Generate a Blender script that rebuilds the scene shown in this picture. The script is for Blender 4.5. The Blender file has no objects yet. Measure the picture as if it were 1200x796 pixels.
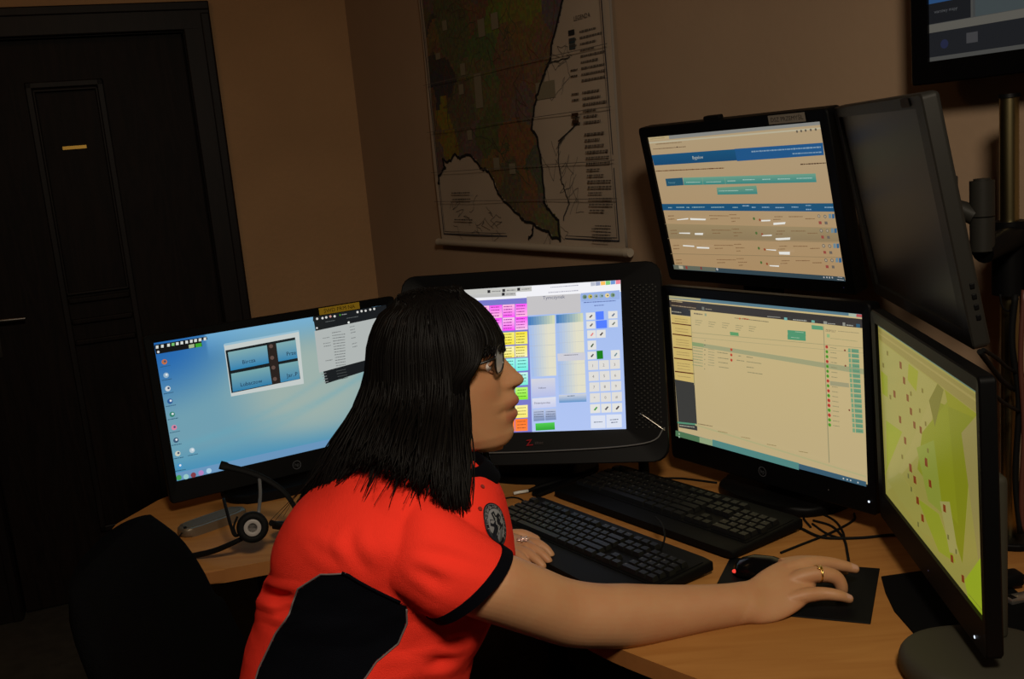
import bpy, bmesh, math, random
from mathutils import Vector, Matrix, noise
from mathutils.bvhtree import BVHTree
SC = bpy.context.scene
COL = SC.collection

# ------------------------------------------------------------------ camera
FPX, PITCH, ROLL, EYE = 1200.0, 0.180746, 0.0912915, 1.483312
cam_data = bpy.data.cameras.new('camera')
cam_data.sensor_fit = 'HORIZONTAL'; cam_data.sensor_width = 36.0
cam_data.lens = 36.0 * FPX / 1200.0
cam_data.clip_start = 0.02; cam_data.clip_end = 60
cam = bpy.data.objects.new('camera', cam_data); COL.objects.link(cam)
_w = Vector((0, math.cos(PITCH), -math.sin(PITCH)))
_d0 = Vector((0, -math.sin(PITCH), -math.cos(PITCH))); _r0 = Vector((1, 0, 0))
_rx = _r0 * math.cos(ROLL) + _d0 * math.sin(ROLL)
_dx = -_r0 * math.sin(ROLL) + _d0 * math.cos(ROLL)
m = Matrix.Identity(4)
for i in range(3):
    m[i][0] = _rx[i]; m[i][1] = -_dx[i]; m[i][2] = -_w[i]
m[2][3] = EYE
cam.matrix_world = m
SC.camera = cam

def _ray(u, v): return _rx * ((u - 600) / FPX) + _dx * ((v - 398) / FPX) + _w
def AT(u, v, y):          # the point of the room seen at pixel (u, v) at distance y into the room
    d = _ray(u, v); return Vector((0, 0, EYE)) + d * (y / d.y)
def ATZ(u, v, z):         # the same, at height z
    d = _ray(u, v); return Vector((0, 0, EYE)) + d * ((z - EYE) / d.z)

# ------------------------------------------------------------------ light and exposure
SC.view_settings.view_transform = 'Standard'
SC.view_settings.look = 'None'
SC.view_settings.exposure = 0.0
SC.view_settings.gamma = 1.0
SC.view_settings.use_curve_mapping = False
world = bpy.data.worlds.new('world'); SC.world = world; world.use_nodes = True
world.node_tree.nodes['Background'].inputs[0].default_value = (1.0, 0.72, 0.5, 1)
world.node_tree.nodes['Background'].inputs[1].default_value = 0.012

def area_light(name, loc, target, size, power, color, spread=math.pi):
    ld = bpy.data.lights.new(name, 'AREA'); ld.shape = 'DISK'; ld.size = size; ld.energy = power; ld.color = color
    ld.spread = spread
    o = bpy.data.objects.new(name, ld); COL.objects.link(o); o.location = loc
    o.rotation_euler = (Vector(target) - Vector(loc)).to_track_quat('-Z', 'Y').to_euler()
    return o
# the lamp over the dispatch desk, behind and above the camera
area_light('desk_light', (0.25, -0.1, 2.35), (-0.1, 1.45, 0.85), 0.35, 10.6, (1.0, 0.86, 0.68), math.radians(110))
# a weaker warm lamp of the room, up at the left
area_light('room_light', (-1.3, 2.0, 2.65), (-1.0, 3.0, 1.6), 0.5, 1.6, (1.0, 0.55, 0.25))

# ------------------------------------------------------------------ helpers
def lin(c):
    c = c / 255.0
    return c / 12.92 if c <= 0.04045 else ((c + 0.055) / 1.055) ** 2.4
def rgb(c): return (lin(c[0]), lin(c[1]), lin(c[2]), 1.0)

MATS = {}
def mat(name, color, rough=0.5, metal=0.0, bump=0.0, bscale=200.0, spec=0.5, var=0.0, vscale=8.0, stretch=None, coat=0.0, attr=None, sheen=0.0):
    if name in MATS: return MATS[name]
    m = bpy.data.materials.new(name); m.use_nodes = True; nt = m.node_tree; b = nt.nodes['Principled BSDF']
    b.inputs['Base Color'].default_value = (*color[:3], 1); b.inputs['Roughness'].default_value = rough
    b.inputs['Metallic'].default_value = metal; b.inputs['Specular IOR Level'].default_value = spec
    b.inputs['Coat Weight'].default_value = coat; b.inputs['Sheen Weight'].default_value = sheen
    tc = nt.nodes.new('ShaderNodeTexCoord'); mp = nt.nodes.new('ShaderNodeMapping'); nt.links.new(tc.outputs['Object'], mp.inputs['Vector'])
    if stretch: mp.inputs['Scale'].default_value = stretch
    src = None
    if attr:
        at = nt.nodes.new('ShaderNodeAttribute'); at.attribute_name = attr; src = at.outputs['Color']
        nt.links.new(src, b.inputs['Base Color'])
    if var > 0:
        n = nt.nodes.new('ShaderNodeTexNoise'); n.inputs['Scale'].default_value = vscale; n.inputs['Detail'].default_value = 5
        nt.links.new(mp.outputs['Vector'], n.inputs['Vector'])
        mx = nt.nodes.new('ShaderNodeMix'); mx.data_type = 'RGBA'; mx.blend_type = 'MULTIPLY'
        mx.inputs[0].default_value = 1.0
        cr = nt.nodes.new('ShaderNodeValToRGB'); cr.color_ramp.elements[0].position = 0.3; cr.color_ramp.elements[1].position = 0.7
        cr.color_ramp.elements[0].color = (1 - var, 1 - var, 1 - var, 1); cr.color_ramp.elements[1].color = (1, 1, 1, 1)
        nt.links.new(n.outputs['Fac'], cr.inputs['Fac'])
        if src: nt.links.new(src, mx.inputs[6])
        else: mx.inputs[6].default_value = (*color[:3], 1)
        nt.links.new(cr.outputs['Color'], mx.inputs[7]); nt.links.new(mx.outputs[2], b.inputs['Base Color'])
    if bump > 0:
        n = nt.nodes.new('ShaderNodeTexNoise'); n.inputs['Scale'].default_value = bscale; n.inputs['Detail'].default_value = 4
        nt.links.new(mp.outputs['Vector'], n.inputs['Vector'])
        bp = nt.nodes.new('ShaderNodeBump'); bp.inputs['Strength'].default_value = bump; bp.inputs['Distance'].default_value = 0.01
        nt.links.new(n.outputs['Fac'], bp.inputs['Height']); nt.links.new(bp.outputs['Normal'], b.inputs['Normal'])
    MATS[name] = m; return m

def wood(name, c1, c2, scale, stretch, rough=0.45, dist=4.0, spec=0.3):
    m = bpy.data.materials.new(name); m.use_nodes = True; nt = m.node_tree; b = nt.nodes['Principled BSDF']
    tc = nt.nodes.new('ShaderNodeTexCoord'); mp = nt.nodes.new('ShaderNodeMapping'); mp.inputs['Scale'].default_value = stretch
    n = nt.nodes.new('ShaderNodeTexNoise'); n.inputs['Scale'].default_value = scale; n.inputs['Detail'].default_value = 8; n.inputs['Distortion'].default_value = dist
    cr = nt.nodes.new('ShaderNodeValToRGB'); cr.color_ramp.elements[0].position = 0.35; cr.color_ramp.elements[1].position = 0.68
    cr.color_ramp.elements[0].color = (*c1, 1); cr.color_ramp.elements[1].color = (*c2, 1)
    nt.links.new(tc.outputs['Object'], mp.inputs['Vector']); nt.links.new(mp.outputs['Vector'], n.inputs['Vector'])
    nt.links.new(n.outputs['Fac'], cr.inputs['Fac']); nt.links.new(cr.outputs['Color'], b.inputs['Base Color'])
    bp = nt.nodes.new('ShaderNodeBump'); bp.inputs['Strength'].default_value = 0.08; bp.inputs['Distance'].default_value = 0.002
    nt.links.new(n.outputs['Fac'], bp.inputs['Height']); nt.links.new(bp.outputs['Normal'], b.inputs['Normal'])
    b.inputs['Roughness'].default_value = rough; b.inputs['Specular IOR Level'].default_value = spec
    return m

def emis(name, attr=None, color=(1, 1, 1), strength=1.0, rough=0.25):
    m = bpy.data.materials.new(name); m.use_nodes = True; nt = m.node_tree; b = nt.nodes['Principled BSDF']
    b.inputs['Base Color'].default_value = (0.01, 0.01, 0.01, 1); b.inputs['Roughness'].default_value = rough
    b.inputs['Specular IOR Level'].default_value = 0.2
    b.inputs['Emission Strength'].default_value = strength
    if attr:
        at = nt.nodes.new('ShaderNodeAttribute'); at.attribute_name = attr
        nt.links.new(at.outputs['Color'], b.inputs['Emission Color'])
    else: b.inputs['Emission Color'].default_value = (*color, 1)
    return m

def link(name, me, parent=None, material=None, smooth=True):
    o = bpy.data.objects.new(name, me); COL.objects.link(o)
    if material is not None:
        for mm in (material if isinstance(material, (list, tuple)) else [material]): me.materials.append(mm)
    if smooth:
        for p in me.polygons: p.use_smooth = True
    if parent is not None: o.parent = parent
    return o
def obj(name, bm, material=None, parent=None, smooth=False, autosmooth=None):
    bmesh.ops.recalc_face_normals(bm, faces=bm.faces)
    me = bpy.data.meshes.new(name); bm.to_mesh(me); bm.free()
    o = link(name, me, parent, material, smooth)
    if autosmooth is not None:
        for p in me.polygons: p.use_smooth = True
        me.set_sharp_from_angle(angle=math.radians(autosmooth))
    return o
def tag(o, label, cat, group=None):
    o['label'] = label; o['category'] = cat
    if group: o['group'] = group
    return o
def empty(name, loc, rz=0.0, label=None, cat=None, group=None):
    o = bpy.data.objects.new(name, None); COL.objects.link(o); o.empty_display_size = 0.05
    o.location = loc; o.rotation_euler = (0, 0, rz)
    if label: tag(o, label, cat, group)
    return o
def struct(o): o['kind'] = 'structure'; return o

def box(bm, cx, cy, cz, sx, sy, sz, M=None, bev=0.0, seg=2, mi=0):
    r = bmesh.ops.create_cube(bm, size=1.0); vs = r['verts']
    for v in vs: v.co = Vector((cx + v.co.x * sx, cy + v.co.y * sy, cz + v.co.z * sz))
    fs = set(f for v in vs for f in v.link_faces)
    for f in fs: f.material_index = mi
    if bev > 0:
        es = list(set(e for v in vs for e in v.link_edges))
        rr = bmesh.ops.bevel(bm, geom=es, offset=bev, segments=seg, affect='EDGES', profile=0.5)
        vs = list(set(v for f in rr['faces'] for v in f.verts) | set(v for v in vs if v.is_valid))
        for f in rr['faces']: f.material_index = mi
    if M is not None:
        for v in vs: v.co = M @ v.co
    return vs
def cyl(bm, p0, p1, r0, r1=None, seg=20, cap=True, mi=0):
    p0 = Vector(p0); p1 = Vector(p1); r1 = r0 if r1 is None else r1
    d = (p1 - p0).normalized(); a = d.orthogonal().normalized(); b = d.cross(a)
    A = []; B = []
    for i in range(seg):
        t = 2 * math.pi * i / seg; n = a * math.cos(t) + b * math.sin(t)
        A.append(bm.verts.new(p0 + n * r0)); B.append(bm.verts.new(p1 + n * r1))
    for i in range(seg):
        f = bm.faces.new((A[i], A[(i + 1) % seg], B[(i + 1) % seg], B[i])); f.material_index = mi
    if cap:
        bm.faces.new(A[::-1]).material_index = mi; bm.faces.new(B).material_index = mi
def crom(P, n):
    P = [Vector(p) for p in P]; out = []
    Q = [P[0] * 2 - P[1]] + P + [P[-1] * 2 - P[-2]]
    for i in range(1, len(Q) - 2):
        for k in range(n):
            t = k / n; a, b, c, d = Q[i - 1], Q[i], Q[i + 1], Q[i + 2]
            out.append(0.5 * ((2 * b) + (c - a) * t + (2 * a - 5 * b + 4 * c - d) * t * t + (3 * b - a - 3 * c + d) * t ** 3))
    out.append(P[-1]); return out
def tube(bm, pts, r, seg=8, closed=False, flat=1.0, mi=0):
    pts = [Vector(p) for p in pts]; n = len(pts)
    rr = r if callable(r) else (lambda t: r)
    rings = []; prev = None
    for i, p in enumerate(pts):
        if closed: d = (pts[(i + 1) % n] - pts[i - 1]).normalized()
        else: d = (pts[min(i + 1, n - 1)] - pts[max(i - 1, 0)]).normalized()
        a = d.orthogonal().normalized() if prev is None else (prev - d * prev.dot(d)).normalized()
        prev = a; b = d.cross(a); rad = rr(i / max(1, n - 1))
        rings.append([bm.verts.new(p + (a * math.cos(2 * math.pi * k / seg) + b * flat * math.sin(2 * math.pi * k / seg)) * rad) for k in range(seg)])
    m_ = n if closed else n - 1
    for i in range(m_):
        A = rings[i]; B = rings[(i + 1) % n]
        for k in range(seg):
            f = bm.faces.new((A[k], A[(k + 1) % seg], B[(k + 1) % seg], B[k])); f.material_index = mi; f.smooth = True
    if not closed:
        bm.faces.new(rings[0][::-1]).material_index = mi; bm.faces.new(rings[-1]).material_index = mi
def lathe(bm, prof, M=None, seg=32, mi=0):
    rings = []
    for (r, z) in prof:
        rings.append([bm.verts.new(Vector((max(r, 1e-5) * math.cos(2 * math.pi * k / seg), max(r, 1e-5) * math.sin(2 * math.pi * k / seg), z))) for k in range(seg)])
    for A, B in zip(rings, rings[1:]):
        for k in range(seg):
            f = bm.faces.new((A[k], A[(k + 1) % seg], B[(k + 1) % seg], B[k])); f.material_index = mi; f.smooth = True
    bm.faces.new(rings[0][::-1]).material_index = mi; bm.faces.new(rings[-1]).material_index = mi
    if M is not None:
        for R in rings:
            for v in R: v.co = M @ v.co
def prism(bm, poly, z0, z1, bev=0.0, seg=2, mi=0):
    a = [bm.verts.new((p[0], p[1], z0)) for p in poly]; b = [bm.verts.new((p[0], p[1], z1)) for p in poly]
    fs = [bm.faces.new(a[::-1]), bm.faces.new(b)]
    n = len(poly)
    for i in range(n): fs.append(bm.faces.new((a[i], a[(i + 1) % n], b[(i + 1) % n], b[i])))
    for f in fs: f.material_index = mi
    if bev > 0:
        es = [e for f in fs[:2] for e in f.edges]
        bmesh.ops.bevel(bm, geom=list(set(es)), offset=bev, segments=seg, affect='EDGES', profile=0.5)
def loft(bm, rings):
    """rings: lists of points, all the same length; closed rings, capped ends"""
    R = [[bm.verts.new(Vector(p)) for p in ring] for ring in rings]
    n = len(R[0])
    for A, B in zip(R, R[1:]):
        for k in range(n): bm.faces.new((A[k], A[(k + 1) % n], B[(k + 1) % n], B[k]))
    bm.faces.new(R[0][::-1]); bm.faces.new(R[-1])
def ell_ring(c, a, b, n=32, e=2.0):
    out = []
    for k in range(n):
        t = 2 * math.pi * k / n; ct, st = math.cos(t), math.sin(t)
        out.append(Vector(c) + Vector(a) * math.copysign(abs(ct) ** (2 / e), ct) + Vector(b) * math.copysign(abs(st) ** (2 / e), st))
    return out
def interp_rings(rows, sub):
    """catmull-rom between rows of points"""
    cols = [crom([r[k] for r in rows], sub) for k in range(len(rows[0]))]
    return [[c[i] for c in cols] for i in range(len(cols[0]))]
def rot_ellipsoid(bm, c, M3, r, seg=20, rings=12):
    R = []
    c = Vector(c)
    for i in range(1, rings):
        ph = math.pi * i / rings
        R.append([c + M3 @ Vector((r[0] * math.sin(ph) * math.cos(2 * math.pi * k / seg), r[1] * math.sin(ph) * math.sin(2 * math.pi * k / seg), r[2] * math.cos(ph))) for k in range(seg)])
    loft(bm, R)
def fuse(bm, voxel, smooth=6, factor=0.5):
    """union of closed shells into one smooth continuous surface"""
    bmesh.ops.recalc_face_normals(bm, faces=bm.faces)
    me = bpy.data.meshes.new('tmp'); bm.to_mesh(me); bm.free()
    o = bpy.data.objects.new('tmp', me); COL.objects.link(o)
    md = o.modifiers.new('r', 'REMESH'); md.mode = 'VOXEL'; md.voxel_size = voxel; md.adaptivity = 0
    sm = o.modifiers.new('s', 'SMOOTH'); sm.iterations = smooth; sm.factor = factor
    dg = bpy.context.evaluated_depsgraph_get(); dg.update()
    out = bpy.data.meshes.new_from_object(o.evaluated_get(dg), depsgraph=dg)
    bpy.data.objects.remove(o); bpy.data.meshes.remove(me)
    return out
def set_cols(me, fn, name='tint'):
    ca = me.color_attributes.new(name, 'FLOAT_COLOR', 'POINT')
    buf = []
    for v in me.vertices: buf.extend(fn(v.co, v.normal))
    ca.data.foreach_set('color', buf)
def in_poly(p, poly):
    x, y = p; c = False; n = len(poly); j = n - 1
    for i in range(n):
        xi, yi = poly[i]; xj, yj = poly[j]
        if (yi > y) != (yj > y) and x < (xj - xi) * (y - yi) / (yj - yi) + xi: c = not c
        j = i
    return c
def seg_dist(p, poly, closed=True):
    best = 1e9; n = len(poly)
    for i in range(n if closed else n - 1):
        a = poly[i]; b = poly[(i + 1) % n]
        dx, dy = b[0] - a[0], b[1] - a[1]; L = dx * dx + dy * dy + 1e-12
        t = max(0, min(1, ((p[0] - a[0]) * dx + (p[1] - a[1]) * dy) / L))
        best = min(best, math.hypot(p[0] - a[0] - dx * t, p[1] - a[1] - dy * t))
    return best

_txt = {}
def text_polys(s):
    """flat outline of a word, height 1 = capital height; returns (verts, faces, width)"""
    if s in _txt: return _txt[s]
    cu = bpy.data.curves.new('t', 'FONT'); cu.body = s; cu.size = 1.0; cu.resolution_u = 2
    o = bpy.data.objects.new('t', cu); COL.objects.link(o)
    dg = bpy.context.evaluated_depsgraph_get(); dg.update()
    me = bpy.data.meshes.new_from_object(o.evaluated_get(dg), depsgraph=dg)
    k = 1 / 0.69
    vs = [(v.co.x * k, v.co.y * k) for v in me.vertices]; fs = [list(p.vertices) for p in me.polygons]
    bpy.data.objects.remove(o); bpy.data.curves.remove(cu); bpy.data.meshes.remove(me)
    w = max([v[0] for v in vs] or [0]); _txt[s] = (vs, fs, w); return _txt[s]

class Flat:
    """coloured flat marks laid on a plane: u to the right, v downwards, both 0..1 over w x h metres; local x right, z up, facing -y"""
    def __init__(s, w, h, step=0.00001): s.w, s.h, s.v, s.f, s.c, s.l, s.step = w, h, [], [], [], 0, step
    def P(s, u, v): return (u * s.w, -s.l * s.step, -v * s.h)
    def poly(s, pts, c, cs=None):
        s.l += 1; b = len(s.v); s.v += [s.P(*p) for p in pts]; s.f.append(list(range(b, b + len(pts))))
        s.c.append(cs if cs else [rgb(c)] * len(pts))
    def rect(s, u0, v0, u1, v1, c, c2=None):
        s.poly([(u0, v0), (u1, v0), (u1, v1), (u0, v1)], c, [rgb(c), rgb(c), rgb(c2 or c), rgb(c2 or c)])
    def text(s, u, v, hh, t, c, center=False):
        vs, fs, w = text_polys(t); s.l += 1; b = len(s.v); k = hh * s.h
        off = -w * k / 2 / s.w if center else 0
        for (x, y) in vs: s.v.append(s.P(u + off + x * k / s.w, v - y * k / s.h))
        for f in fs: s.f.append([b + i for i in f]); s.c.append([rgb(c)] * len(f))
    def circ(s, u, v, r, c, n=14):
        s.poly([(u + r * s.h / s.w * math.cos(2 * math.pi * k / n), v + r * math.sin(2 * math.pi * k / n)) for k in range(n)], c)
    def dash(s, u0, v0, u1, v1, hh, c, rnd=random.Random(5)):
        L = abs(u1 - u0)
        if hh < 0.004 and L > 0.3: s.poly([(u0, v0 - hh / 2), (u1, v1 - hh / 2), (u1, v1 + hh / 2), (u0, v0 + hh / 2)], c); return
        u = u0; dv = (v1 - v0) / (u1 - u0) if u1 != u0 else 0
        while u < u1:
            w = rnd.uniform(0.6, 2.2) * hh * s.h / s.w * 1.3
            e = min(u + w, u1); a = v0 + (u - u0) * dv; b = v0 + (e - u0) * dv
            q = hh * rnd.uniform(0.35, 0.5)
            s.poly([(u, a - q), (e, b - q), (e, b + q), (u, a + q)], c); u = e + hh * s.h / s.w * 0.35
    def run(s, els):
        for e in els:
            k = e[0]
            if k == 'r': s.rect(*e[1:])
            elif k == 'q':
                c = e[2]; c2 = e[3] if len(e) > 3 else c
                s.poly(e[1], c, [rgb(c), rgb(c), rgb(c2), rgb(c2)] if len(e[1]) == 4 else None)
            elif k == 't': s.text(*e[1:])
            elif k == 'd': s.dash(*e[1:])
            elif k == 'c': s.circ(*e[1:])
    def mesh(s, name):
        me = bpy.data.meshes.new(name); me.from_pydata(s.v, [], s.f)
        ca = me.color_attributes.new('tint', 'FLOAT_COLOR', 'CORNER')
        buf = []
        for c in s.c:
            for q in c: buf.extend(q)
        ca.data.foreach_set('color', buf); return me

UI = {
 'A': [
  ('q',[(0.003,0.015),(0.208,0.017),(0.210,0.038),(0.004,0.032)],(14,16,18)),
  ('q',[(0.002,0.026),(0.185,0.030),(0.185,0.082),(0.004,0.082)],(14,16,18)),
  ('q',[(0.008,0.022),(0.018,0.023),(0.016,0.044),(0.006,0.043)],(215,220,215)),
  ('q',[(0.028,0.022),(0.038,0.023),(0.036,0.044),(0.026,0.042)],(215,220,215)),
  ('q',[(0.052,0.022),(0.062,0.023),(0.060,0.044),(0.050,0.042)],(215,220,215)),
  ('q',[(0.069,0.022),(0.080,0.023),(0.078,0.044),(0.067,0.042)],(120,190,110)),
  ('q',[(0.086,0.022),(0.096,0.023),(0.095,0.043),(0.084,0.042)],(215,220,215)),
  ('q',[(0.104,0.021),(0.114,0.023),(0.113,0.043),(0.102,0.042)],(215,220,215)),
  ('q',[(0.123,0.021),(0.133,0.023),(0.132,0.043),(0.121,0.042)],(215,220,215)),
  ('q',[(0.141,0.021),(0.152,0.022),(0.150,0.043),(0.139,0.042)],(215,220,215)),
  ('q',[(0.158,0.021),(0.169,0.022),(0.167,0.043),(0.156,0.042)],(215,220,215)),
  ('q',[(0.176,0.021),(0.187,0.022),(0.185,0.043),(0.174,0.042)],(215,220,215)),
  ('q',[(0.196,0.021),(0.206,0.022),(0.204,0.043),(0.194,0.042)],(215,220,215)),
  ('q',[(0.133,0.055),(0.155,0.054),(0.154,0.079),(0.132,0.08)],(165,185,140)),
  ('q',[(0.159,0.055),(0.184,0.055),(0.183,0.082),(0.159,0.082)],(60,165,40)),
  ('c',0.013,0.068,0.009,(210,210,210)),
  ('q',[(0.271,0.095),(0.591,0.085),(0.578,0.489),(0.267,0.478)],(198,206,204)),
  ('q',[(0.273,0.089),(0.591,0.082),(0.592,0.095),(0.274,0.105)],(150,190,210)),
  ('q',[(0.274,0.139),(0.570,0.131),(0.566,0.448),(0.271,0.454)],(18,26,30)),
  ('q',[(0.282,0.155),(0.446,0.153),(0.443,0.287),(0.282,0.292)],(128,172,176),(45,130,178)),
  ('q',[(0.281,0.314),(0.443,0.312),(0.443,0.445),(0.277,0.448)],(120,168,172),(45,125,170)),
  ('q',[(0.486,0.152),(0.571,0.150),(0.568,0.288),(0.484,0.289)],(128,172,176),(50,130,175)),
  ('q',[(0.484,0.31),(0.568,0.31),(0.564,0.447),(0.480,0.446)],(120,168,172),(55,130,172)),
  ('q',[(0.450,0.150),(0.485,0.149),(0.478,0.448),(0.443,0.449)],(38,30,28)),
  ('c',0.463,0.166,0.015,(95,75,68)),
  ('c',0.460,0.252,0.015,(95,75,68)),
  ('c',0.459,0.326,0.015,(95,75,68)),
  ('c',0.458,0.412,0.015,(95,75,68)),
  ('t',0.333,0.259,0.028,'Bircza',(12,35,70)),
  ('t',0.311,0.420,0.028,'Lubaczow',(12,35,70)),
  ('t',0.522,0.258,0.029,'Prze',(12,30,60)),
  ('t',0.510,0.419,0.029,'Jar..P',(12,30,60)),
  ('q',[(0.661,0.000),(0.996,-0.008),(0.997,-0.006),(0.658,0.036)],(22,26,28)),
  ('q',[(0.661,0.008),(1.039,-0.000),(1.068,0.443),(0.673,0.522)],(22,26,30)),
  ('q',[(0.658,0.110),(1.023,0.086),(1.044,0.380),(0.652,0.428)],(178,184,182)),
  ('c',0.678,0.021,0.009,(215,215,210)),
  ('c',0.702,0.023,0.009,(215,215,210)),
  ('c',0.719,0.022,0.009,(215,215,210)),
  ('c',0.738,0.020,0.009,(200,150,140)),
  ('c',0.757,0.024,0.009,(215,215,210)),
  ('c',0.863,0.021,0.009,(215,215,210)),
  ('c',0.882,0.019,0.009,(215,215,210)),
  ('c',0.901,0.021,0.009,(215,215,210)),
  ('c',0.923,0.018,0.009,(215,215,210)),
  ('c',0.942,0.018,0.009,(215,215,210)),
  ('c',0.816,0.089,0.009,(225,230,225)),
  ('c',0.671,0.090,0.008,(200,200,200)),
  ('r',0.779,0.015,0.785,0.027,(60,150,40)),
  ('d',0.790,0.021,0.812,0.022,0.006,(150,150,150)),
  ('d',0.712,0.055,0.756,0.055,0.006,(90,95,95)),
  ('d',0.809,0.055,0.863,0.055,0.006,(90,95,95)),
  ('d',0.734,0.146,0.776,0.146,0.007,(118,122,122)),
  ('d',0.733,0.167,0.792,0.172,0.007,(118,122,122)),
  ('d',0.733,0.188,0.790,0.193,0.007,(118,122,122)),
  ('d',0.733,0.21,0.788,0.214,0.007,(118,122,122)),
  ('d',0.732,0.231,0.787,0.235,0.007,(118,122,122)),
  ('d',0.732,0.252,0.785,0.256,0.007,(118,122,122)),
  ('d',0.732,0.273,0.783,0.277,0.007,(118,122,122)),
  ('d',0.731,0.295,0.782,0.298,0.007,(118,122,122)),
  ('d',0.731,0.316,0.780,0.319,0.007,(118,122,122)),
  ('d',0.731,0.337,0.779,0.340,0.007,(118,122,122)),
  ('d',0.730,0.359,0.777,0.361,0.007,(118,122,122)),
  ('d',0.730,0.380,0.775,0.382,0.007,(118,122,122)),
  ('d',0.730,0.401,0.774,0.403,0.007,(118,122,122)),
  ('d',0.688,0.175,0.719,0.175,0.007,(125,130,130)),
  ('d',0.688,0.216,0.721,0.217,0.007,(125,130,130)),
  ('d',0.688,0.237,0.721,0.238,0.007,(125,130,130)),
  ('d',0.686,0.348,0.718,0.349,0.007,(125,130,130)),
  ('d',0.816,0.125,0.839,0.123,0.007,(125,130,130)),
  ('d',0.817,0.149,0.839,0.147,0.007,(125,130,130)),
  ('d',0.817,0.171,0.840,0.168,0.007,(125,130,130)),
  ('d',0.816,0.213,0.838,0.211,0.007,(125,130,130)),
  ('d',0.816,0.257,0.839,0.254,0.007,(125,130,130)),
  ('d',0.816,0.282,0.839,0.279,0.007,(125,130,130)),
  ('d',0.661,0.442,0.681,0.442,0.007,(140,142,142)),
  ('d',0.727,0.442,0.771,0.441,0.006,(70,74,74)),
  ('d',0.662,0.464,0.682,0.464,0.007,(140,142,142)),
  ('d',0.728,0.463,0.773,0.463,0.006,(70,74,74)),
  ('d',0.664,0.485,0.684,0.485,0.007,(140,142,142)),
  ('d',0.730,0.485,0.775,0.485,0.006,(70,74,74)),
  ('d',0.666,0.507,0.685,0.507,0.007,(140,142,142)),
  ('d',0.732,0.507,0.776,0.507,0.006,(70,74,74)),
  ('c',0.029,0.144,0.019,(190,110,70)),
  ('c',0.031,0.141,0.008,(60,80,110)),
  ('d',0.01,0.176,0.049,0.175,0.005,(40,80,110)),
  ('c',0.027,0.239,0.019,(150,180,200)),
  ('c',0.029,0.236,0.008,(225,230,235)),
  ('d',0.007,0.271,0.047,0.271,0.006,(40,80,110)),
  ('c',0.025,0.335,0.019,(200,210,215)),
  ('c',0.028,0.332,0.008,(60,80,110)),
  ('d',0.006,0.367,0.045,0.367,0.006,(40,80,110)),
  ('c',0.025,0.426,0.019,(40,90,150)),
  ('c',0.028,0.423,0.008,(225,230,235)),
  ('d',0.006,0.458,0.045,0.459,0.006,(40,80,110)),
  ('c',0.025,0.521,0.019,(50,130,110)),
  ('c',0.027,0.518,0.008,(225,230,235)),
  ('d',0.005,0.553,0.045,0.554,0.006,(40,80,110)),
  ('c',0.024,0.616,0.019,(215,130,160)),
  ('c',0.026,0.613,0.008,(60,80,110)),
  ('d',0.004,0.648,0.044,0.649,0.006,(40,80,110)),
  ('c',0.023,0.708,0.019,(60,90,120)),
  ('c',0.025,0.705,0.008,(225,230,235)),
  ('d',0.003,0.739,0.043,0.741,0.006,(40,80,110)),
  ('c',0.021,0.805,0.019,(200,205,190)),
  ('c',0.024,0.802,0.008,(60,80,110)),
  ('d',0.002,0.836,0.042,0.839,0.006,(40,80,110)),
  ('c',0.078,0.804,0.019,(185,205,215)),
  ('c',0.080,0.801,0.008,(225,230,235)),
  ('d',0.058,0.836,0.098,0.838,0.006,(40,80,110)),
  ('c',0.021,0.895,0.019,(70,150,200)),
  ('c',0.023,0.892,0.008,(225,230,235)),
  ('d',0.001,0.926,0.041,0.929,0.006,(40,80,110)),
  ('q',[(-0.008,0.939),(0.867,0.951),(0.879,1.010),(-0.007,0.996)],(105,150,190)),
  ('c',0.010,0.977,0.019,(70,160,90)),
  ('c',0.038,0.982,0.019,(150,200,200)),
  ('c',0.067,0.982,0.019,(130,60,70)),
  ('c',0.098,0.979,0.019,(180,130,190)),
  ('c',0.130,0.977,0.019,(170,205,225)),
 ],
 'B': [
  ('q',[(-0.003,-0.001),(1.003,-0.001),(1.002,0.080),(0.000,0.083)],(240,240,245)),
  ('q',[(0.009,-0.003),(0.541,0.004),(0.541,0.038),(0.008,0.034)],(195,195,190)),
  ('q',[(0.008,0.034),(0.457,0.038),(0.458,0.064),(0.008,0.057)],(190,190,188)),
  ('r',0.465,0.009,0.480,0.029,(40,40,45)),
  ('d',0.488,0.021,0.533,0.021,0.008,(130,130,130)),
  ('r',0.386,0.011,0.401,0.031,(40,40,45)),
  ('d',0.409,0.022,0.455,0.023,0.008,(130,130,130)),
  ('r',0.307,0.012,0.322,0.032,(40,40,45)),
  ('d',0.330,0.023,0.376,0.024,0.008,(130,130,130)),
  ('r',0.383,0.037,0.398,0.057,(40,40,45)),
  ('d',0.406,0.049,0.452,0.049,0.008,(130,130,130)),
  ('d',0.639,0.020,0.783,0.017,0.007,(170,170,185)),
  ('d',0.628,0.055,0.782,0.053,0.007,(170,170,185)),
  ('q',[(0.847,0.003),(0.871,0.003),(0.871,0.027),(0.848,0.029)],(185,190,205)),
  ('q',[(0.873,0.002),(0.896,0.002),(0.896,0.027),(0.873,0.029)],(150,160,190)),
  ('q',[(0.898,0.002),(0.922,0.002),(0.922,0.026),(0.899,0.028)],(250,190,90)),
  ('q',[(0.924,0.001),(0.947,0.001),(0.947,0.026),(0.924,0.028)],(120,200,120)),
  ('q',[(0.949,0.001),(0.973,0.001),(0.972,0.025),(0.949,0.027)],(110,150,210)),
  ('q',[(0.975,0.000),(0.998,0.000),(0.998,0.025),(0.975,0.027)],(235,130,150)),
  ('q',[(0.008,0.080),(0.519,0.082),(0.522,1.0),(0.004,1.012)],(120,120,200)),
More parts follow.
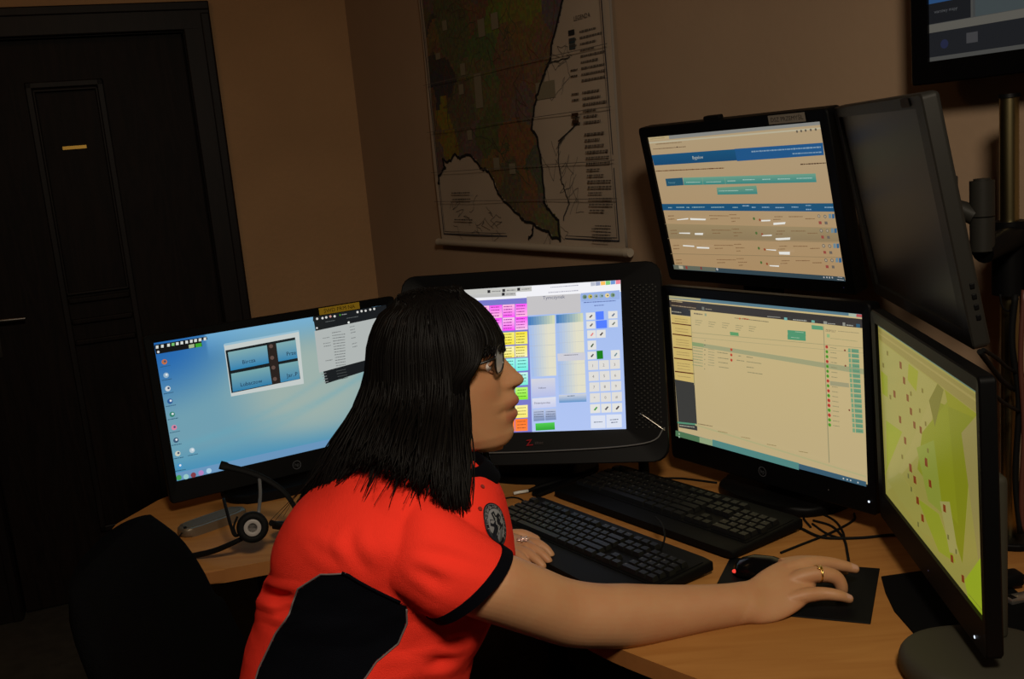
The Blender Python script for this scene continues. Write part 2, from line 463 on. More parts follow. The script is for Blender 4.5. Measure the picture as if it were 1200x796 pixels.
  ('q',[(0.453,0.121),(0.518,0.122),(0.517,0.211),(0.453,0.211)],(255,80,250),(255,190,225)),
  ('d',0.459,0.135,0.503,0.135,0.007,(153,48,150)),
  ('d',0.458,0.155,0.503,0.155,0.007,(153,48,150)),
  ('d',0.458,0.175,0.502,0.175,0.007,(153,48,150)),
  ('d',0.457,0.195,0.502,0.195,0.007,(153,48,150)),
  ('q',[(0.385,0.121),(0.450,0.121),(0.450,0.211),(0.385,0.210)],(255,190,225),(255,80,250)),
  ('d',0.391,0.135,0.436,0.135,0.007,(153,48,150)),
  ('d',0.391,0.155,0.436,0.155,0.007,(153,48,150)),
  ('d',0.390,0.175,0.435,0.175,0.007,(153,48,150)),
  ('d',0.390,0.195,0.435,0.195,0.007,(153,48,150)),
  ('q',[(0.317,0.121),(0.383,0.121),(0.383,0.210),(0.317,0.210)],(255,80,250),(255,190,225)),
  ('d',0.323,0.134,0.368,0.135,0.007,(153,48,150)),
  ('d',0.323,0.155,0.368,0.155,0.007,(153,48,150)),
  ('d',0.323,0.175,0.368,0.175,0.007,(153,48,150)),
  ('d',0.322,0.195,0.367,0.195,0.007,(153,48,150)),
  ('q',[(0.249,0.120),(0.315,0.121),(0.315,0.210),(0.249,0.210)],(255,190,225),(255,80,250)),
  ('d',0.255,0.134,0.300,0.134,0.007,(153,48,150)),
  ('d',0.255,0.154,0.300,0.154,0.007,(153,48,150)),
  ('d',0.254,0.174,0.3,0.174,0.007,(153,48,150)),
  ('d',0.254,0.194,0.299,0.194,0.007,(153,48,150)),
  ('q',[(0.181,0.120),(0.247,0.120),(0.247,0.210),(0.181,0.210)],(255,80,250),(255,190,225)),
  ('d',0.187,0.134,0.232,0.134,0.007,(153,48,150)),
  ('d',0.186,0.154,0.232,0.154,0.007,(153,48,150)),
  ('d',0.186,0.174,0.231,0.174,0.007,(153,48,150)),
  ('d',0.186,0.194,0.231,0.194,0.007,(153,48,150)),
  ('q',[(0.112,0.119),(0.178,0.120),(0.178,0.210),(0.112,0.210)],(255,190,225),(255,80,250)),
  ('d',0.118,0.133,0.163,0.134,0.007,(153,48,150)),
  ('d',0.117,0.154,0.163,0.154,0.007,(153,48,150)),
  ('d',0.117,0.174,0.163,0.174,0.007,(153,48,150)),
  ('d',0.117,0.194,0.162,0.194,0.007,(153,48,150)),
  ('q',[(0.042,0.119),(0.109,0.119),(0.109,0.210),(0.042,0.210)],(255,80,250),(255,190,225)),
  ('d',0.048,0.133,0.094,0.133,0.007,(153,48,150)),
  ('d',0.048,0.153,0.094,0.153,0.007,(153,48,150)),
  ('d',0.048,0.174,0.094,0.174,0.007,(153,48,150)),
  ('d',0.047,0.194,0.093,0.194,0.007,(153,48,150)),
  ('q',[(0.451,0.212),(0.516,0.213),(0.515,0.302),(0.451,0.302)],(255,55,250),(250,200,235)),
  ('d',0.457,0.226,0.501,0.226,0.007,(153,33,150)),
  ('d',0.456,0.246,0.501,0.246,0.007,(153,33,150)),
  ('d',0.456,0.266,0.500,0.266,0.007,(153,33,150)),
  ('d',0.456,0.286,0.500,0.286,0.007,(153,33,150)),
  ('q',[(0.384,0.212),(0.448,0.212),(0.448,0.302),(0.383,0.302)],(250,200,235),(255,55,250)),
  ('d',0.389,0.226,0.434,0.226,0.007,(153,33,150)),
  ('d',0.389,0.246,0.434,0.246,0.007,(153,33,150)),
  ('d',0.389,0.266,0.433,0.266,0.007,(153,33,150)),
  ('d',0.388,0.286,0.433,0.286,0.007,(153,33,150)),
  ('q',[(0.316,0.212),(0.381,0.212),(0.381,0.302),(0.316,0.302)],(255,55,250),(250,200,235)),
  ('d',0.322,0.226,0.367,0.226,0.007,(153,33,150)),
  ('d',0.321,0.246,0.366,0.246,0.007,(153,33,150)),
  ('d',0.321,0.266,0.366,0.266,0.007,(153,33,150)),
  ('d',0.321,0.286,0.365,0.286,0.007,(153,33,150)),
  ('q',[(0.248,0.212),(0.313,0.212),(0.313,0.302),(0.248,0.302)],(250,200,235),(255,55,250)),
  ('d',0.254,0.226,0.299,0.226,0.007,(153,33,150)),
  ('d',0.253,0.246,0.298,0.246,0.007,(153,33,150)),
  ('d',0.253,0.266,0.298,0.266,0.007,(153,33,150)),
  ('d',0.252,0.286,0.298,0.286,0.007,(153,33,150)),
  ('q',[(0.179,0.212),(0.245,0.212),(0.245,0.302),(0.179,0.302)],(255,55,250),(250,200,235)),
  ('d',0.185,0.226,0.230,0.226,0.007,(153,33,150)),
  ('d',0.185,0.246,0.230,0.246,0.007,(153,33,150)),
  ('d',0.184,0.266,0.230,0.266,0.007,(153,33,150)),
  ('d',0.184,0.286,0.229,0.286,0.007,(153,33,150)),
  ('q',[(0.110,0.212),(0.176,0.212),(0.177,0.302),(0.110,0.303)],(250,200,235),(255,55,250)),
  ('d',0.116,0.226,0.162,0.226,0.007,(153,33,150)),
  ('d',0.116,0.246,0.161,0.246,0.007,(153,33,150)),
  ('d',0.116,0.266,0.161,0.266,0.007,(153,33,150)),
  ('d',0.115,0.286,0.161,0.286,0.007,(153,33,150)),
  ('q',[(0.041,0.212),(0.108,0.212),(0.108,0.303),(0.041,0.303)],(255,55,250),(250,200,235)),
  ('d',0.047,0.226,0.093,0.226,0.007,(153,33,150)),
  ('d',0.047,0.246,0.092,0.246,0.007,(153,33,150)),
  ('d',0.046,0.266,0.092,0.266,0.007,(153,33,150)),
  ('d',0.046,0.286,0.092,0.286,0.007,(153,33,150)),
  ('q',[(0.449,0.315),(0.513,0.315),(0.513,0.401),(0.449,0.401)],(250,230,60),(245,240,120)),
  ('d',0.455,0.329,0.499,0.329,0.007,(150,138,36)),
  ('d',0.454,0.349,0.499,0.348,0.007,(150,138,36)),
  ('d',0.454,0.368,0.498,0.368,0.007,(150,138,36)),
  ('d',0.453,0.388,0.498,0.388,0.007,(150,138,36)),
  ('q',[(0.382,0.315),(0.446,0.315),(0.446,0.401),(0.381,0.401)],(245,240,120),(250,230,60)),
  ('d',0.387,0.329,0.432,0.329,0.007,(150,138,36)),
  ('d',0.387,0.349,0.432,0.349,0.007,(150,138,36)),
  ('d',0.387,0.369,0.431,0.368,0.007,(150,138,36)),
  ('d',0.386,0.389,0.431,0.388,0.007,(150,138,36)),
  ('q',[(0.314,0.315),(0.379,0.315),(0.379,0.401),(0.314,0.402)],(250,230,60),(245,240,120)),
  ('d',0.320,0.329,0.365,0.329,0.007,(150,138,36)),
  ('d',0.319,0.349,0.364,0.349,0.007,(150,138,36)),
  ('d',0.319,0.369,0.364,0.369,0.007,(150,138,36)),
  ('d',0.319,0.389,0.363,0.389,0.007,(150,138,36)),
  ('q',[(0.246,0.316),(0.311,0.315),(0.311,0.402),(0.246,0.402)],(245,240,120),(250,230,60)),
  ('d',0.252,0.329,0.297,0.329,0.007,(150,138,36)),
  ('d',0.251,0.349,0.296,0.349,0.007,(150,138,36)),
  ('d',0.251,0.369,0.296,0.369,0.007,(150,138,36)),
  ('d',0.251,0.389,0.296,0.389,0.007,(150,138,36)),
  ('q',[(0.177,0.316),(0.243,0.316),(0.243,0.402),(0.177,0.403)],(250,230,60),(245,240,120)),
  ('d',0.183,0.33,0.229,0.329,0.007,(150,138,36)),
  ('d',0.183,0.35,0.228,0.349,0.007,(150,138,36)),
  ('d',0.183,0.37,0.228,0.369,0.007,(150,138,36)),
  ('d',0.182,0.390,0.228,0.389,0.007,(150,138,36)),
  ('q',[(0.109,0.316),(0.175,0.316),(0.175,0.403),(0.109,0.403)],(245,240,120),(250,230,60)),
  ('d',0.115,0.330,0.160,0.33,0.007,(150,138,36)),
  ('d',0.114,0.350,0.160,0.35,0.007,(150,138,36)),
  ('d',0.114,0.370,0.159,0.370,0.007,(150,138,36)),
  ('d',0.114,0.390,0.159,0.390,0.007,(150,138,36)),
  ('q',[(0.039,0.316),(0.106,0.316),(0.106,0.403),(0.04,0.403)],(250,230,60),(245,240,120)),
  ('d',0.045,0.330,0.091,0.330,0.007,(150,138,36)),
  ('d',0.045,0.350,0.091,0.350,0.007,(150,138,36)),
  ('d',0.045,0.370,0.091,0.370,0.007,(150,138,36)),
  ('d',0.044,0.390,0.090,0.390,0.007,(150,138,36)),
  ('q',[(0.447,0.411),(0.511,0.410),(0.511,0.489),(0.447,0.490)],(250,235,90),(250,245,190)),
  ('d',0.453,0.424,0.497,0.424,0.007,(150,141,54)),
  ('d',0.452,0.444,0.496,0.444,0.007,(150,141,54)),
  ('d',0.452,0.464,0.496,0.464,0.007,(150,141,54)),
  ('d',0.451,0.484,0.496,0.483,0.007,(150,141,54)),
  ('q',[(0.380,0.411),(0.444,0.411),(0.444,0.490),(0.38,0.491)],(250,245,190),(250,235,90)),
  ('d',0.385,0.425,0.430,0.425,0.007,(150,141,54)),
  ('d',0.385,0.445,0.43,0.444,0.007,(150,141,54)),
  ('d',0.385,0.465,0.429,0.464,0.007,(150,141,54)),
  ('d',0.384,0.484,0.429,0.484,0.007,(150,141,54)),
  ('q',[(0.312,0.412),(0.377,0.411),(0.377,0.491),(0.312,0.491)],(250,235,90),(250,245,190)),
  ('d',0.318,0.425,0.363,0.425,0.007,(150,141,54)),
  ('d',0.317,0.445,0.362,0.445,0.007,(150,141,54)),
  ('d',0.317,0.465,0.362,0.465,0.007,(150,141,54)),
  ('d',0.317,0.485,0.361,0.484,0.007,(150,141,54)),
  ('q',[(0.244,0.412),(0.309,0.412),(0.31,0.491),(0.244,0.492)],(250,245,190),(250,235,90)),
  ('d',0.250,0.426,0.295,0.425,0.007,(150,141,54)),
  ('d',0.25,0.446,0.295,0.445,0.007,(150,141,54)),
  ('d',0.249,0.466,0.294,0.465,0.007,(150,141,54)),
  ('d',0.249,0.486,0.294,0.485,0.007,(150,141,54)),
  ('q',[(0.176,0.413),(0.241,0.412),(0.242,0.492),(0.176,0.493)],(250,235,90),(250,245,190)),
  ('d',0.182,0.426,0.227,0.426,0.007,(150,141,54)),
  ('d',0.181,0.446,0.227,0.446,0.007,(150,141,54)),
  ('d',0.181,0.466,0.226,0.466,0.007,(150,141,54)),
  ('d',0.181,0.486,0.226,0.486,0.007,(150,141,54)),
  ('q',[(0.107,0.413),(0.173,0.413),(0.173,0.493),(0.107,0.493)],(250,245,190),(250,235,90)),
  ('d',0.113,0.427,0.158,0.426,0.007,(150,141,54)),
  ('d',0.113,0.447,0.158,0.446,0.007,(150,141,54)),
  ('d',0.112,0.467,0.158,0.466,0.007,(150,141,54)),
  ('d',0.112,0.487,0.157,0.486,0.007,(150,141,54)),
  ('q',[(0.038,0.413),(0.104,0.413),(0.105,0.493),(0.038,0.494)],(250,235,90),(250,245,190)),
  ('d',0.044,0.427,0.090,0.427,0.007,(150,141,54)),
  ('d',0.044,0.447,0.089,0.447,0.007,(150,141,54)),
  ('d',0.043,0.467,0.089,0.467,0.007,(150,141,54)),
  ('d',0.043,0.487,0.089,0.487,0.007,(150,141,54)),
  ('q',[(0.449,0.497),(0.514,0.496),(0.513,0.583),(0.448,0.585)],(160,245,235),(110,240,225)),
  ('d',0.460,0.515,0.504,0.514,0.007,(68,148,139)),
  ('d',0.459,0.537,0.504,0.536,0.007,(68,148,139)),
  ('d',0.459,0.559,0.503,0.558,0.007,(68,148,139)),
  ('q',[(0.381,0.498),(0.446,0.497),(0.445,0.584),(0.380,0.585)],(160,245,235),(110,240,225)),
  ('d',0.392,0.516,0.436,0.515,0.007,(68,148,139)),
  ('d',0.391,0.537,0.436,0.537,0.007,(68,148,139)),
  ('d',0.391,0.559,0.435,0.559,0.007,(68,148,139)),
  ('q',[(0.312,0.499),(0.378,0.498),(0.377,0.585),(0.312,0.586)],(160,245,235),(110,240,225)),
  ('d',0.323,0.516,0.368,0.516,0.007,(68,148,139)),
  ('d',0.323,0.538,0.368,0.538,0.007,(68,148,139)),
  ('d',0.322,0.560,0.367,0.56,0.007,(68,148,139)),
  ('q',[(0.243,0.499),(0.309,0.498),(0.309,0.586),(0.243,0.587)],(160,245,235),(110,240,225)),
  ('d',0.254,0.517,0.299,0.517,0.007,(68,148,139)),
  ('d',0.254,0.539,0.299,0.538,0.007,(68,148,139)),
  ('d',0.254,0.561,0.299,0.560,0.007,(68,148,139)),
  ('q',[(0.174,0.500),(0.240,0.499),(0.240,0.587),(0.174,0.588)],(160,245,235),(110,240,225)),
  ('d',0.185,0.518,0.230,0.517,0.007,(68,148,139)),
  ('d',0.185,0.540,0.230,0.539,0.007,(68,148,139)),
  ('d',0.184,0.562,0.230,0.561,0.007,(68,148,139)),
  ('q',[(0.104,0.501),(0.171,0.500),(0.171,0.588),(0.104,0.589)],(160,245,235),(110,240,225)),
  ('d',0.115,0.519,0.161,0.518,0.007,(68,148,139)),
  ('d',0.115,0.541,0.161,0.540,0.007,(68,148,139)),
  ('d',0.115,0.563,0.160,0.562,0.007,(68,148,139)),
  ('q',[(0.034,0.501),(0.101,0.500),(0.101,0.589),(0.034,0.590)],(160,245,235),(110,240,225)),
  ('d',0.045,0.519,0.091,0.519,0.007,(68,148,139)),
  ('d',0.045,0.541,0.091,0.541,0.007,(68,148,139)),
  ('d',0.045,0.564,0.091,0.563,0.007,(68,148,139)),
  ('q',[(0.447,0.596),(0.512,0.595),(0.511,0.681),(0.446,0.683)],(200,245,235),(120,235,215)),
  ('d',0.458,0.613,0.502,0.613,0.007,(74,145,133)),
  ('d',0.457,0.635,0.502,0.634,0.007,(74,145,133)),
  ('d',0.457,0.657,0.501,0.656,0.006,(74,145,133)),
  ('q',[(0.379,0.597),(0.444,0.596),(0.443,0.683),(0.378,0.684)],(200,245,235),(120,235,215)),
  ('d',0.390,0.614,0.434,0.614,0.007,(74,145,133)),
  ('d',0.389,0.636,0.434,0.635,0.007,(74,145,133)),
  ('d',0.389,0.658,0.433,0.657,0.007,(74,145,133)),
  ('q',[(0.310,0.598),(0.376,0.597),(0.375,0.684),(0.310,0.685)],(200,245,235),(120,235,215)),
  ('d',0.321,0.615,0.366,0.615,0.007,(74,145,133)),
  ('d',0.321,0.637,0.366,0.636,0.007,(74,145,133)),
  ('d',0.320,0.659,0.365,0.658,0.007,(74,145,133)),
  ('q',[(0.242,0.599),(0.307,0.597),(0.307,0.685),(0.241,0.686)],(200,245,235),(120,235,215)),
  ('d',0.253,0.616,0.298,0.616,0.007,(74,145,133)),
  ('d',0.252,0.638,0.297,0.637,0.007,(74,145,133)),
  ('d',0.252,0.660,0.297,0.659,0.007,(74,145,133)),
  ('q',[(0.172,0.599),(0.238,0.598),(0.238,0.686),(0.172,0.687)],(200,245,235),(120,235,215)),
  ('d',0.183,0.617,0.229,0.617,0.007,(74,145,133)),
  ('d',0.183,0.639,0.228,0.638,0.007,(74,145,133)),
  ('d',0.183,0.661,0.228,0.660,0.007,(74,145,133)),
  ('q',[(0.103,0.600),(0.169,0.599),(0.169,0.687),(0.103,0.689)],(200,245,235),(120,235,215)),
  ('d',0.114,0.618,0.159,0.618,0.007,(74,145,133)),
  ('d',0.113,0.640,0.159,0.639,0.007,(74,145,133)),
  ('d',0.113,0.662,0.159,0.661,0.007,(74,145,133)),
  ('q',[(0.033,0.601),(0.1,0.600),(0.099,0.688),(0.033,0.690)],(200,245,235),(120,235,215)),
  ('d',0.044,0.619,0.090,0.619,0.007,(74,145,133)),
  ('d',0.044,0.641,0.089,0.641,0.007,(74,145,133)),
  ('d',0.043,0.663,0.089,0.663,0.007,(74,145,133)),
  ('q',[(0.445,0.697),(0.509,0.696),(0.509,0.780),(0.444,0.781)],(190,245,120),(130,235,40)),
  ('d',0.456,0.715,0.500,0.714,0.006,(80,145,24)),
  ('d',0.455,0.736,0.499,0.735,0.007,(80,145,24)),
  ('d',0.455,0.758,0.499,0.757,0.006,(80,145,24)),
  ('q',[(0.377,0.698),(0.442,0.697),(0.441,0.781),(0.376,0.783)],(190,245,120),(130,235,40)),
  ('d',0.388,0.716,0.432,0.715,0.007,(80,145,24)),
  ('d',0.387,0.737,0.432,0.737,0.007,(80,145,24)),
  ('d',0.387,0.759,0.431,0.758,0.007,(80,145,24)),
  ('q',[(0.309,0.699),(0.374,0.698),(0.373,0.783),(0.308,0.784)],(190,245,120),(130,235,40)),
  ('d',0.319,0.717,0.364,0.716,0.007,(80,145,24)),
  ('d',0.319,0.739,0.364,0.738,0.006,(80,145,24)),
  ('d',0.319,0.761,0.363,0.760,0.007,(80,145,24)),
  ('q',[(0.240,0.701),(0.305,0.699),(0.305,0.784),(0.239,0.786)],(190,245,120),(130,235,40)),
  ('d',0.251,0.718,0.296,0.717,0.007,(80,145,24)),
  ('d',0.250,0.740,0.295,0.739,0.007,(80,145,24)),
  ('d',0.250,0.762,0.295,0.761,0.007,(80,145,24)),
  ('q',[(0.171,0.702),(0.237,0.701),(0.236,0.786),(0.170,0.787)],(190,245,120),(130,235,40)),
  ('d',0.182,0.72,0.227,0.719,0.007,(80,145,24)),
  ('d',0.181,0.741,0.226,0.741,0.007,(80,145,24)),
  ('d',0.181,0.763,0.226,0.762,0.007,(80,145,24)),
  ('q',[(0.101,0.703),(0.167,0.702),(0.167,0.787),(0.101,0.789)],(190,245,120),(130,235,40)),
  ('d',0.112,0.721,0.158,0.720,0.007,(80,145,24)),
  ('d',0.112,0.743,0.157,0.742,0.007,(80,145,24)),
  ('d',0.111,0.765,0.157,0.764,0.007,(80,145,24)),
  ('q',[(0.031,0.704),(0.098,0.703),(0.098,0.788),(0.031,0.790)],(190,245,120),(130,235,40)),
  ('d',0.042,0.722,0.088,0.721,0.007,(80,145,24)),
  ('d',0.042,0.744,0.088,0.743,0.007,(80,145,24)),
  ('d',0.042,0.766,0.087,0.765,0.007,(80,145,24)),
  ('q',[(0.442,0.819),(0.507,0.817),(0.506,0.902),(0.442,0.904)],(250,240,160),(250,235,110)),
  ('d',0.453,0.836,0.497,0.835,0.006,(155,145,68)),
  ('d',0.453,0.858,0.497,0.857,0.006,(155,145,68)),
  ('d',0.452,0.879,0.496,0.878,0.007,(155,145,68)),
  ('q',[(0.374,0.820),(0.439,0.819),(0.439,0.904),(0.374,0.905)],(250,240,160),(250,235,110)),
  ('d',0.385,0.838,0.430,0.837,0.006,(155,145,68)),
  ('d',0.385,0.859,0.429,0.858,0.007,(155,145,68)),
  ('d',0.384,0.881,0.429,0.880,0.007,(155,145,68)),
  ('q',[(0.306,0.822),(0.371,0.820),(0.371,0.905),(0.306,0.907)],(250,240,160),(250,235,110)),
  ('d',0.317,0.839,0.362,0.838,0.006,(155,145,68)),
  ('d',0.317,0.861,0.361,0.860,0.006,(155,145,68)),
  ('d',0.316,0.883,0.361,0.882,0.007,(155,145,68)),
  ('q',[(0.238,0.824),(0.303,0.822),(0.303,0.907),(0.237,0.909)],(250,240,160),(250,235,110)),
  ('d',0.248,0.841,0.293,0.840,0.007,(155,145,68)),
  ('d',0.248,0.863,0.293,0.862,0.007,(155,145,68)),
  ('d',0.248,0.884,0.293,0.883,0.007,(155,145,68)),
  ('q',[(0.169,0.825),(0.234,0.823),(0.234,0.909),(0.168,0.911)],(250,240,160),(250,235,110)),
  ('d',0.18,0.843,0.225,0.842,0.007,(155,145,68)),
  ('d',0.179,0.864,0.224,0.863,0.007,(155,145,68)),
  ('d',0.179,0.886,0.224,0.885,0.007,(155,145,68)),
  ('q',[(0.099,0.827),(0.165,0.825),(0.165,0.911),(0.099,0.913)],(250,240,160),(250,235,110)),
  ('d',0.110,0.844,0.156,0.843,0.007,(155,145,68)),
  ('d',0.110,0.866,0.155,0.865,0.007,(155,145,68)),
  ('d',0.11,0.888,0.155,0.887,0.007,(155,145,68)),
  ('q',[(0.029,0.828),(0.096,0.827),(0.096,0.912),(0.029,0.914)],(250,240,160),(250,235,110)),
  ('d',0.041,0.846,0.086,0.845,0.007,(155,145,68)),
  ('d',0.040,0.868,0.086,0.867,0.007,(155,145,68)),
  ('d',0.040,0.890,0.086,0.889,0.007,(155,145,68)),
  ('q',[(0.440,0.911),(0.505,0.909),(0.504,0.991),(0.440,0.993)],(255,120,40),(255,130,60)),
  ('d',0.451,0.928,0.495,0.927,0.006,(158,80,37)),
  ('d',0.451,0.95,0.495,0.948,0.006,(158,80,37)),
  ('d',0.450,0.971,0.494,0.970,0.006,(158,80,37)),
  ('q',[(0.373,0.913),(0.437,0.911),(0.437,0.993),(0.372,0.995)],(255,120,40),(255,130,60)),
  ('d',0.383,0.930,0.428,0.929,0.007,(158,80,37)),
  ('d',0.383,0.951,0.427,0.950,0.006,(158,80,37)),
  ('d',0.383,0.973,0.427,0.972,0.007,(158,80,37)),
  ('q',[(0.304,0.914),(0.37,0.912),(0.369,0.995),(0.304,0.997)],(255,120,40),(255,130,60)),
  ('d',0.315,0.932,0.360,0.930,0.007,(158,80,37)),
  ('d',0.315,0.953,0.359,0.952,0.006,(158,80,37)),
  ('d',0.314,0.975,0.359,0.974,0.006,(158,80,37)),
  ('q',[(0.236,0.916),(0.301,0.914),(0.301,0.997),(0.236,0.999)],(255,120,40),(255,130,60)),
  ('d',0.247,0.934,0.292,0.932,0.007,(158,80,37)),
  ('d',0.246,0.955,0.291,0.954,0.007,(158,80,37)),
  ('d',0.246,0.977,0.291,0.976,0.006,(158,80,37)),
  ('q',[(0.167,0.918),(0.233,0.916),(0.233,0.999),(0.167,1.001)],(255,120,40),(255,130,60)),
  ('d',0.178,0.935,0.223,0.934,0.006,(158,80,37)),
  ('d',0.178,0.957,0.223,0.956,0.007,(158,80,37)),
  ('d',0.177,0.979,0.222,0.978,0.007,(158,80,37)),
  ('q',[(0.098,0.920),(0.164,0.918),(0.164,1.001),(0.098,1.003)],(255,120,40),(255,130,60)),
  ('d',0.109,0.937,0.154,0.936,0.007,(158,80,37)),
  ('d',0.108,0.959,0.154,0.958,0.007,(158,80,37)),
  ('d',0.108,0.981,0.153,0.98,0.007,(158,80,37)),
  ('q',[(0.028,0.922),(0.095,0.920),(0.094,1.003),(0.028,1.005)],(255,120,40),(255,130,60)),
  ('d',0.039,0.939,0.085,0.938,0.007,(158,80,37)),
  ('d',0.039,0.961,0.084,0.960,0.007,(158,80,37)),
  ('d',0.039,0.983,0.084,0.982,0.007,(158,80,37)),
  ('q',[(0.519,0.080),(0.796,0.080),(0.795,0.210),(0.520,0.209)],(196,194,196)),
  ('t',0.602,0.106,0.023,'Tymczynek',(95,100,125)),
  ('q',[(0.521,0.22),(0.536,0.219),(0.547,0.629),(0.534,0.629)],(165,190,232)),
  ('q',[(0.521,0.22),(0.536,0.219),(0.537,0.278),(0.523,0.278)],(70,125,190)),
  ('q',[(0.536,0.219),(0.55,0.219),(0.56,0.629),(0.547,0.629)],(174,194,227)),
  ('q',[(0.536,0.219),(0.55,0.219),(0.551,0.278),(0.537,0.278)],(85,135,189)),
  ('q',[(0.55,0.219),(0.564,0.219),(0.572,0.629),(0.56,0.629)],(183,199,222)),
  ('q',[(0.55,0.219),(0.564,0.219),(0.565,0.278),(0.551,0.278)],(101,145,188)),
  ('q',[(0.564,0.219),(0.578,0.218),(0.585,0.629),(0.572,0.629)],(192,204,217)),
  ('q',[(0.564,0.219),(0.578,0.218),(0.579,0.277),(0.565,0.278)],(116,155,187)),
  ('q',[(0.578,0.218),(0.592,0.218),(0.598,0.629),(0.585,0.629)],(201,209,212)),
  ('q',[(0.578,0.218),(0.592,0.218),(0.593,0.277),(0.579,0.277)],(132,165,186)),
  ('q',[(0.592,0.218),(0.606,0.218),(0.610,0.628),(0.598,0.629)],(210,214,208)),
  ('q',[(0.592,0.218),(0.606,0.218),(0.606,0.277),(0.593,0.277)],(147,175,185)),
  ('q',[(0.606,0.218),(0.620,0.218),(0.623,0.628),(0.610,0.628)],(219,218,203)),
  ('q',[(0.606,0.218),(0.620,0.218),(0.620,0.277),(0.606,0.277)],(163,185,184)),
  ('q',[(0.620,0.218),(0.634,0.217),(0.635,0.628),(0.623,0.628)],(225,222,200)),
  ('q',[(0.620,0.218),(0.634,0.217),(0.634,0.276),(0.620,0.277)],(178,195,183)),
  ('q',[(0.634,0.217),(0.648,0.217),(0.648,0.628),(0.635,0.628)],(225,222,200)),
  ('q',[(0.634,0.217),(0.648,0.217),(0.648,0.276),(0.634,0.276)],(194,205,182)),
  ('q',[(0.648,0.217),(0.662,0.217),(0.660,0.628),(0.648,0.628)],(225,222,200)),
  ('q',[(0.648,0.217),(0.662,0.217),(0.661,0.276),(0.648,0.276)],(209,215,181)),
  ('d',0.525,0.344,0.661,0.341,0.002,(175,180,190)),
  ('d',0.528,0.421,0.661,0.419,0.003,(175,180,190)),
  ('d',0.530,0.498,0.661,0.497,0.002,(175,180,190)),
  ('d',0.533,0.575,0.661,0.574,0.002,(175,180,190)),
  ('q',[(0.669,0.217),(0.683,0.217),(0.685,0.756),(0.671,0.756)],(165,190,232)),
  ('q',[(0.669,0.217),(0.683,0.217),(0.683,0.275),(0.669,0.276)],(70,125,190)),
  ('q',[(0.683,0.217),(0.697,0.217),(0.699,0.755),(0.685,0.756)],(174,194,227)),
  ('q',[(0.683,0.217),(0.697,0.217),(0.697,0.275),(0.683,0.275)],(85,135,189)),
  ('q',[(0.697,0.217),(0.711,0.216),(0.712,0.755),(0.699,0.755)],(183,199,222)),
  ('q',[(0.697,0.217),(0.711,0.216),(0.711,0.275),(0.697,0.275)],(101,145,188)),
  ('q',[(0.711,0.216),(0.724,0.216),(0.726,0.754),(0.712,0.755)],(192,204,217)),
  ('q',[(0.711,0.216),(0.724,0.216),(0.725,0.275),(0.711,0.275)],(116,155,187)),
  ('q',[(0.724,0.216),(0.738,0.216),(0.740,0.754),(0.726,0.754)],(201,209,212)),
  ('q',[(0.724,0.216),(0.738,0.216),(0.738,0.274),(0.725,0.275)],(132,165,186)),
  ('q',[(0.738,0.216),(0.752,0.216),(0.753,0.753),(0.740,0.754)],(210,214,208)),
  ('q',[(0.738,0.216),(0.752,0.216),(0.752,0.274),(0.738,0.274)],(147,175,185)),
  ('q',[(0.752,0.216),(0.766,0.215),(0.767,0.753),(0.753,0.753)],(219,218,203)),
  ('q',[(0.752,0.216),(0.766,0.215),(0.766,0.274),(0.752,0.274)],(163,185,184)),
  ('q',[(0.766,0.215),(0.780,0.215),(0.781,0.752),(0.767,0.753)],(225,222,200)),
  ('q',[(0.766,0.215),(0.780,0.215),(0.780,0.273),(0.766,0.274)],(178,195,183)),
  ('q',[(0.780,0.215),(0.794,0.215),(0.794,0.752),(0.781,0.752)],(225,222,200)),
  ('q',[(0.780,0.215),(0.794,0.215),(0.794,0.273),(0.780,0.273)],(194,205,182)),
  ('q',[(0.794,0.215),(0.807,0.214),(0.808,0.752),(0.794,0.752)],(225,222,200)),
  ('q',[(0.794,0.215),(0.807,0.214),(0.807,0.273),(0.794,0.273)],(209,215,181)),
  ('d',0.669,0.336,0.807,0.333,0.002,(175,180,190)),
  ('d',0.670,0.410,0.808,0.407,0.002,(175,180,190)),
  ('d',0.670,0.484,0.808,0.480,0.002,(175,180,190)),
  ('d',0.670,0.558,0.808,0.554,0.002,(175,180,190)),
  ('d',0.671,0.632,0.808,0.627,0.002,(175,180,190)),
  ('d',0.671,0.705,0.808,0.700,0.002,(175,180,190)),
  ('q',[(0.670,0.482),(0.811,0.483),(0.812,0.533),(0.672,0.533)],(205,205,215)),
  ('d',0.703,0.495,0.776,0.495,0.006,(130,130,140)),
  ('q',[(0.671,0.760),(0.811,0.758),(0.810,0.811),(0.672,0.812)],(205,210,220),(90,145,200)),
  ('d',0.714,0.770,0.753,0.769,0.006,(90,110,140)),
  ('q',[(0.532,0.645),(0.655,0.644),(0.655,0.766),(0.534,0.771)],(212,212,222),(180,190,232)),
  ('t',0.567,0.713,0.011,'Odbierz',(60,60,80)),
  ('q',[(0.534,0.777),(0.656,0.771),(0.655,0.839),(0.535,0.845)],(222,224,235),(200,205,235)),
  ('t',0.544,0.814,0.012,'Dyspozytorskie',(50,50,75)),
  ('q',[(0.537,0.853),(0.595,0.852),(0.596,0.927),(0.539,0.930)],(190,200,225),(120,140,180)),
  ('q',[(0.599,0.852),(0.654,0.850),(0.654,0.924),(0.599,0.927)],(190,200,225),(120,140,180)),
  ('q',[(0.547,0.945),(0.645,0.941),(0.646,0.990),(0.548,0.993)],(80,205,80),(40,160,45)),
  ('d',0.542,0.869,0.590,0.868,0.005,(90,100,130)),
  ('d',0.603,0.870,0.650,0.869,0.005,(90,100,130)),
  ('d',0.542,0.885,0.589,0.884,0.005,(90,100,130)),
  ('d',0.603,0.886,0.650,0.885,0.005,(90,100,130)),
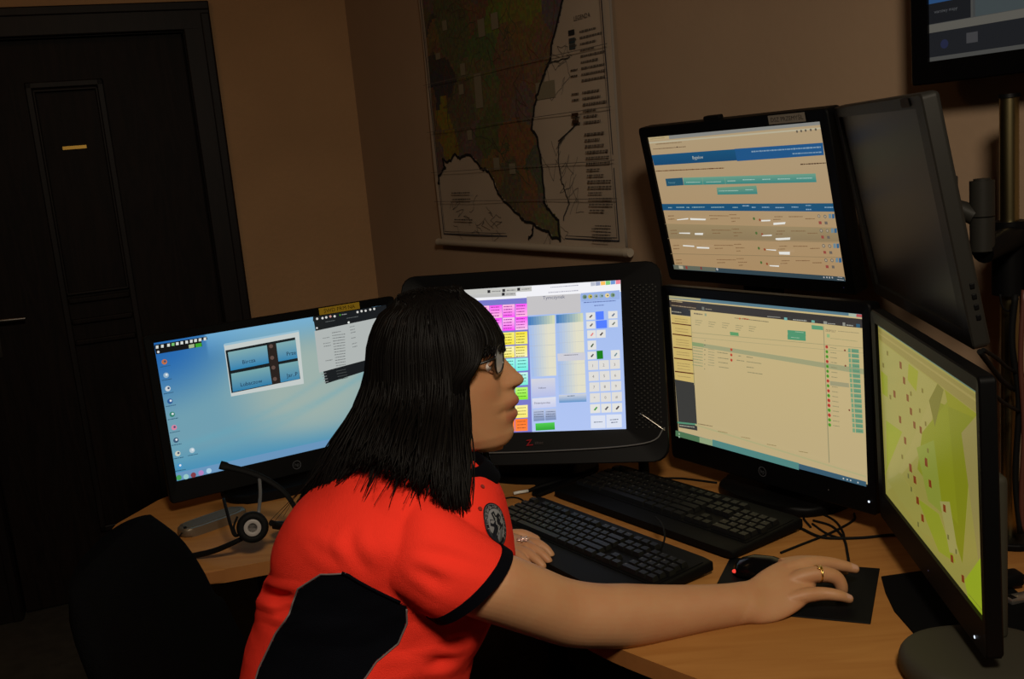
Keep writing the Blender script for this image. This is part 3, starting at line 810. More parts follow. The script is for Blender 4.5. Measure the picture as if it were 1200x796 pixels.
  ('d',0.542,0.901,0.589,0.900,0.005,(90,100,130)),
  ('d',0.602,0.901,0.650,0.900,0.005,(90,100,130)),
  ('q',[(0.800,0.081),(0.997,0.076),(0.996,0.137),(0.802,0.139)],(150,175,225)),
  ('c',0.820,0.108,0.015,(110,140,120)),
  ('c',0.822,0.109,0.005,(40,60,70)),
  ('c',0.848,0.108,0.015,(190,180,80)),
  ('c',0.851,0.108,0.005,(40,60,70)),
  ('c',0.877,0.108,0.015,(150,170,170)),
  ('c',0.879,0.108,0.005,(40,60,70)),
  ('c',0.905,0.107,0.015,(140,170,180)),
  ('c',0.908,0.108,0.005,(40,60,70)),
  ('c',0.934,0.107,0.015,(230,210,150)),
  ('c',0.936,0.107,0.005,(40,60,70)),
  ('c',0.962,0.107,0.015,(120,150,120)),
  ('c',0.964,0.107,0.005,(40,60,70)),
  ('d',0.814,0.146,0.975,0.146,0.007,(90,110,170)),
  ('d',0.867,0.171,0.916,0.171,0.007,(90,110,170)),
  ('q',[(0.823,0.216),(0.869,0.217),(0.868,0.265),(0.823,0.265)],(225,225,222)),
  ('q',[(0.838,0.247),(0.852,0.231),(0.857,0.236),(0.845,0.253)],(90,70,70)),
  ('q',[(0.872,0.213),(0.913,0.211),(0.913,0.268),(0.873,0.268)],(80,125,255)),
  ('q',[(0.935,0.214),(0.982,0.215),(0.981,0.265),(0.935,0.264)],(225,225,222)),
  ('q',[(0.951,0.246),(0.965,0.229),(0.970,0.234),(0.958,0.252)],(90,110,140)),
  ('q',[(0.824,0.274),(0.868,0.275),(0.868,0.325),(0.824,0.325)],(225,225,222)),
  ('q',[(0.839,0.306),(0.853,0.289),(0.857,0.295),(0.845,0.312)],(90,80,80)),
  ('q',[(0.872,0.274),(0.927,0.272),(0.927,0.326),(0.873,0.326)],(80,125,255)),
  ('q',[(0.937,0.272),(0.981,0.273),(0.981,0.323),(0.936,0.323)],(225,225,222)),
  ('q',[(0.951,0.305),(0.965,0.287),(0.97,0.293),(0.958,0.310)],(110,120,110)),
  ('q',[(0.826,0.336),(0.870,0.337),(0.870,0.390),(0.826,0.390)],(225,225,222)),
  ('q',[(0.841,0.371),(0.854,0.352),(0.859,0.358),(0.847,0.377)],(225,130,130)),
  ('q',[(0.873,0.336),(0.919,0.337),(0.918,0.390),(0.872,0.390)],(225,225,222)),
  ('q',[(0.888,0.371),(0.902,0.352),(0.907,0.358),(0.895,0.377)],(70,60,60)),
  ('q',[(0.826,0.406),(0.869,0.406),(0.869,0.467),(0.826,0.468)],(225,225,222)),
  ('q',[(0.840,0.445),(0.854,0.424),(0.858,0.430),(0.846,0.452)],(60,90,60)),
  ('q',[(0.824,0.479),(0.867,0.479),(0.867,0.530),(0.824,0.532)],(225,225,222)),
  ('q',[(0.838,0.512),(0.852,0.494),(0.856,0.500),(0.845,0.518)],(60,60,70)),
  ('q',[(0.870,0.476),(0.901,0.475),(0.902,0.531),(0.871,0.532)],(15,125,25)),
  ('q',[(0.941,0.477),(0.986,0.477),(0.986,0.534),(0.941,0.535)],(225,225,222)),
  ('q',[(0.956,0.514),(0.970,0.494),(0.974,0.500),(0.962,0.520)],(110,140,150)),
  ('q',[(0.825,0.541),(0.876,0.541),(0.875,0.602),(0.825,0.603)],(222,220,216)),
  ('t',0.843,0.583,0.018,'1',(120,115,115)),
  ('q',[(0.880,0.541),(0.930,0.541),(0.930,0.602),(0.880,0.603)],(222,220,216)),
  ('t',0.898,0.582,0.018,'2',(120,115,115)),
  ('q',[(0.935,0.540),(0.985,0.540),(0.984,0.601),(0.935,0.602)],(222,220,216)),
  ('t',0.953,0.582,0.018,'3',(120,115,115)),
  ('q',[(0.826,0.614),(0.877,0.614),(0.876,0.675),(0.826,0.676)],(222,220,216)),
  ('t',0.844,0.655,0.018,'4',(120,115,115)),
  ('q',[(0.881,0.613),(0.931,0.613),(0.931,0.674),(0.881,0.675)],(222,220,216)),
  ('t',0.899,0.654,0.018,'5',(120,115,115)),
  ('q',[(0.936,0.612),(0.986,0.612),(0.985,0.673),(0.936,0.674)],(222,220,216)),
  ('t',0.954,0.654,0.018,'6',(120,115,115)),
  ('q',[(0.828,0.686),(0.878,0.686),(0.877,0.746),(0.827,0.748)],(222,220,216)),
  ('t',0.846,0.727,0.018,'7',(120,115,115)),
  ('q',[(0.882,0.685),(0.932,0.685),(0.932,0.745),(0.882,0.747)],(222,220,216)),
  ('t',0.900,0.726,0.018,'8',(120,115,115)),
  ('q',[(0.937,0.684),(0.987,0.684),(0.986,0.744),(0.936,0.746)],(222,220,216)),
  ('t',0.955,0.725,0.018,'9',(120,115,115)),
  ('q',[(0.829,0.758),(0.879,0.758),(0.878,0.818),(0.828,0.820)],(222,220,216)),
  ('t',0.847,0.799,0.018,'*',(120,115,115)),
  ('q',[(0.883,0.757),(0.933,0.757),(0.933,0.817),(0.883,0.818)],(222,220,216)),
  ('t',0.901,0.798,0.018,'0',(120,115,115)),
  ('q',[(0.938,0.756),(0.988,0.755),(0.987,0.816),(0.937,0.817)],(222,220,216)),
  ('t',0.956,0.797,0.018,'#',(120,115,115)),
  ('q',[(0.828,0.831),(0.878,0.830),(0.878,0.888),(0.828,0.890)],(226,226,222)),
  ('q',[(0.845,0.868),(0.860,0.847),(0.865,0.854),(0.852,0.874)],(60,150,60)),
  ('q',[(0.883,0.830),(0.933,0.830),(0.932,0.888),(0.883,0.889)],(226,226,222)),
  ('q',[(0.9,0.867),(0.915,0.847),(0.920,0.853),(0.907,0.874)],(80,80,90)),
  ('q',[(0.938,0.830),(0.987,0.829),(0.987,0.887),(0.937,0.889)],(226,226,222)),
  ('q',[(0.954,0.867),(0.969,0.846),(0.974,0.853),(0.961,0.873)],(60,50,60)),
  ('q',[(0.829,0.906),(0.902,0.906),(0.901,0.99),(0.828,0.990)],(220,226,240)),
  ('q',[(0.907,0.903),(0.983,0.903),(0.982,0.989),(0.905,0.990)],(220,226,240)),
  ('d',0.844,0.950,0.886,0.949,0.007,(120,130,150)),
  ('d',0.924,0.938,0.966,0.936,0.007,(120,130,150)),
  ('d',0.930,0.956,0.962,0.954,0.008,(120,130,150)),
 ],
 'C': [
  ('q',[(-0.000,-0.000),(1.000,0.000),(0.999,0.020),(-0.001,0.026)],(90,125,140)),
  ('q',[(-0.000,-0.000),(0.193,0.000),(0.192,0.017),(-0.001,0.022)],(175,170,130)),
  ('q',[(0.936,0.005),(0.998,0.006),(0.998,0.026),(0.936,0.023)],(175,190,170)),
  ('q',[(0.969,0.006),(0.994,0.006),(0.994,0.022),(0.968,0.022)],(190,90,90)),
  ('q',[(-0.000,0.034),(0.999,0.031),(0.999,0.083),(-0.001,0.087)],(60,56,55)),
  ('q',[(0.004,0.041),(0.163,0.046),(0.162,0.088),(0.005,0.071)],(60,50,45)),
  ('q',[(0.007,0.08),(0.128,0.086),(0.127,0.133),(0.006,0.134)],(52,52,54)),
  ('d',0.010,0.114,0.070,0.114,0.009,(150,145,130)),
  ('d',0.013,0.042,0.082,0.041,0.007,(180,160,120)),
  ('d',0.011,0.070,0.162,0.073,0.007,(160,140,110)),
  ('r',0.197,0.058,0.211,0.079,(120,120,110)),
  ('d',0.218,0.070,0.255,0.070,0.006,(150,140,120)),
  ('q',[(0.006,0.138),(0.127,0.137),(0.126,0.590),(0.002,0.602)],(212,186,112)),
  ('q',[(0.006,0.192),(0.127,0.191),(0.127,0.199),(0.005,0.199)],(92,42,26)),
  ('q',[(0.006,0.268),(0.127,0.266),(0.127,0.274),(0.005,0.276)],(92,42,26)),
  ('q',[(0.006,0.362),(0.128,0.358),(0.127,0.365),(0.005,0.370)],(92,42,26)),
  ('q',[(0.005,0.439),(0.128,0.433),(0.127,0.441),(0.005,0.447)],(92,42,26)),
  ('q',[(0.005,0.533),(0.128,0.525),(0.127,0.533),(0.005,0.542)],(92,42,26)),
  ('d',0.027,0.160,0.107,0.160,0.005,(165,140,90)),
  ('d',0.027,0.178,0.107,0.177,0.005,(165,140,90)),
  ('d',0.027,0.228,0.107,0.227,0.005,(165,140,90)),
  ('d',0.027,0.247,0.107,0.246,0.005,(165,140,90)),
  ('d',0.027,0.306,0.107,0.304,0.005,(165,140,90)),
  ('d',0.027,0.324,0.107,0.321,0.005,(165,140,90)),
  ('d',0.027,0.341,0.107,0.338,0.005,(165,140,90)),
  ('d',0.026,0.394,0.106,0.390,0.005,(165,140,90)),
  ('d',0.026,0.411,0.106,0.407,0.005,(165,140,90)),
  ('d',0.026,0.473,0.106,0.468,0.005,(165,140,90)),
  ('d',0.026,0.490,0.106,0.485,0.005,(165,140,90)),
  ('d',0.026,0.512,0.106,0.507,0.005,(165,140,90)),
  ('d',0.025,0.565,0.106,0.559,0.005,(165,140,90)),
  ('q',[(0.005,0.594),(0.127,0.592),(0.126,0.929),(0.009,0.939)],(62,62,60)),
  ('q',[(0.002,0.899),(0.126,0.880),(0.125,0.892),(0.003,0.912)],(90,150,120)),
  ('d',0.015,0.923,0.110,0.909,0.007,(170,170,150)),
  ('q',[(0.131,0.088),(0.133,0.089),(0.129,0.606),(0.124,0.608)],(165,155,110)),
  ('d',0.152,0.108,0.203,0.109,0.010,(120,110,90)),
  ('r',0.215,0.099,0.226,0.116,(150,160,130)),
  ('d',0.384,0.107,0.565,0.107,0.006,(130,120,90)),
  ('c',0.413,0.107,0.006,(200,90,40)),
  ('d',0.429,0.104,0.460,0.105,0.008,(170,70,40)),
  ('d',0.157,0.152,0.201,0.152,0.005,(150,142,105)),
  ('d',0.157,0.166,0.193,0.167,0.005,(150,142,105)),
  ('d',0.156,0.181,0.185,0.183,0.005,(150,142,105)),
  ('d',0.237,0.152,0.279,0.152,0.005,(150,142,105)),
  ('d',0.236,0.166,0.271,0.167,0.005,(150,142,105)),
  ('d',0.235,0.181,0.264,0.183,0.005,(150,142,105)),
  ('d',0.314,0.148,0.355,0.148,0.005,(150,142,105)),
  ('d',0.313,0.162,0.348,0.163,0.005,(150,142,105)),
  ('d',0.313,0.176,0.340,0.178,0.005,(150,142,105)),
  ('d',0.389,0.153,0.429,0.153,0.005,(150,142,105)),
  ('d',0.388,0.166,0.421,0.167,0.005,(150,142,105)),
  ('d',0.388,0.180,0.414,0.182,0.005,(150,142,105)),
  ('d',0.462,0.149,0.500,0.149,0.005,(150,142,105)),
  ('d',0.461,0.162,0.493,0.163,0.005,(150,142,105)),
  ('d',0.460,0.176,0.486,0.178,0.005,(150,142,105)),
  ('q',[(0.356,0.200),(0.403,0.199),(0.404,0.221),(0.357,0.223)],(100,160,105)),
  ('q',[(0.131,0.238),(1.025,0.191),(1.025,0.194),(0.130,0.242)],(165,158,115)),
  ('q',[(0.129,0.271),(1.025,0.220),(1.025,0.222),(0.129,0.274)],(170,162,120)),
  ('q',[(0.131,0.305),(1.017,0.314),(1.016,0.346),(0.131,0.332)],(165,165,125)),
  ('q',[(0.131,0.305),(0.200,0.305),(0.201,0.328),(0.131,0.332)],(140,160,110)),
  ('d',0.134,0.343,0.195,0.342,0.006,(140,150,110)),
  ('d',0.227,0.338,0.263,0.337,0.005,(150,145,110)),
  ('c',0.210,0.282,0.004,(130,130,100)),
  ('d',0.133,0.363,0.194,0.362,0.006,(140,150,110)),
  ('d',0.226,0.355,0.262,0.355,0.005,(150,145,110)),
  ('c',0.208,0.314,0.004,(60,70,50)),
  ('d',0.132,0.383,0.193,0.382,0.006,(140,150,110)),
  ('d',0.226,0.373,0.261,0.373,0.005,(150,145,110)),
  ('c',0.207,0.347,0.004,(60,70,50)),
  ('d',0.131,0.403,0.192,0.401,0.006,(140,150,110)),
  ('d',0.225,0.391,0.260,0.391,0.005,(150,145,110)),
  ('c',0.205,0.379,0.004,(60,70,50)),
  ('d',0.129,0.422,0.191,0.421,0.006,(140,150,110)),
  ('d',0.224,0.409,0.259,0.408,0.005,(150,145,110)),
  ('c',0.203,0.412,0.004,(130,130,100)),
  ('d',0.128,0.442,0.190,0.441,0.006,(140,150,110)),
  ('d',0.223,0.427,0.259,0.426,0.005,(150,145,110)),
  ('c',0.202,0.444,0.004,(130,130,100)),
  ('d',0.127,0.463,0.189,0.461,0.006,(140,150,110)),
  ('d',0.222,0.445,0.258,0.444,0.005,(150,145,110)),
  ('c',0.200,0.477,0.004,(130,130,100)),
  ('c',0.361,0.316,0.010,(190,70,45)),
  ('r',0.357,0.309,0.366,0.311,(215,140,110)),
  ('c',0.359,0.351,0.010,(190,70,45)),
  ('r',0.355,0.343,0.364,0.346,(215,140,110)),
  ('c',0.358,0.386,0.010,(190,70,45)),
  ('r',0.353,0.378,0.363,0.380,(215,140,110)),
  ('d',0.280,0.348,0.342,0.347,0.006,(140,135,100)),
  ('d',0.282,0.384,0.344,0.382,0.006,(140,135,100)),
  ('d',0.284,0.414,0.339,0.412,0.006,(140,135,100)),
  ('d',0.286,0.445,0.341,0.443,0.006,(140,135,100)),
  ('d',0.397,0.350,0.413,0.349,0.006,(140,135,100)),
  ('d',0.388,0.380,0.429,0.379,0.006,(140,135,100)),
  ('d',0.443,0.348,0.476,0.348,0.006,(140,135,100)),
  ('d',0.442,0.379,0.520,0.377,0.006,(140,135,100)),
  ('d',0.440,0.414,0.48,0.412,0.006,(140,135,100)),
  ('d',0.445,0.447,0.523,0.444,0.006,(140,135,100)),
  ('q',[(0.661,0.141),(0.748,0.136),(0.748,0.165),(0.662,0.170)],(85,155,115)),
  ('q',[(0.660,0.170),(0.747,0.165),(0.747,0.194),(0.660,0.199)],(85,155,115)),
  ('d',0.698,0.146,0.738,0.145,0.004,(170,200,170)),
  ('d',0.677,0.183,0.717,0.181,0.004,(170,200,170)),
  ('q',[(0.777,0.093),(0.829,0.093),(0.830,0.116),(0.778,0.118)],(95,160,120)),
  ('q',[(0.564,0.069),(0.630,0.067),(0.630,0.070),(0.564,0.073)],(160,160,150)),
  ('r',0.648,0.065,0.663,0.082,(120,180,175)),
  ('d',0.691,0.073,0.756,0.071,0.007,(170,170,160)),
  ('r',0.778,0.064,0.793,0.078,(110,175,160)),
  ('r',0.833,0.062,0.849,0.079,(150,150,140)),
  ('d',0.852,0.073,0.886,0.072,0.006,(170,170,160)),
  ('r',0.918,0.057,0.929,0.077,(150,150,140)),
  ('d',0.934,0.070,0.964,0.070,0.006,(170,170,160)),
  ('r',0.976,0.057,0.992,0.077,(50,95,120)),
  ('q',[(0.831,0.093),(0.834,0.092),(0.835,0.917),(0.831,0.919)],(150,145,110)),
  ('t',0.840,0.121,0.013,'ZESPOLY',(110,100,80)),
  ('r',0.846,0.135,0.859,0.155,(150,185,130)),
  ('d',0.862,0.158,0.980,0.157,0.004,(165,160,115)),
  ('d',0.897,0.111,0.987,0.108,0.004,(150,140,105)),
  ('c',0.844,0.212,0.010,(200,65,55)),
  ('c',0.844,0.212,0.004,(120,60,45)),
  ('d',0.860,0.213,0.887,0.214,0.005,(145,140,105)),
  ('c',0.844,0.241,0.010,(90,165,50)),
  ('c',0.844,0.241,0.004,(60,110,40)),
  ('d',0.860,0.242,0.887,0.242,0.005,(145,140,105)),
  ('c',0.844,0.270,0.010,(90,165,50)),
  ('c',0.844,0.270,0.004,(60,110,40)),
  ('d',0.860,0.271,0.888,0.271,0.005,(145,140,105)),
  ('c',0.844,0.299,0.010,(200,65,55)),
  ('c',0.844,0.299,0.004,(120,60,45)),
  ('d',0.860,0.300,0.888,0.300,0.005,(145,140,105)),
  ('c',0.844,0.328,0.010,(90,165,50)),
  ('c',0.844,0.328,0.004,(60,110,40)),
  ('d',0.860,0.329,0.888,0.329,0.005,(145,140,105)),
  ('c',0.844,0.357,0.010,(90,165,50)),
  ('c',0.844,0.357,0.004,(60,110,40)),
  ('d',0.861,0.358,0.888,0.357,0.005,(145,140,105)),
  ('c',0.844,0.386,0.010,(90,165,50)),
  ('c',0.844,0.386,0.004,(60,110,40)),
  ('d',0.861,0.387,0.888,0.386,0.005,(145,140,105)),
  ('c',0.844,0.415,0.010,(200,65,55)),
  ('c',0.844,0.415,0.004,(120,60,45)),
  ('d',0.861,0.416,0.888,0.415,0.005,(145,140,105)),
  ('c',0.844,0.444,0.010,(90,165,50)),
  ('c',0.844,0.444,0.004,(60,110,40)),
  ('d',0.861,0.445,0.888,0.444,0.005,(145,140,105)),
  ('c',0.845,0.474,0.010,(200,65,55)),
  ('c',0.845,0.474,0.004,(120,60,45)),
  ('d',0.861,0.474,0.888,0.473,0.005,(145,140,105)),
  ('c',0.845,0.503,0.011,(90,165,50)),
  ('c',0.845,0.503,0.004,(60,110,40)),
  ('d',0.861,0.503,0.888,0.502,0.005,(145,140,105)),
  ('c',0.845,0.532,0.011,(200,65,55)),
  ('c',0.845,0.532,0.004,(120,60,45)),
  ('d',0.861,0.532,0.888,0.531,0.005,(145,140,105)),
  ('c',0.845,0.562,0.011,(200,65,55)),
  ('c',0.845,0.562,0.004,(120,60,45)),
  ('d',0.861,0.561,0.889,0.560,0.005,(145,140,105)),
  ('c',0.845,0.591,0.011,(90,165,50)),
  ('c',0.845,0.591,0.004,(60,110,40)),
  ('d',0.861,0.591,0.889,0.589,0.005,(145,140,105)),
  ('c',0.845,0.621,0.011,(200,65,55)),
  ('c',0.845,0.621,0.004,(120,60,45)),
  ('d',0.861,0.620,0.889,0.618,0.005,(145,140,105)),
  ('c',0.845,0.650,0.011,(90,165,50)),
  ('c',0.845,0.650,0.004,(60,110,40)),
  ('d',0.861,0.65,0.889,0.648,0.005,(145,140,105)),
  ('c',0.845,0.680,0.011,(90,165,50)),
  ('c',0.845,0.680,0.004,(60,110,40)),
  ('d',0.861,0.679,0.889,0.677,0.005,(145,140,105)),
  ('q',[(0.941,0.203),(0.951,0.202),(0.951,0.225),(0.940,0.226)],(125,165,125)),
  ('q',[(0.954,0.202),(0.986,0.201),(0.986,0.223),(0.954,0.225)],(115,160,125)),
  ('d',0.957,0.214,0.982,0.213,0.004,(85,130,105)),
  ('q',[(0.941,0.232),(0.951,0.231),(0.951,0.254),(0.941,0.255)],(125,165,125)),
  ('q',[(0.954,0.231),(0.986,0.229),(0.986,0.252),(0.955,0.254)],(115,160,125)),
  ('d',0.958,0.243,0.982,0.242,0.004,(85,130,105)),
  ('q',[(0.942,0.261),(0.952,0.260),(0.952,0.283),(0.942,0.284)],(125,165,125)),
  ('q',[(0.955,0.26),(0.987,0.258),(0.987,0.280),(0.955,0.283)],(115,160,125)),
  ('d',0.958,0.272,0.983,0.271,0.004,(85,130,105)),
  ('q',[(0.942,0.29),(0.952,0.289),(0.952,0.312),(0.942,0.313)],(125,165,125)),
  ('q',[(0.955,0.288),(0.987,0.286),(0.987,0.309),(0.956,0.312)],(115,160,125)),
  ('d',0.959,0.301,0.984,0.299,0.004,(85,130,105)),
  ('q',[(0.943,0.319),(0.953,0.318),(0.953,0.341),(0.943,0.342)],(125,165,125)),
  ('q',[(0.956,0.317),(0.988,0.315),(0.988,0.338),(0.957,0.341)],(115,160,125)),
  ('d',0.959,0.330,0.984,0.328,0.004,(85,130,105)),
  ('q',[(0.943,0.348),(0.953,0.347),(0.953,0.370),(0.943,0.371)],(125,165,125)),
  ('q',[(0.956,0.346),(0.989,0.344),(0.989,0.367),(0.957,0.370)],(115,160,125)),
  ('d',0.960,0.359,0.985,0.357,0.004,(85,130,105)),
  ('q',[(0.944,0.377),(0.954,0.376),(0.954,0.399),(0.944,0.400)],(125,165,125)),
  ('q',[(0.957,0.375),(0.989,0.373),(0.989,0.396),(0.958,0.399)],(115,160,125)),
  ('d',0.960,0.388,0.985,0.386,0.004,(85,130,105)),
  ('q',[(0.944,0.406),(0.955,0.405),(0.955,0.428),(0.944,0.429)],(125,165,125)),
  ('q',[(0.958,0.404),(0.990,0.402),(0.990,0.424),(0.958,0.428)],(115,160,125)),
  ('d',0.961,0.417,0.986,0.415,0.004,(85,130,105)),
  ('q',[(0.945,0.435),(0.955,0.434),(0.955,0.457),(0.945,0.458)],(125,165,125)),
  ('q',[(0.958,0.433),(0.990,0.430),(0.990,0.453),(0.959,0.457)],(115,160,125)),
  ('d',0.961,0.446,0.986,0.444,0.004,(85,130,105)),
  ('q',[(0.945,0.464),(0.956,0.463),(0.956,0.487),(0.945,0.487)],(125,165,125)),
  ('q',[(0.959,0.463),(0.991,0.459),(0.991,0.482),(0.959,0.486)],(115,160,125)),
  ('d',0.962,0.475,0.987,0.473,0.004,(85,130,105)),
  ('q',[(0.946,0.494),(0.956,0.493),(0.956,0.516),(0.946,0.517)],(125,165,125)),
  ('q',[(0.959,0.492),(0.992,0.488),(0.992,0.511),(0.960,0.516)],(115,160,125)),
  ('d',0.963,0.504,0.988,0.502,0.004,(85,130,105)),
  ('q',[(0.947,0.523),(0.957,0.522),(0.957,0.545),(0.947,0.546)],(125,165,125)),
  ('q',[(0.960,0.521),(0.992,0.517),(0.992,0.540),(0.960,0.545)],(115,160,125)),
  ('d',0.963,0.533,0.988,0.531,0.004,(85,130,105)),
  ('q',[(0.947,0.552),(0.957,0.551),(0.957,0.574),(0.947,0.576)],(125,165,125)),
  ('q',[(0.960,0.550),(0.993,0.546),(0.993,0.569),(0.961,0.574)],(115,160,125)),
  ('d',0.964,0.563,0.989,0.560,0.004,(85,130,105)),
  ('q',[(0.948,0.582),(0.958,0.580),(0.958,0.604),(0.948,0.605)],(125,165,125)),
  ('q',[(0.961,0.58),(0.993,0.575),(0.993,0.599),(0.962,0.603)],(115,160,125)),
  ('d',0.964,0.592,0.989,0.589,0.004,(85,130,105)),
  ('q',[(0.948,0.611),(0.959,0.610),(0.959,0.633),(0.948,0.634)],(125,165,125)),
  ('q',[(0.962,0.609),(0.994,0.605),(0.994,0.628),(0.962,0.633)],(115,160,125)),
  ('d',0.965,0.621,0.990,0.618,0.004,(85,130,105)),
  ('q',[(0.949,0.640),(0.959,0.639),(0.959,0.662),(0.949,0.664)],(125,165,125)),
  ('q',[(0.962,0.638),(0.994,0.634),(0.994,0.657),(0.963,0.662)],(115,160,125)),
  ('d',0.965,0.651,0.991,0.647,0.004,(85,130,105)),
  ('q',[(0.949,0.670),(0.960,0.669),(0.960,0.692),(0.949,0.693)],(125,165,125)),
  ('q',[(0.963,0.668),(0.995,0.663),(0.995,0.686),(0.963,0.692)],(115,160,125)),
  ('d',0.966,0.680,0.991,0.677,0.004,(85,130,105)),
  ('c',0.928,0.216,0.006,(130,70,50)),
  ('c',0.928,0.306,0.006,(130,70,50)),
  ('c',0.938,0.565,0.006,(130,70,50)),
  ('q',[(0.856,0.411),(0.940,0.406),(0.941,0.431),(0.857,0.437)],(165,160,125)),
  ('q',[(0.129,0.875),(1.001,0.938),(1.001,0.948),(0.129,0.887)],(185,178,130)),
  ('d',0.147,0.869,0.234,0.862,0.006,(120,100,70)),
  ('q',[(0.008,0.957),(1.000,0.973),(1.0,1.003),(0.000,0.999)],(60,95,115)),
  ('q',[(0.002,0.958),(0.151,0.961),(0.149,1.001),(0.000,0.999)],(80,120,85)),
  ('q',[(0.151,0.961),(0.229,0.961),(0.227,1.001),(0.149,1.001)],(150,170,130)),
  ('q',[(0.229,0.955),(0.693,0.965),(0.691,1.010),(0.227,1.001)],(85,140,135)),
  ('d',0.266,0.887,0.319,0.883,0.006,(150,130,85)),
  ('d',0.396,0.887,0.447,0.883,0.005,(150,130,85)),
  ('d',0.535,0.893,0.583,0.889,0.005,(150,130,85)),
  ('d',0.695,0.888,0.740,0.884,0.005,(150,130,85)),
  ('c',0.901,0.989,0.005,(200,205,200)),
  ('c',0.918,0.989,0.005,(200,205,200)),
  ('c',0.933,0.989,0.005,(200,205,200)),
  ('c',0.965,0.990,0.005,(200,205,200)),
  ('d',0.138,0.062,0.156,0.061,0.004,(120,110,90)),
  ('d',0.137,0.082,0.155,0.081,0.004,(120,110,90)),
  ('c',0.025,0.977,0.007,(160,190,160)),
  ('c',0.024,0.998,0.007,(160,190,160)),
 ],
 'D': [
  ('q',[(0.142,0.000),(1.0,0.000),(0.999,0.023),(0.140,0.029)],(150,150,145)),
  ('q',[(0.0,-0.000),(0.142,0.000),(0.141,0.024),(-0.001,0.026)],(200,180,135)),
  ('d',0.014,0.016,0.113,0.015,0.004,(150,125,85)),
  ('q',[(-0.001,0.037),(0.998,0.038),(0.998,0.048),(-0.002,0.048)],(205,195,165)),
  ('d',0.044,0.056,0.218,0.057,0.006,(130,105,75)),
  ('d',0.019,0.090,0.240,0.090,0.006,(120,95,70)),
  ('c',0.184,0.088,0.005,(60,45,40)),
  ('c',0.876,0.051,0.008,(110,100,85)),
  ('c',0.897,0.05,0.008,(110,100,85)),
  ('c',0.919,0.049,0.008,(110,100,85)),
  ('c',0.944,0.048,0.008,(110,100,85)),
  ('c',0.968,0.048,0.008,(110,100,85)),
  ('q',[(0.001,0.133),(0.991,0.131),(0.987,0.206),(0.004,0.210)],(28,92,135),(24,80,122)),
  ('q',[(0.529,0.130),(0.991,0.131),(0.987,0.206),(0.531,0.213)],(35,95,150)),
  ('t',0.266,0.181,0.022,'Bygelow',(200,205,195)),
  ('d',0.621,0.156,0.979,0.156,0.01,(140,170,195)),
  ('d',0.835,0.186,0.979,0.187,0.008,(140,170,195)),
  ('d',0.008,0.252,0.449,0.254,0.008,(110,70,40)),
  ('d',0.867,0.255,0.992,0.254,0.008,(90,65,45)),
  ('q',[(0.064,0.311),(0.179,0.308),(0.178,0.363),(0.063,0.367)],(38,92,118)),
  ('t',0.079,0.346,0.011,'Dyspozycje',(120,170,180)),
  ('q',[(0.182,0.309),(0.934,0.316),(0.932,0.370),(0.180,0.363)],(120,175,150),(60,145,140)),
  ('q',[(0.383,0.387),(0.616,0.381),(0.614,0.438),(0.380,0.437)],(125,170,140),(60,145,140)),
  ('d',0.197,0.343,0.288,0.345,0.007,(170,205,190)),
  ('d',0.325,0.346,0.417,0.347,0.007,(170,205,190)),
  ('d',0.456,0.344,0.504,0.344,0.007,(170,205,190)),
  ('d',0.393,0.411,0.509,0.411,0.007,(170,205,190)),
  ('d',0.546,0.339,0.615,0.340,0.006,(180,215,205)),
  ('d',0.656,0.341,0.7,0.341,0.006,(180,215,205)),
  ('d',0.739,0.342,0.803,0.343,0.006,(180,215,205)),
  ('d',0.837,0.342,0.915,0.343,0.006,(180,215,205)),
  ('d',0.551,0.407,0.597,0.407,0.006,(180,215,205)),
  ('q',[(0.307,0.309),(0.309,0.309),(0.306,0.363),(0.304,0.363)],(150,180,150)),
  ('q',[(0.444,0.320),(0.446,0.321),(0.443,0.374),(0.441,0.374)],(150,180,150)),
  ('q',[(0.006,0.498),(1.003,0.504),(1.004,0.557),(0.004,0.547)],(30,92,128),(28,90,135)),
  ('d',0.044,0.527,0.070,0.527,0.009,(150,185,195)),
  ('d',0.1,0.525,0.154,0.525,0.008,(150,185,195)),
  ('d',0.168,0.526,0.189,0.526,0.008,(150,185,195)),
  ('d',0.204,0.525,0.287,0.524,0.008,(150,185,195)),
  ('d',0.327,0.526,0.407,0.525,0.008,(150,185,195)),
  ('d',0.458,0.527,0.490,0.527,0.008,(150,185,195)),
  ('d',0.518,0.516,0.557,0.516,0.008,(150,185,210)),
  ('d',0.570,0.527,0.593,0.527,0.008,(150,185,210)),
  ('d',0.627,0.527,0.668,0.527,0.008,(150,185,210)),
  ('d',0.701,0.529,0.748,0.529,0.007,(150,185,210)),
  ('d',0.787,0.526,0.822,0.527,0.007,(150,185,210)),
  ('d',0.861,0.516,0.888,0.516,0.007,(150,185,210)),
  ('d',0.859,0.542,0.886,0.542,0.007,(150,185,210)),
  ('d',0.953,0.529,0.995,0.529,0.007,(150,185,210)),
  ('q',[(-0.009,0.650),(0.993,0.658),(0.993,0.661),(-0.010,0.654)],(150,130,95)),
  ('d',0.033,0.590,0.075,0.588,0.007,(140,105,70)),
  ('d',0.030,0.615,0.073,0.612,0.007,(140,105,70)),
  ('d',0.307,0.585,0.425,0.586,0.006,(140,105,70)),
  ('d',0.308,0.609,0.358,0.607,0.006,(140,105,70)),
  ('d',0.431,0.578,0.475,0.577,0.006,(140,105,70)),
  ('d',0.437,0.603,0.490,0.602,0.006,(140,105,70)),
  ('d',0.438,0.626,0.462,0.623,0.006,(140,105,70)),
  ('d',0.688,0.590,0.732,0.589,0.006,(140,105,70)),
  ('d',0.764,0.589,0.839,0.588,0.006,(140,105,70)),
  ('d',0.849,0.602,0.898,0.601,0.006,(140,105,70)),
  ('d',0.679,0.609,0.719,0.607,0.006,(140,105,70)),
  ('c',0.573,0.604,0.010,(90,120,60)),
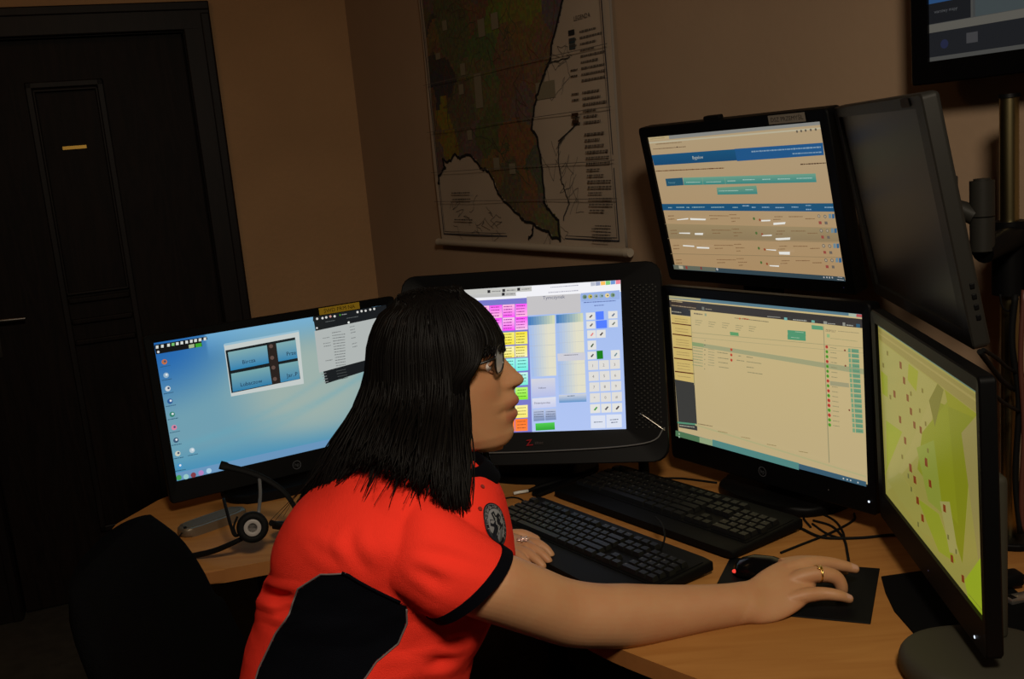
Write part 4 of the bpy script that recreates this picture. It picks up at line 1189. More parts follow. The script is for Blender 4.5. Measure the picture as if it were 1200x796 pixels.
  ('c',0.605,0.612,0.009,(165,80,50)),
  ('c',0.920,0.584,0.011,(110,110,105)),
  ('c',0.920,0.584,0.007,(200,180,150)),
  ('c',0.950,0.586,0.011,(110,110,105)),
  ('c',0.950,0.586,0.006,(200,180,150)),
  ('q',[(0.969,0.570),(0.982,0.569),(0.980,0.597),(0.967,0.598)],(120,150,165)),
  ('q',[(0.985,0.571),(0.997,0.569),(0.995,0.597),(0.983,0.599)],(60,110,150)),
  ('r',0.914,0.617,0.928,0.636,(165,80,70)),
  ('r',0.943,0.618,0.957,0.637,(120,110,100)),
  ('q',[(0.011,0.648),(1.006,0.658),(1.007,0.746),(0.009,0.759)],(172,150,110),(160,138,102)),
  ('q',[(-0.011,0.761),(0.995,0.749),(0.995,0.752),(-0.012,0.765)],(150,130,95)),
  ('d',0.031,0.700,0.074,0.697,0.007,(140,105,70)),
  ('d',0.029,0.724,0.072,0.721,0.007,(140,105,70)),
  ('d',0.306,0.690,0.425,0.688,0.006,(140,105,70)),
  ('d',0.307,0.713,0.358,0.710,0.006,(140,105,70)),
  ('d',0.431,0.680,0.475,0.678,0.006,(140,105,70)),
  ('d',0.437,0.705,0.490,0.703,0.006,(140,105,70)),
  ('d',0.438,0.728,0.462,0.725,0.006,(140,105,70)),
  ('d',0.689,0.687,0.732,0.685,0.006,(140,105,70)),
  ('d',0.765,0.684,0.840,0.682,0.006,(140,105,70)),
  ('d',0.850,0.696,0.899,0.694,0.006,(140,105,70)),
  ('d',0.680,0.706,0.719,0.704,0.006,(140,105,70)),
  ('c',0.573,0.703,0.010,(90,120,60)),
  ('c',0.605,0.711,0.009,(165,80,50)),
  ('c',0.921,0.677,0.012,(110,110,105)),
  ('c',0.921,0.677,0.007,(200,180,150)),
  ('c',0.951,0.677,0.011,(110,110,105)),
  ('c',0.951,0.677,0.007,(200,180,150)),
  ('q',[(0.971,0.661),(0.983,0.660),(0.981,0.688),(0.968,0.690)],(120,150,165)),
  ('q',[(0.986,0.662),(0.999,0.660),(0.996,0.688),(0.984,0.690)],(60,110,150)),
  ('r',0.916,0.709,0.929,0.728,(165,80,70)),
  ('r',0.945,0.710,0.958,0.728,(120,110,100)),
  ('q',[(-0.014,0.879),(0.996,0.846),(0.997,0.849),(-0.014,0.883)],(150,130,95)),
  ('d',0.029,0.816,0.071,0.812,0.007,(140,105,70)),
  ('d',0.026,0.841,0.069,0.837,0.007,(140,105,70)),
  ('d',0.305,0.800,0.424,0.796,0.006,(140,105,70)),
  ('d',0.306,0.824,0.356,0.820,0.006,(140,105,70)),
  ('d',0.430,0.788,0.474,0.785,0.006,(140,105,70)),
  ('d',0.436,0.813,0.489,0.810,0.006,(140,105,70)),
  ('d',0.437,0.836,0.461,0.833,0.006,(140,105,70)),
  ('d',0.689,0.790,0.732,0.786,0.006,(140,105,70)),
  ('d',0.765,0.785,0.840,0.782,0.006,(140,105,70)),
  ('d',0.851,0.796,0.900,0.792,0.006,(140,105,70)),
  ('d',0.680,0.809,0.719,0.806,0.006,(140,105,70)),
  ('c',0.573,0.808,0.010,(90,120,60)),
  ('c',0.605,0.815,0.009,(165,80,50)),
  ('c',0.922,0.775,0.012,(110,110,105)),
  ('c',0.922,0.775,0.007,(200,180,150)),
  ('c',0.952,0.775,0.012,(110,110,105)),
  ('c',0.952,0.775,0.007,(200,180,150)),
  ('q',[(0.971,0.758),(0.984,0.756),(0.982,0.785),(0.969,0.787)],(120,150,165)),
  ('q',[(0.987,0.758),(0.999,0.756),(0.997,0.785),(0.985,0.787)],(60,110,150)),
  ('r',0.916,0.808,0.929,0.826,(165,80,70)),
  ('r',0.945,0.808,0.959,0.826,(120,110,100)),
  ('d',0.027,0.928,0.070,0.923,0.007,(140,105,70)),
  ('d',0.025,0.952,0.068,0.947,0.007,(140,105,70)),
  ('d',0.304,0.906,0.424,0.9,0.006,(140,105,70)),
  ('d',0.305,0.929,0.356,0.924,0.006,(140,105,70)),
  ('d',0.430,0.891,0.474,0.887,0.006,(140,105,70)),
  ('d',0.436,0.916,0.489,0.912,0.006,(140,105,70)),
  ('d',0.437,0.939,0.461,0.935,0.006,(140,105,70)),
  ('d',0.689,0.888,0.733,0.884,0.006,(140,105,70)),
  ('d',0.766,0.882,0.841,0.877,0.006,(140,105,70)),
  ('d',0.852,0.890,0.901,0.886,0.006,(140,105,70)),
  ('d',0.680,0.908,0.720,0.903,0.006,(140,105,70)),
  ('c',0.573,0.908,0.010,(90,120,60)),
  ('c',0.605,0.915,0.009,(165,80,50)),
  ('c',0.923,0.868,0.012,(110,110,105)),
  ('c',0.923,0.868,0.007,(200,180,150)),
  ('c',0.953,0.867,0.012,(110,110,105)),
  ('c',0.953,0.867,0.007,(200,180,150)),
  ('q',[(0.973,0.850),(0.985,0.848),(0.983,0.877),(0.970,0.879)],(120,150,165)),
  ('q',[(0.988,0.850),(1.001,0.848),(0.999,0.877),(0.986,0.879)],(60,110,150)),
  ('r',0.917,0.901,0.931,0.920,(165,80,70)),
  ('r',0.947,0.901,0.960,0.919,(120,110,100)),
  ('q',[(0.097,0.612),(0.175,0.601),(0.175,0.610),(0.098,0.618)],(255,253,245)),
  ('q',[(0.187,0.601),(0.290,0.605),(0.284,0.616),(0.188,0.615)],(255,253,245)),
  ('q',[(0.617,0.610),(0.670,0.608),(0.667,0.617),(0.618,0.620)],(255,253,245)),
  ('q',[(0.683,0.628),(0.749,0.622),(0.744,0.636),(0.681,0.643)],(255,253,245)),
  ('q',[(0.094,0.712),(0.168,0.710),(0.166,0.720),(0.093,0.719)],(255,253,245)),
  ('q',[(0.199,0.712),(0.254,0.710),(0.249,0.725),(0.197,0.725)],(255,253,245)),
  ('q',[(0.606,0.715),(0.662,0.709),(0.661,0.718),(0.607,0.721)],(255,253,245)),
  ('q',[(0.679,0.733),(0.760,0.725),(0.756,0.740),(0.694,0.746),(0.678,0.744)],(255,253,245)),
  ('q',[(0.103,0.806),(0.178,0.808),(0.177,0.817),(0.102,0.815)],(255,253,245)),
  ('q',[(0.194,0.815),(0.275,0.815),(0.273,0.826),(0.192,0.827)],(255,253,245)),
  ('q',[(0.616,0.812),(0.671,0.812),(0.670,0.820),(0.616,0.816)],(255,253,245)),
  ('q',[(0.684,0.825),(0.744,0.822),(0.741,0.843),(0.684,0.844)],(255,253,245)),
  ('q',[(0.618,0.923),(0.671,0.921),(0.670,0.931),(0.618,0.930)],(255,253,245)),
  ('q',[(0.004,0.965),(1.001,0.971),(1.003,1.000),(0.006,1.000)],(58,78,88)),
  ('q',[(0.008,0.965),(0.288,0.965),(0.285,0.995),(0.006,1.000)],(110,115,100)),
  ('r',0.043,0.969,0.072,0.993,(190,185,160)),
  ('r',0.089,0.968,0.102,0.992,(160,70,60)),
  ('r',0.190,0.966,0.199,0.988,(140,60,60)),
  ('c',0.298,0.977,0.010,(190,190,190)),
  ('c',0.899,0.983,0.006,(190,190,190)),
  ('c',0.914,0.982,0.006,(190,190,190)),
  ('c',0.927,0.982,0.006,(190,190,190)),
  ('c',0.941,0.981,0.006,(190,190,190)),
  ('d',0.968,0.975,0.991,0.976,0.005,(200,200,200)),
  ('d',0.963,0.991,0.996,0.992,0.005,(200,200,200)),
 ],
 'F': [
  ('q',[(0.002,0.031),(0.984,0.028),(0.991,0.107),(0.005,0.091)],(155,142,72)),
  ('q',[(0.004,0.008),(0.985,0.011),(0.985,0.020),(0.003,0.019)],(90,125,110)),
  ('q',[(0.000,0.053),(0.983,0.048),(0.984,0.060),(-0.000,0.062)],(170,155,85)),
  ('q',[(0.012,0.096),(0.644,0.125),(0.538,0.445),(0.197,0.793)],(176,166,92)),
  ('q',[(0.012,0.096),(0.645,0.106),(0.096,0.906),(0.022,0.971)],(172,164,88)),
  ('q',[(0.363,0.108),(0.465,0.111),(0.436,0.225),(0.345,0.200)],(160,165,35)),
  ('q',[(0.014,0.27),(0.100,0.271),(0.090,0.394),(0.020,0.400)],(158,165,40)),
  ('q',[(0.052,0.541),(0.254,0.516),(-0.013,0.903),(0.033,0.816)],(158,168,40)),
  ('q',[(0.716,0.106),(0.984,0.110),(0.848,0.221),(0.850,0.454)],(150,152,25)),
  ('q',[(0.639,0.192),(0.946,0.135),(0.820,0.866),(0.553,0.522)],(140,145,28)),
  ('q',[(0.482,0.413),(0.738,0.152),(0.794,0.702),(0.414,0.636)],(146,152,30)),
  ('q',[(0.654,0.102),(0.707,0.110),(0.612,0.326),(0.564,0.218)],(128,125,45)),
  ('q',[(0.984,0.102),(1.005,0.299),(0.997,0.997),(0.847,0.248)],(160,148,84)),
  ('q',[(0.414,0.524),(0.598,0.398),(0.660,0.729),(0.516,0.747)],(150,160,60)),
  ('q',[(0.031,0.904),(0.212,0.762),(0.709,0.876),(0.434,0.959)],(166,160,78)),
  ('q',[(0.833,0.937),(0.999,0.694),(0.997,1.007),(0.864,1.016)],(165,185,40)),
  ('q',[(0.401,0.799),(0.619,0.753),(0.763,0.903),(0.605,0.952)],(155,165,45)),
  ('q',[(0.634,0.681),(0.725,0.631),(0.785,0.849),(0.708,0.887)],(172,166,95)),
  ('q',[(0.257,0.131),(0.283,0.130),(0.283,0.167),(0.258,0.168)],(128,62,22)),
  ('q',[(0.291,0.200),(0.317,0.199),(0.316,0.236),(0.292,0.237)],(128,62,22)),
  ('q',[(0.165,0.321),(0.193,0.319),(0.192,0.357),(0.167,0.359)],(128,62,22)),
  ('q',[(0.324,0.280),(0.349,0.278),(0.349,0.314),(0.325,0.316)],(128,62,22)),
  ('q',[(0.355,0.338),(0.381,0.336),(0.380,0.372),(0.357,0.374)],(128,62,22)),
  ('q',[(0.388,0.396),(0.413,0.393),(0.413,0.429),(0.390,0.431)],(128,62,22)),
  ('q',[(0.222,0.439),(0.249,0.435),(0.249,0.473),(0.224,0.476)],(128,62,22)),
  ('q',[(0.273,0.531),(0.299,0.527),(0.299,0.565),(0.274,0.568)],(128,62,22)),
  ('q',[(0.324,0.651),(0.350,0.647),(0.349,0.684),(0.326,0.688)],(128,62,22)),
  ('q',[(0.501,0.531),(0.524,0.527),(0.524,0.563),(0.502,0.566)],(128,62,22)),
  ('q',[(0.456,0.391),(0.480,0.388),(0.479,0.424),(0.457,0.426)],(128,62,22)),
  ('q',[(0.321,0.657),(0.350,0.650),(0.354,0.689),(0.323,0.695)],(135,60,25)),
  ('q',[(0.365,0.696),(0.394,0.689),(0.398,0.727),(0.367,0.734)],(135,60,25)),
  ('q',[(0.530,0.628),(0.556,0.621),(0.560,0.658),(0.532,0.664)],(135,60,25)),
  ('q',[(0.388,0.795),(0.416,0.787),(0.420,0.825),(0.389,0.833)],(135,60,25)),
  ('q',[(0.435,0.862),(0.462,0.853),(0.466,0.890),(0.437,0.899)],(135,60,25)),
  ('q',[(0.664,0.677),(0.688,0.670),(0.691,0.705),(0.665,0.712)],(135,60,25)),
  ('q',[(0.717,0.892),(0.740,0.883),(0.744,0.918),(0.719,0.926)],(135,60,25)),
  ('q',[(0.809,0.926),(0.831,0.917),(0.834,0.951),(0.811,0.959)],(135,60,25)),
  ('q',[(0.498,0.538),(0.525,0.532),(0.528,0.569),(0.500,0.574)],(135,60,25)),
  ('q',[(0.103,0.125),(0.123,0.124),(0.123,0.148),(0.104,0.150)],(125,112,45)),
  ('q',[(0.041,0.213),(0.061,0.212),(0.062,0.237),(0.042,0.239)],(125,112,45)),
  ('q',[(0.369,0.248),(0.385,0.246),(0.386,0.269),(0.369,0.271)],(125,112,45)),
  ('q',[(0.459,0.299),(0.475,0.297),(0.475,0.319),(0.459,0.321)],(125,112,45)),
  ('q',[(0.116,0.366),(0.136,0.364),(0.136,0.388),(0.116,0.391)],(125,112,45)),
  ('q',[(0.515,0.341),(0.530,0.339),(0.531,0.361),(0.515,0.363)],(125,112,45)),
  ('q',[(0.495,0.184),(0.511,0.182),(0.511,0.204),(0.496,0.206)],(125,112,45)),
  ('q',[(0.234,0.647),(0.253,0.643),(0.253,0.667),(0.235,0.671)],(125,112,45)),
  ('q',[(0.528,0.470),(0.544,0.467),(0.544,0.49),(0.529,0.492)],(125,112,45)),
  ('q',[(0.3,0.718),(0.319,0.713),(0.319,0.740),(0.300,0.744)],(120,118,60)),
  ('q',[(0.329,0.775),(0.348,0.770),(0.348,0.796),(0.329,0.801)],(120,118,60)),
  ('q',[(0.391,0.930),(0.410,0.924),(0.410,0.950),(0.392,0.956)],(120,118,60)),
  ('q',[(0.696,0.806),(0.712,0.801),(0.712,0.825),(0.696,0.829)],(120,118,60)),
  ('q',[(0.764,0.833),(0.779,0.828),(0.779,0.851),(0.764,0.856)],(120,118,60)),
  ('d',0.862,0.979,0.996,0.972,0.003,(110,90,50)),
 ],
}

# ------------------------------------------------------------------ materials
M_wall = mat('wall_paint', (0.40, 0.27, 0.17), 0.85, bump=0.06, bscale=60, var=0.10, vscale=3)
M_wall2 = mat('wall_paint_warm', (0.46, 0.27, 0.13), 0.85, bump=0.25, bscale=60, var=0.12, vscale=3)
M_ceil = mat('ceiling_paint', (0.6, 0.55, 0.48), 0.9, bump=0.1)
M_floor = mat('floor_lino', (0.05, 0.045, 0.036), 0.7, spec=0.15, var=0.3, vscale=20)
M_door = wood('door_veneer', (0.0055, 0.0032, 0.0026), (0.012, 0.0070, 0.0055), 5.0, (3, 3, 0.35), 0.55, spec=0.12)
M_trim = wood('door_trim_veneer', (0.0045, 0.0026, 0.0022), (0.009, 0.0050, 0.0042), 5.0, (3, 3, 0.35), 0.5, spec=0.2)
M_brass = mat('brass', (0.45, 0.27, 0.05), 0.4, 0.8)
M_steel = mat('dull_steel', (0.11, 0.10, 0.09), 0.35, 0.9)
M_desk = wood('beech_laminate', (0.33, 0.140, 0.036), (0.40, 0.185, 0.052), 3.0, (1.2, 9, 9), 0.6, 1.0, spec=0.06)
M_edge = mat('beech_edge', (0.30, 0.12, 0.034), 0.6, spec=0.15, var=0.15, vscale=20)
M_black = mat('black_plastic', (0.0022, 0.0022, 0.0024), 0.5, bump=0.05, bscale=900, spec=0.12)
M_gloss = mat('glossy_black_plastic', (0.0022, 0.0022, 0.0026), 0.2, spec=0.22)
M_dgrey = mat('dark_grey_plastic', (0.020, 0.019, 0.016), 0.5, bump=0.05, bscale=900, spec=0.2)
M_grey = mat('grey_plastic', (0.10, 0.10, 0.10), 0.5, bump=0.04, bscale=900)
M_silver = mat('silver_metal', (0.50, 0.47, 0.43), 0.3, 0.9)
M_white = mat('white_plastic', (0.6, 0.6, 0.57), 0.45)
M_rubber = mat('black_rubber', (0.003, 0.003, 0.003), 0.7, spec=0.15)
M_cloth = mat('black_upholstery', (0.0022, 0.0022, 0.0024), 0.95, bump=0.5, bscale=500, spec=0.04)
M_led = emis('led_blue', color=(0.75, 0.85, 1.0), strength=1.2)
M_ledred = emis('led_red', color=(1.0, 0.06, 0.04), strength=0.9)
M_screens = {k: emis('lit_screen_' + n, attr='tint', strength=g) for k, n, g in (('A', 'desktop', 0.95), ('B', 'panel', 1.0), ('C', 'form', 0.87), ('D', 'table', 0.74), ('F', 'map', 0.66), ('T', 'wall', 1.0))}
M_screen = M_screens['T']
M_off = mat('dark_screen', (0.026, 0.021, 0.015), 0.4, spec=0.3)
M_print = mat('printed_marks', (1, 1, 1), 0.7, attr='tint', spec=0.1)

# ------------------------------------------------------------------ room
CX, CY = -0.504, 3.969                         # the corner where both walls meet
AM, AD = -1.035, -2.781                        # directions of the map wall and the door wall, away from the corner
ZC = 2.75
dm = Vector((math.cos(AM), math.sin(AM), 0)); dd = Vector((math.cos(AD), math.sin(AD), 0))
def map_wall(s, z, off=0.0): return Vector((CX, CY, z)) + dm * s + Vector((dm.y, -dm.x, 0)) * off
nm = Vector((dm.y, -dm.x, 0))                  # into the room
if nm.dot(Vector((0, 0, 0)) - Vector((CX, CY, 0))) < 0: nm = -nm
nd = Vector((dd.y, -dd.x, 0))
if nd.dot(Vector((0, 0, 0)) - Vector((CX, CY, 0))) < 0: nd = -nd

def wall_frame(d, n):                          # local x along the wall away from the corner, y into the room, z up
    M = Matrix.Identity(4)
    for i in range(3): M[i][0] = d[i]; M[i][1] = n[i]; M[i][2] = (0, 0, 1)[i]
    M[0][3] = CX; M[1][3] = CY
    return M
MM, MD = wall_frame(dm, nm), wall_frame(dd, nd)

bm = bmesh.new(); box(bm, 2.6, -0.06, ZC / 2, 5.6, 0.12, ZC, MM); struct(obj('wall_right', bm, M_wall))
# door wall with an opening for the door
D0, D1, DH = 0.575, 1.435, 2.015
bm = bmesh.new()
box(bm, D0 / 2 - 0.1, -0.07, ZC / 2, D0 + 0.2, 0.14, ZC, MD)
box(bm, (D1 + 3.6) / 2, -0.07, ZC / 2, 3.6 - D1, 0.14, ZC, MD)
box(bm, (D0 + D1) / 2, -0.07, (DH + ZC) / 2, D1 - D0, 0.14, ZC - DH, MD)
struct(obj('wall_left', bm, M_wall2))
bm = bmesh.new(); prism(bm, [(-4.6, -1.2), (3.4, -1.2), (3.4, 4.6), (-4.6, 4.6)], -0.05, 0.0); struct(obj('floor', bm, M_floor))
bm = bmesh.new(); prism(bm, [(-4.6, -1.2), (3.4, -1.2), (3.4, 4.6), (-4.6, 4.6)], ZC, ZC + 0.05); struct(obj('ceiling', bm, M_ceil))
bm = bmesh.new(); box(bm, 0.28, 0.008, 0.04, 0.42, 0.016, 0.08, MD, 0.003); struct(obj('baseboard_left', bm, M_trim))
bm = bmesh.new(); box(bm, 2.5, 0.008, 0.04, 4.9, 0.016, 0.08, MM, 0.003); struct(obj('baseboard_right', bm, M_trim))
# door casing
bm = bmesh.new()
for a, b in ((0.492, 0.588), (1.422, 1.518)):
    box(bm, (a + b) / 2, 0.010, 1.03, b - a, 0.024, 2.06, MD, 0.004)
    box(bm, a + 0.018, 0.020, 1.03, 0.03, 0.016, 2.06, MD, 0.004)
box(bm, 1.005, 0.010, 2.052, 1.026, 0.0245, 0.096, MD, 0.004)
box(bm, 1.005, 0.020, 2.085, 1.026, 0.017, 0.03, MD, 0.004)
for a in (0.582, 1.428): box(bm, a, -0.07, 1.0, 0.014, 0.14, 2.0, MD)      # jamb lining
box(bm, 1.005, -0.07, 2.008, 0.86, 0.14, 0.014, MD)
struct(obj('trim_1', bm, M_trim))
# door leaf: sunk a little behind the casing, with a framed panel and three cross bars
door = bpy.data.objects.new('door_1', None); COL.objects.link(door); struct(door)
door.matrix_world = MD @ Matrix.Translation((0.592, -0.03, 0))
DLm = Matrix.Identity(4)
bm = bmesh.new(); box(bm, 0.413, -0.022, 1.003, 0.822, 0.040, 1.994, None, 0.002)
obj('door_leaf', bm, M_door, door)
bm = bmesh.new()
def frame_rect(bm, x0, x1, z0, z1, w, y, t):
    box(bm, (x0 + x1) / 2, y, z1 - w / 2, x1 - x0, t, w, None, 0.0035)
    box(bm, (x0 + x1) / 2, y, z0 + w / 2, x1 - x0, t, w, None, 0.0035)
    box(bm, x0 + w / 2, y, (z0 + z1) / 2, w, t, z1 - z0, None, 0.0035)
    box(bm, x1 - w / 2, y, (z0 + z1) / 2, w, t, z1 - z0, None, 0.0035)
frame_rect(bm, 0.285, 0.535, 0.25, 1.86, 0.022, 0.002, 0.016)
frame_rect(bm, 0.305, 0.515, 1.125, 1.835, 0.010, 0.004, 0.016)
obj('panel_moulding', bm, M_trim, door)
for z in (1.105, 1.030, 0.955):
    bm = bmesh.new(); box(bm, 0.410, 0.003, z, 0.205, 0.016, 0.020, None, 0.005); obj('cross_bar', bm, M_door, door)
bm = bmesh.new(); box(bm, 0.410, 0.0008, 1.634, 0.078, 0.0016, 0.012, None, 0.0004)
o = obj('name_plate', bm, M_brass, door); o['label'] = 'small yellow brass plate'
bm = bmesh.new()
box(bm, 0.765, 0.001, 1.04, 0.035, 0.006, 0.20, None, 0.002)
cyl(bm, (0.765, 0.0, 1.073), (0.765, 0.045, 1.073), 0.009); tube(bm, crom([(0.765, 0.045, 1.073), (0.73, 0.050, 1.073), (0.655, 0.045, 1.070)], 6), 0.008, 10)
obj('door_handle', bm, M_steel, door, autosmooth=40)

# ------------------------------------------------------------------ wall map
MAP0, MAP1, MZ0, MZ1 = 0.62, 1.61, 1.215, 2.50
rod = empty('wall_map', map_wall(0, 0) + dm * ((MAP0 + MAP1) / 2) + nm * 0.012 + Vector((0, 0, MZ0)), 0,
            'large faded paper map with a black border line hanging on the right wall', 'map')
rod.rotation_euler = (0, 0, AM)
W_, H_ = MAP1 - MAP0, MZ1 - MZ0
F = Flat(W_, H_, 0.00003)
def muv(s, z): return ((s - MAP0) / W_, (MZ1 - z) / H_)
east = [(1.49, 2.2), (1.46, 2.0), (1.429, 1.877), (1.42, 1.853), (1.393, 1.806), (1.363, 1.763), (1.342, 1.708), (1.322, 1.688), (1.300, 1.66), (1.272, 1.625), (1.253, 1.59), (1.236, 1.54), (1.259, 1.515), (1.269, 1.467), (1.274, 1.411), (1.269, 1.335), (1.297, 1.311), (1.327, 1.288), (1.327, 1.231)]
south = [(0.645, 1.40), (0.649, 1.426), (0.697, 1.451), (0.689, 1.477), (0.729, 1.47), (0.768, 1.49), (0.799, 1.476), (0.856, 1.486), (0.905, 1.463), (0.922, 1.442), (0.963, 1.435), (0.998, 1.408), (1.02, 1.362), (1.082, 1.326), (1.135, 1.301), (1.151, 1.286), (1.195, 1.277), (1.238, 1.263), (1.272, 1.258), (1.295, 1.24), (1.327, 1.231)]
region = [(0.64, 2.2)] + south + east[::-1]
rnd = random.Random(11)
pal = [(92, 84, 62), (118, 88, 62), (84, 92, 58), (104, 84, 84), (124, 96, 52), (92, 80, 92), (104, 104, 62), (112, 80, 58), (78, 86, 70)]
sites = [(rnd.uniform(0.6, 1.5), rnd.uniform(1.2, 2.5), rnd.choice(pal)) for _ in range(60)]
sites += [(0.70, 1.60, (150, 128, 30)), (0.72, 1.53, (140, 120, 30)), (0.70, 1.78, (46, 48, 48)), (0.69, 1.72, (40, 44, 60)), (0.68, 1.90, (52, 54, 50)), (1.05, 1.9, (104, 128, 40)), (1.2, 1.85, (120, 124, 40)), (1.0, 1.75, (78, 110, 58)), (0.98, 1.5, (80, 96, 50)), (1.16, 1.48, (130, 84, 48)), (1.22, 1.38, (128, 86, 52))]
NX, NZ = 120, 156
paper = (176, 160, 142)
for i in range(NX):
    for j in range(NZ):
        s0, s1 = MAP0 + W_ * i / NX, MAP0 + W_ * (i + 1) / NX; z0, z1 = MZ1 - H_ * (j + 1) / NZ, MZ1 - H_ * j / NZ
        s, z = (s0 + s1) / 2, (z0 + z1) / 2
        if in_poly((s, z), region) and s > 0.645:
            q = noise.noise(Vector((s * 14, z * 14, 0))) * 0.05; r_ = noise.noise(Vector((s * 14, z * 14, 7))) * 0.05
            c = min(sites, key=lambda t: (t[0] - s - q) ** 2 + (t[1] - z - r_) ** 2)[2]
            c = tuple(int((v * .58 + g_ * .42) * rnd.uniform(0.88, 1.1)) for v, g_ in zip(c, (104, 92, 76)))
        else:
            g = 1 + 0.06 * noise.noise(Vector((s * 6, z * 6, 3))); c = tuple(int(v * g) for v in paper)
        b = len(F.v); a_, b_ = muv(s0, z1), muv(s1, z0)
        F.v += [F.P(a_[0], a_[1]), F.P(b_[0], a_[1]), F.P(b_[0], b_[1]), F.P(a_[0], b_[1])]; F.f.append([b, b + 1, b + 2, b + 3]); F.c.append([rgb(c)] * 4)
def mline(pts, w, c):
    F.l += 1
    for (a, b) in zip(pts, pts[1:]):
        d = Vector((b[0] - a[0], b[1] - a[1])); n = Vector((-d.y, d.x)).normalized() * w / 2; e = d.normalized() * w * 0.4
        q = [muv(a[0] - e.x + n.x, a[1] - e.y + n.y), muv(b[0] + e.x + n.x, b[1] + e.y + n.y), muv(b[0] + e.x - n.x, b[1] + e.y - n.y), muv(a[0] - e.x - n.x, a[1] - e.y - n.y)]
        k = len(F.v); F.v += [F.P(*p) for p in q]; F.f.append([k, k + 1, k + 2, k + 3]); F.c.append([rgb(c)] * 4)
def wob(pts, amp, n=6, seed=0):
    r_ = random.Random(seed); out = []
    for a, b in zip(pts, pts[1:]):
        for k in range(n):
            t = k / n; out.append((a[0] + (b[0] - a[0]) * t + r_.uniform(-amp, amp), a[1] + (b[1] - a[1]) * t + r_.uniform(-amp, amp)))
    return out + [pts[-1]]
for k in range(40):                              # district lines and roads
    s, z = rnd.uniform(0.66, 1.3), rnd.uniform(1.3, 2.3); pts = [(s, z)]
    for _ in range(6):
        s += rnd.uniform(-0.07, 0.07); z += rnd.uniform(-0.07, 0.07)
        if in_poly((s, z), region): pts.append((s, z))
    if len(pts) > 1: mline(wob(pts, 0.004, 4, k), 0.0022, rnd.choice([(84, 68, 56), (106, 66, 50), (72, 78, 58)]))
for k in range(16):                              # thin grey roads beyond the border
    s, z = rnd.uniform(1.3, 1.42), rnd.uniform(1.27, 1.75); pts = [(s, z)]
    for _ in range(4): s += rnd.uniform(-0.04, 0.05); z += rnd.uniform(-0.05, 0.05); pts.append((s, z))
    mline(wob(pts, 0.003, 3, k), 0.0014, (100, 94, 86))
for k in range(14):                              # and in the corner below
    s, z = rnd.uniform(0.70, 1.05), rnd.uniform(1.25, 1.36); pts = [(s, z)]
    for _ in range(3): s += rnd.uniform(-0.05, 0.05); z += rnd.uniform(-0.03, 0.03); pts.append((s, z))
    mline(wob(pts, 0.003, 3, k), 0.0014, (96, 90, 84))
for s, z, a, b in ((0.76, 1.9, .03, .03), (0.98, 1.87, .04, .05), (1.06, 1.875, .04, .045), (0.85, 1.76, .03, .035), (0.93, 1.72, .045, .1), (0.83, 1.70, .03, .03), (0.86, 1.56, .03, .03), (1.01, 1.47, .035, .035), (1.10, 1.45, .035, .03), (0.70, 1.81, .03, .02), (1.27, 1.66, .09, .045)):
    F.poly([muv(s, z), muv(s + a, z), muv(s + a, z - b), muv(s, z - b)], (128, 120, 100))
mline(wob(east, 0.003, 4, 1), 0.008, (36, 35, 35)); mline(wob(south, 0.004, 4, 2), 0.008, (36, 35, 35))
mline(wob([(1.203, 1.272), (1.191, 1.247), (1.17, 1.232)], .003, 4, 4), 0.007, (26, 26, 28))
mline(wob([(1.45, 1.539), (1.357, 1.495), (1.354, 1.418), (1.365, 1.381), (1.383, 1.334), (1.352, 1.288)], .003, 5, 5), 0.004, (60, 56, 54))
mline(wob([(1.324, 1.701), (1.37, 1.705), (1.434, 1.71)], .004, 5, 6), 0.003, (60, 56, 54))
mline([(1.45, 1.56), (1.43, 1.53), (1.36, 1.50)], 0.004, (50, 48, 46))
for w, o_ in ((0.004, 0.022), (0.0015, 0.030)):
    mline([(MAP0 + o_, MZ1 - o_), (MAP0 + o_, MZ0 + o_), (MAP1 - o_, MZ0 + o_), (MAP1 - o_, MZ1 - o_)], w, (62, 62, 70))
F.text(*muv(1.462, 1.795), 0.011 / H_, 'LEGENDA', (84, 78, 72))
for k, z in enumerate([1.775, 1.755, 1.74]): F.poly([muv(1.435, z), muv(1.462, z), muv(1.462, z - .013), muv(1.435, z - .013)], [(40, 40, 42), (48, 60, 66), (60, 68, 70)][k])
z = 1.765; k = 0
while z > 1.31:
    L = rnd.uniform(0.05, 0.13)
    if not (1.640 > z > 1.625 or 1.535 > z > 1.522):
        u0, v0 = muv(1.483, z); u1, _ = muv(min(1.483 + L, 1.585), z)
        F.dash(u0, v0, u1, v0, 0.0042, (96, 88, 80), rnd)
        if rnd.random() < 0.45 and z > 1.53: a_ = muv(1.437, z); b_ = muv(1.468, z); F.dash(a_[0], a_[1], b_[0], b_[1], 0.0035, (70, 62, 56), rnd)
    z -= 0.0150; k += 1
for z in (1.567, 1.549): F.poly([muv(1.437, z), muv(1.467, z), muv(1.467, z - .008), muv(1.437, z - .008)], (58, 40, 28))
for k in range(6): a_ = muv(1.50 - (k % 2) * .015, 1.275 - .008 * k); F.dash(a_[0], a_[1], a_[0] + .07, a_[1], 0.003, (78, 72, 68), rnd)
for z in (1.37, 1.35, 1.285): a_ = muv(0.74, z); F.dash(a_[0], a_[1], a_[0] + .12, a_[1], 0.004, (80, 74, 68), rnd)
for z in (1.345, 1.44, 1.57, 1.72): F.poly([muv(MAP0, z), muv(MAP1, z + .001), muv(MAP1, z - .001), muv(MAP0, z - .0015)], (100, 92, 84))   # fold lines
me = F.mesh('map_sheet')
for v in me.vertices:
    x = v.co.x - W_ / 2; z = v.co.z + H_
    wv = 0.004 * math.sin(x * 9 + 1) * math.exp(-z * 0.8) + 0.003 * math.sin(z * 7)
    v.co = Vector((x, v.co.y - wv - 0.004, z))
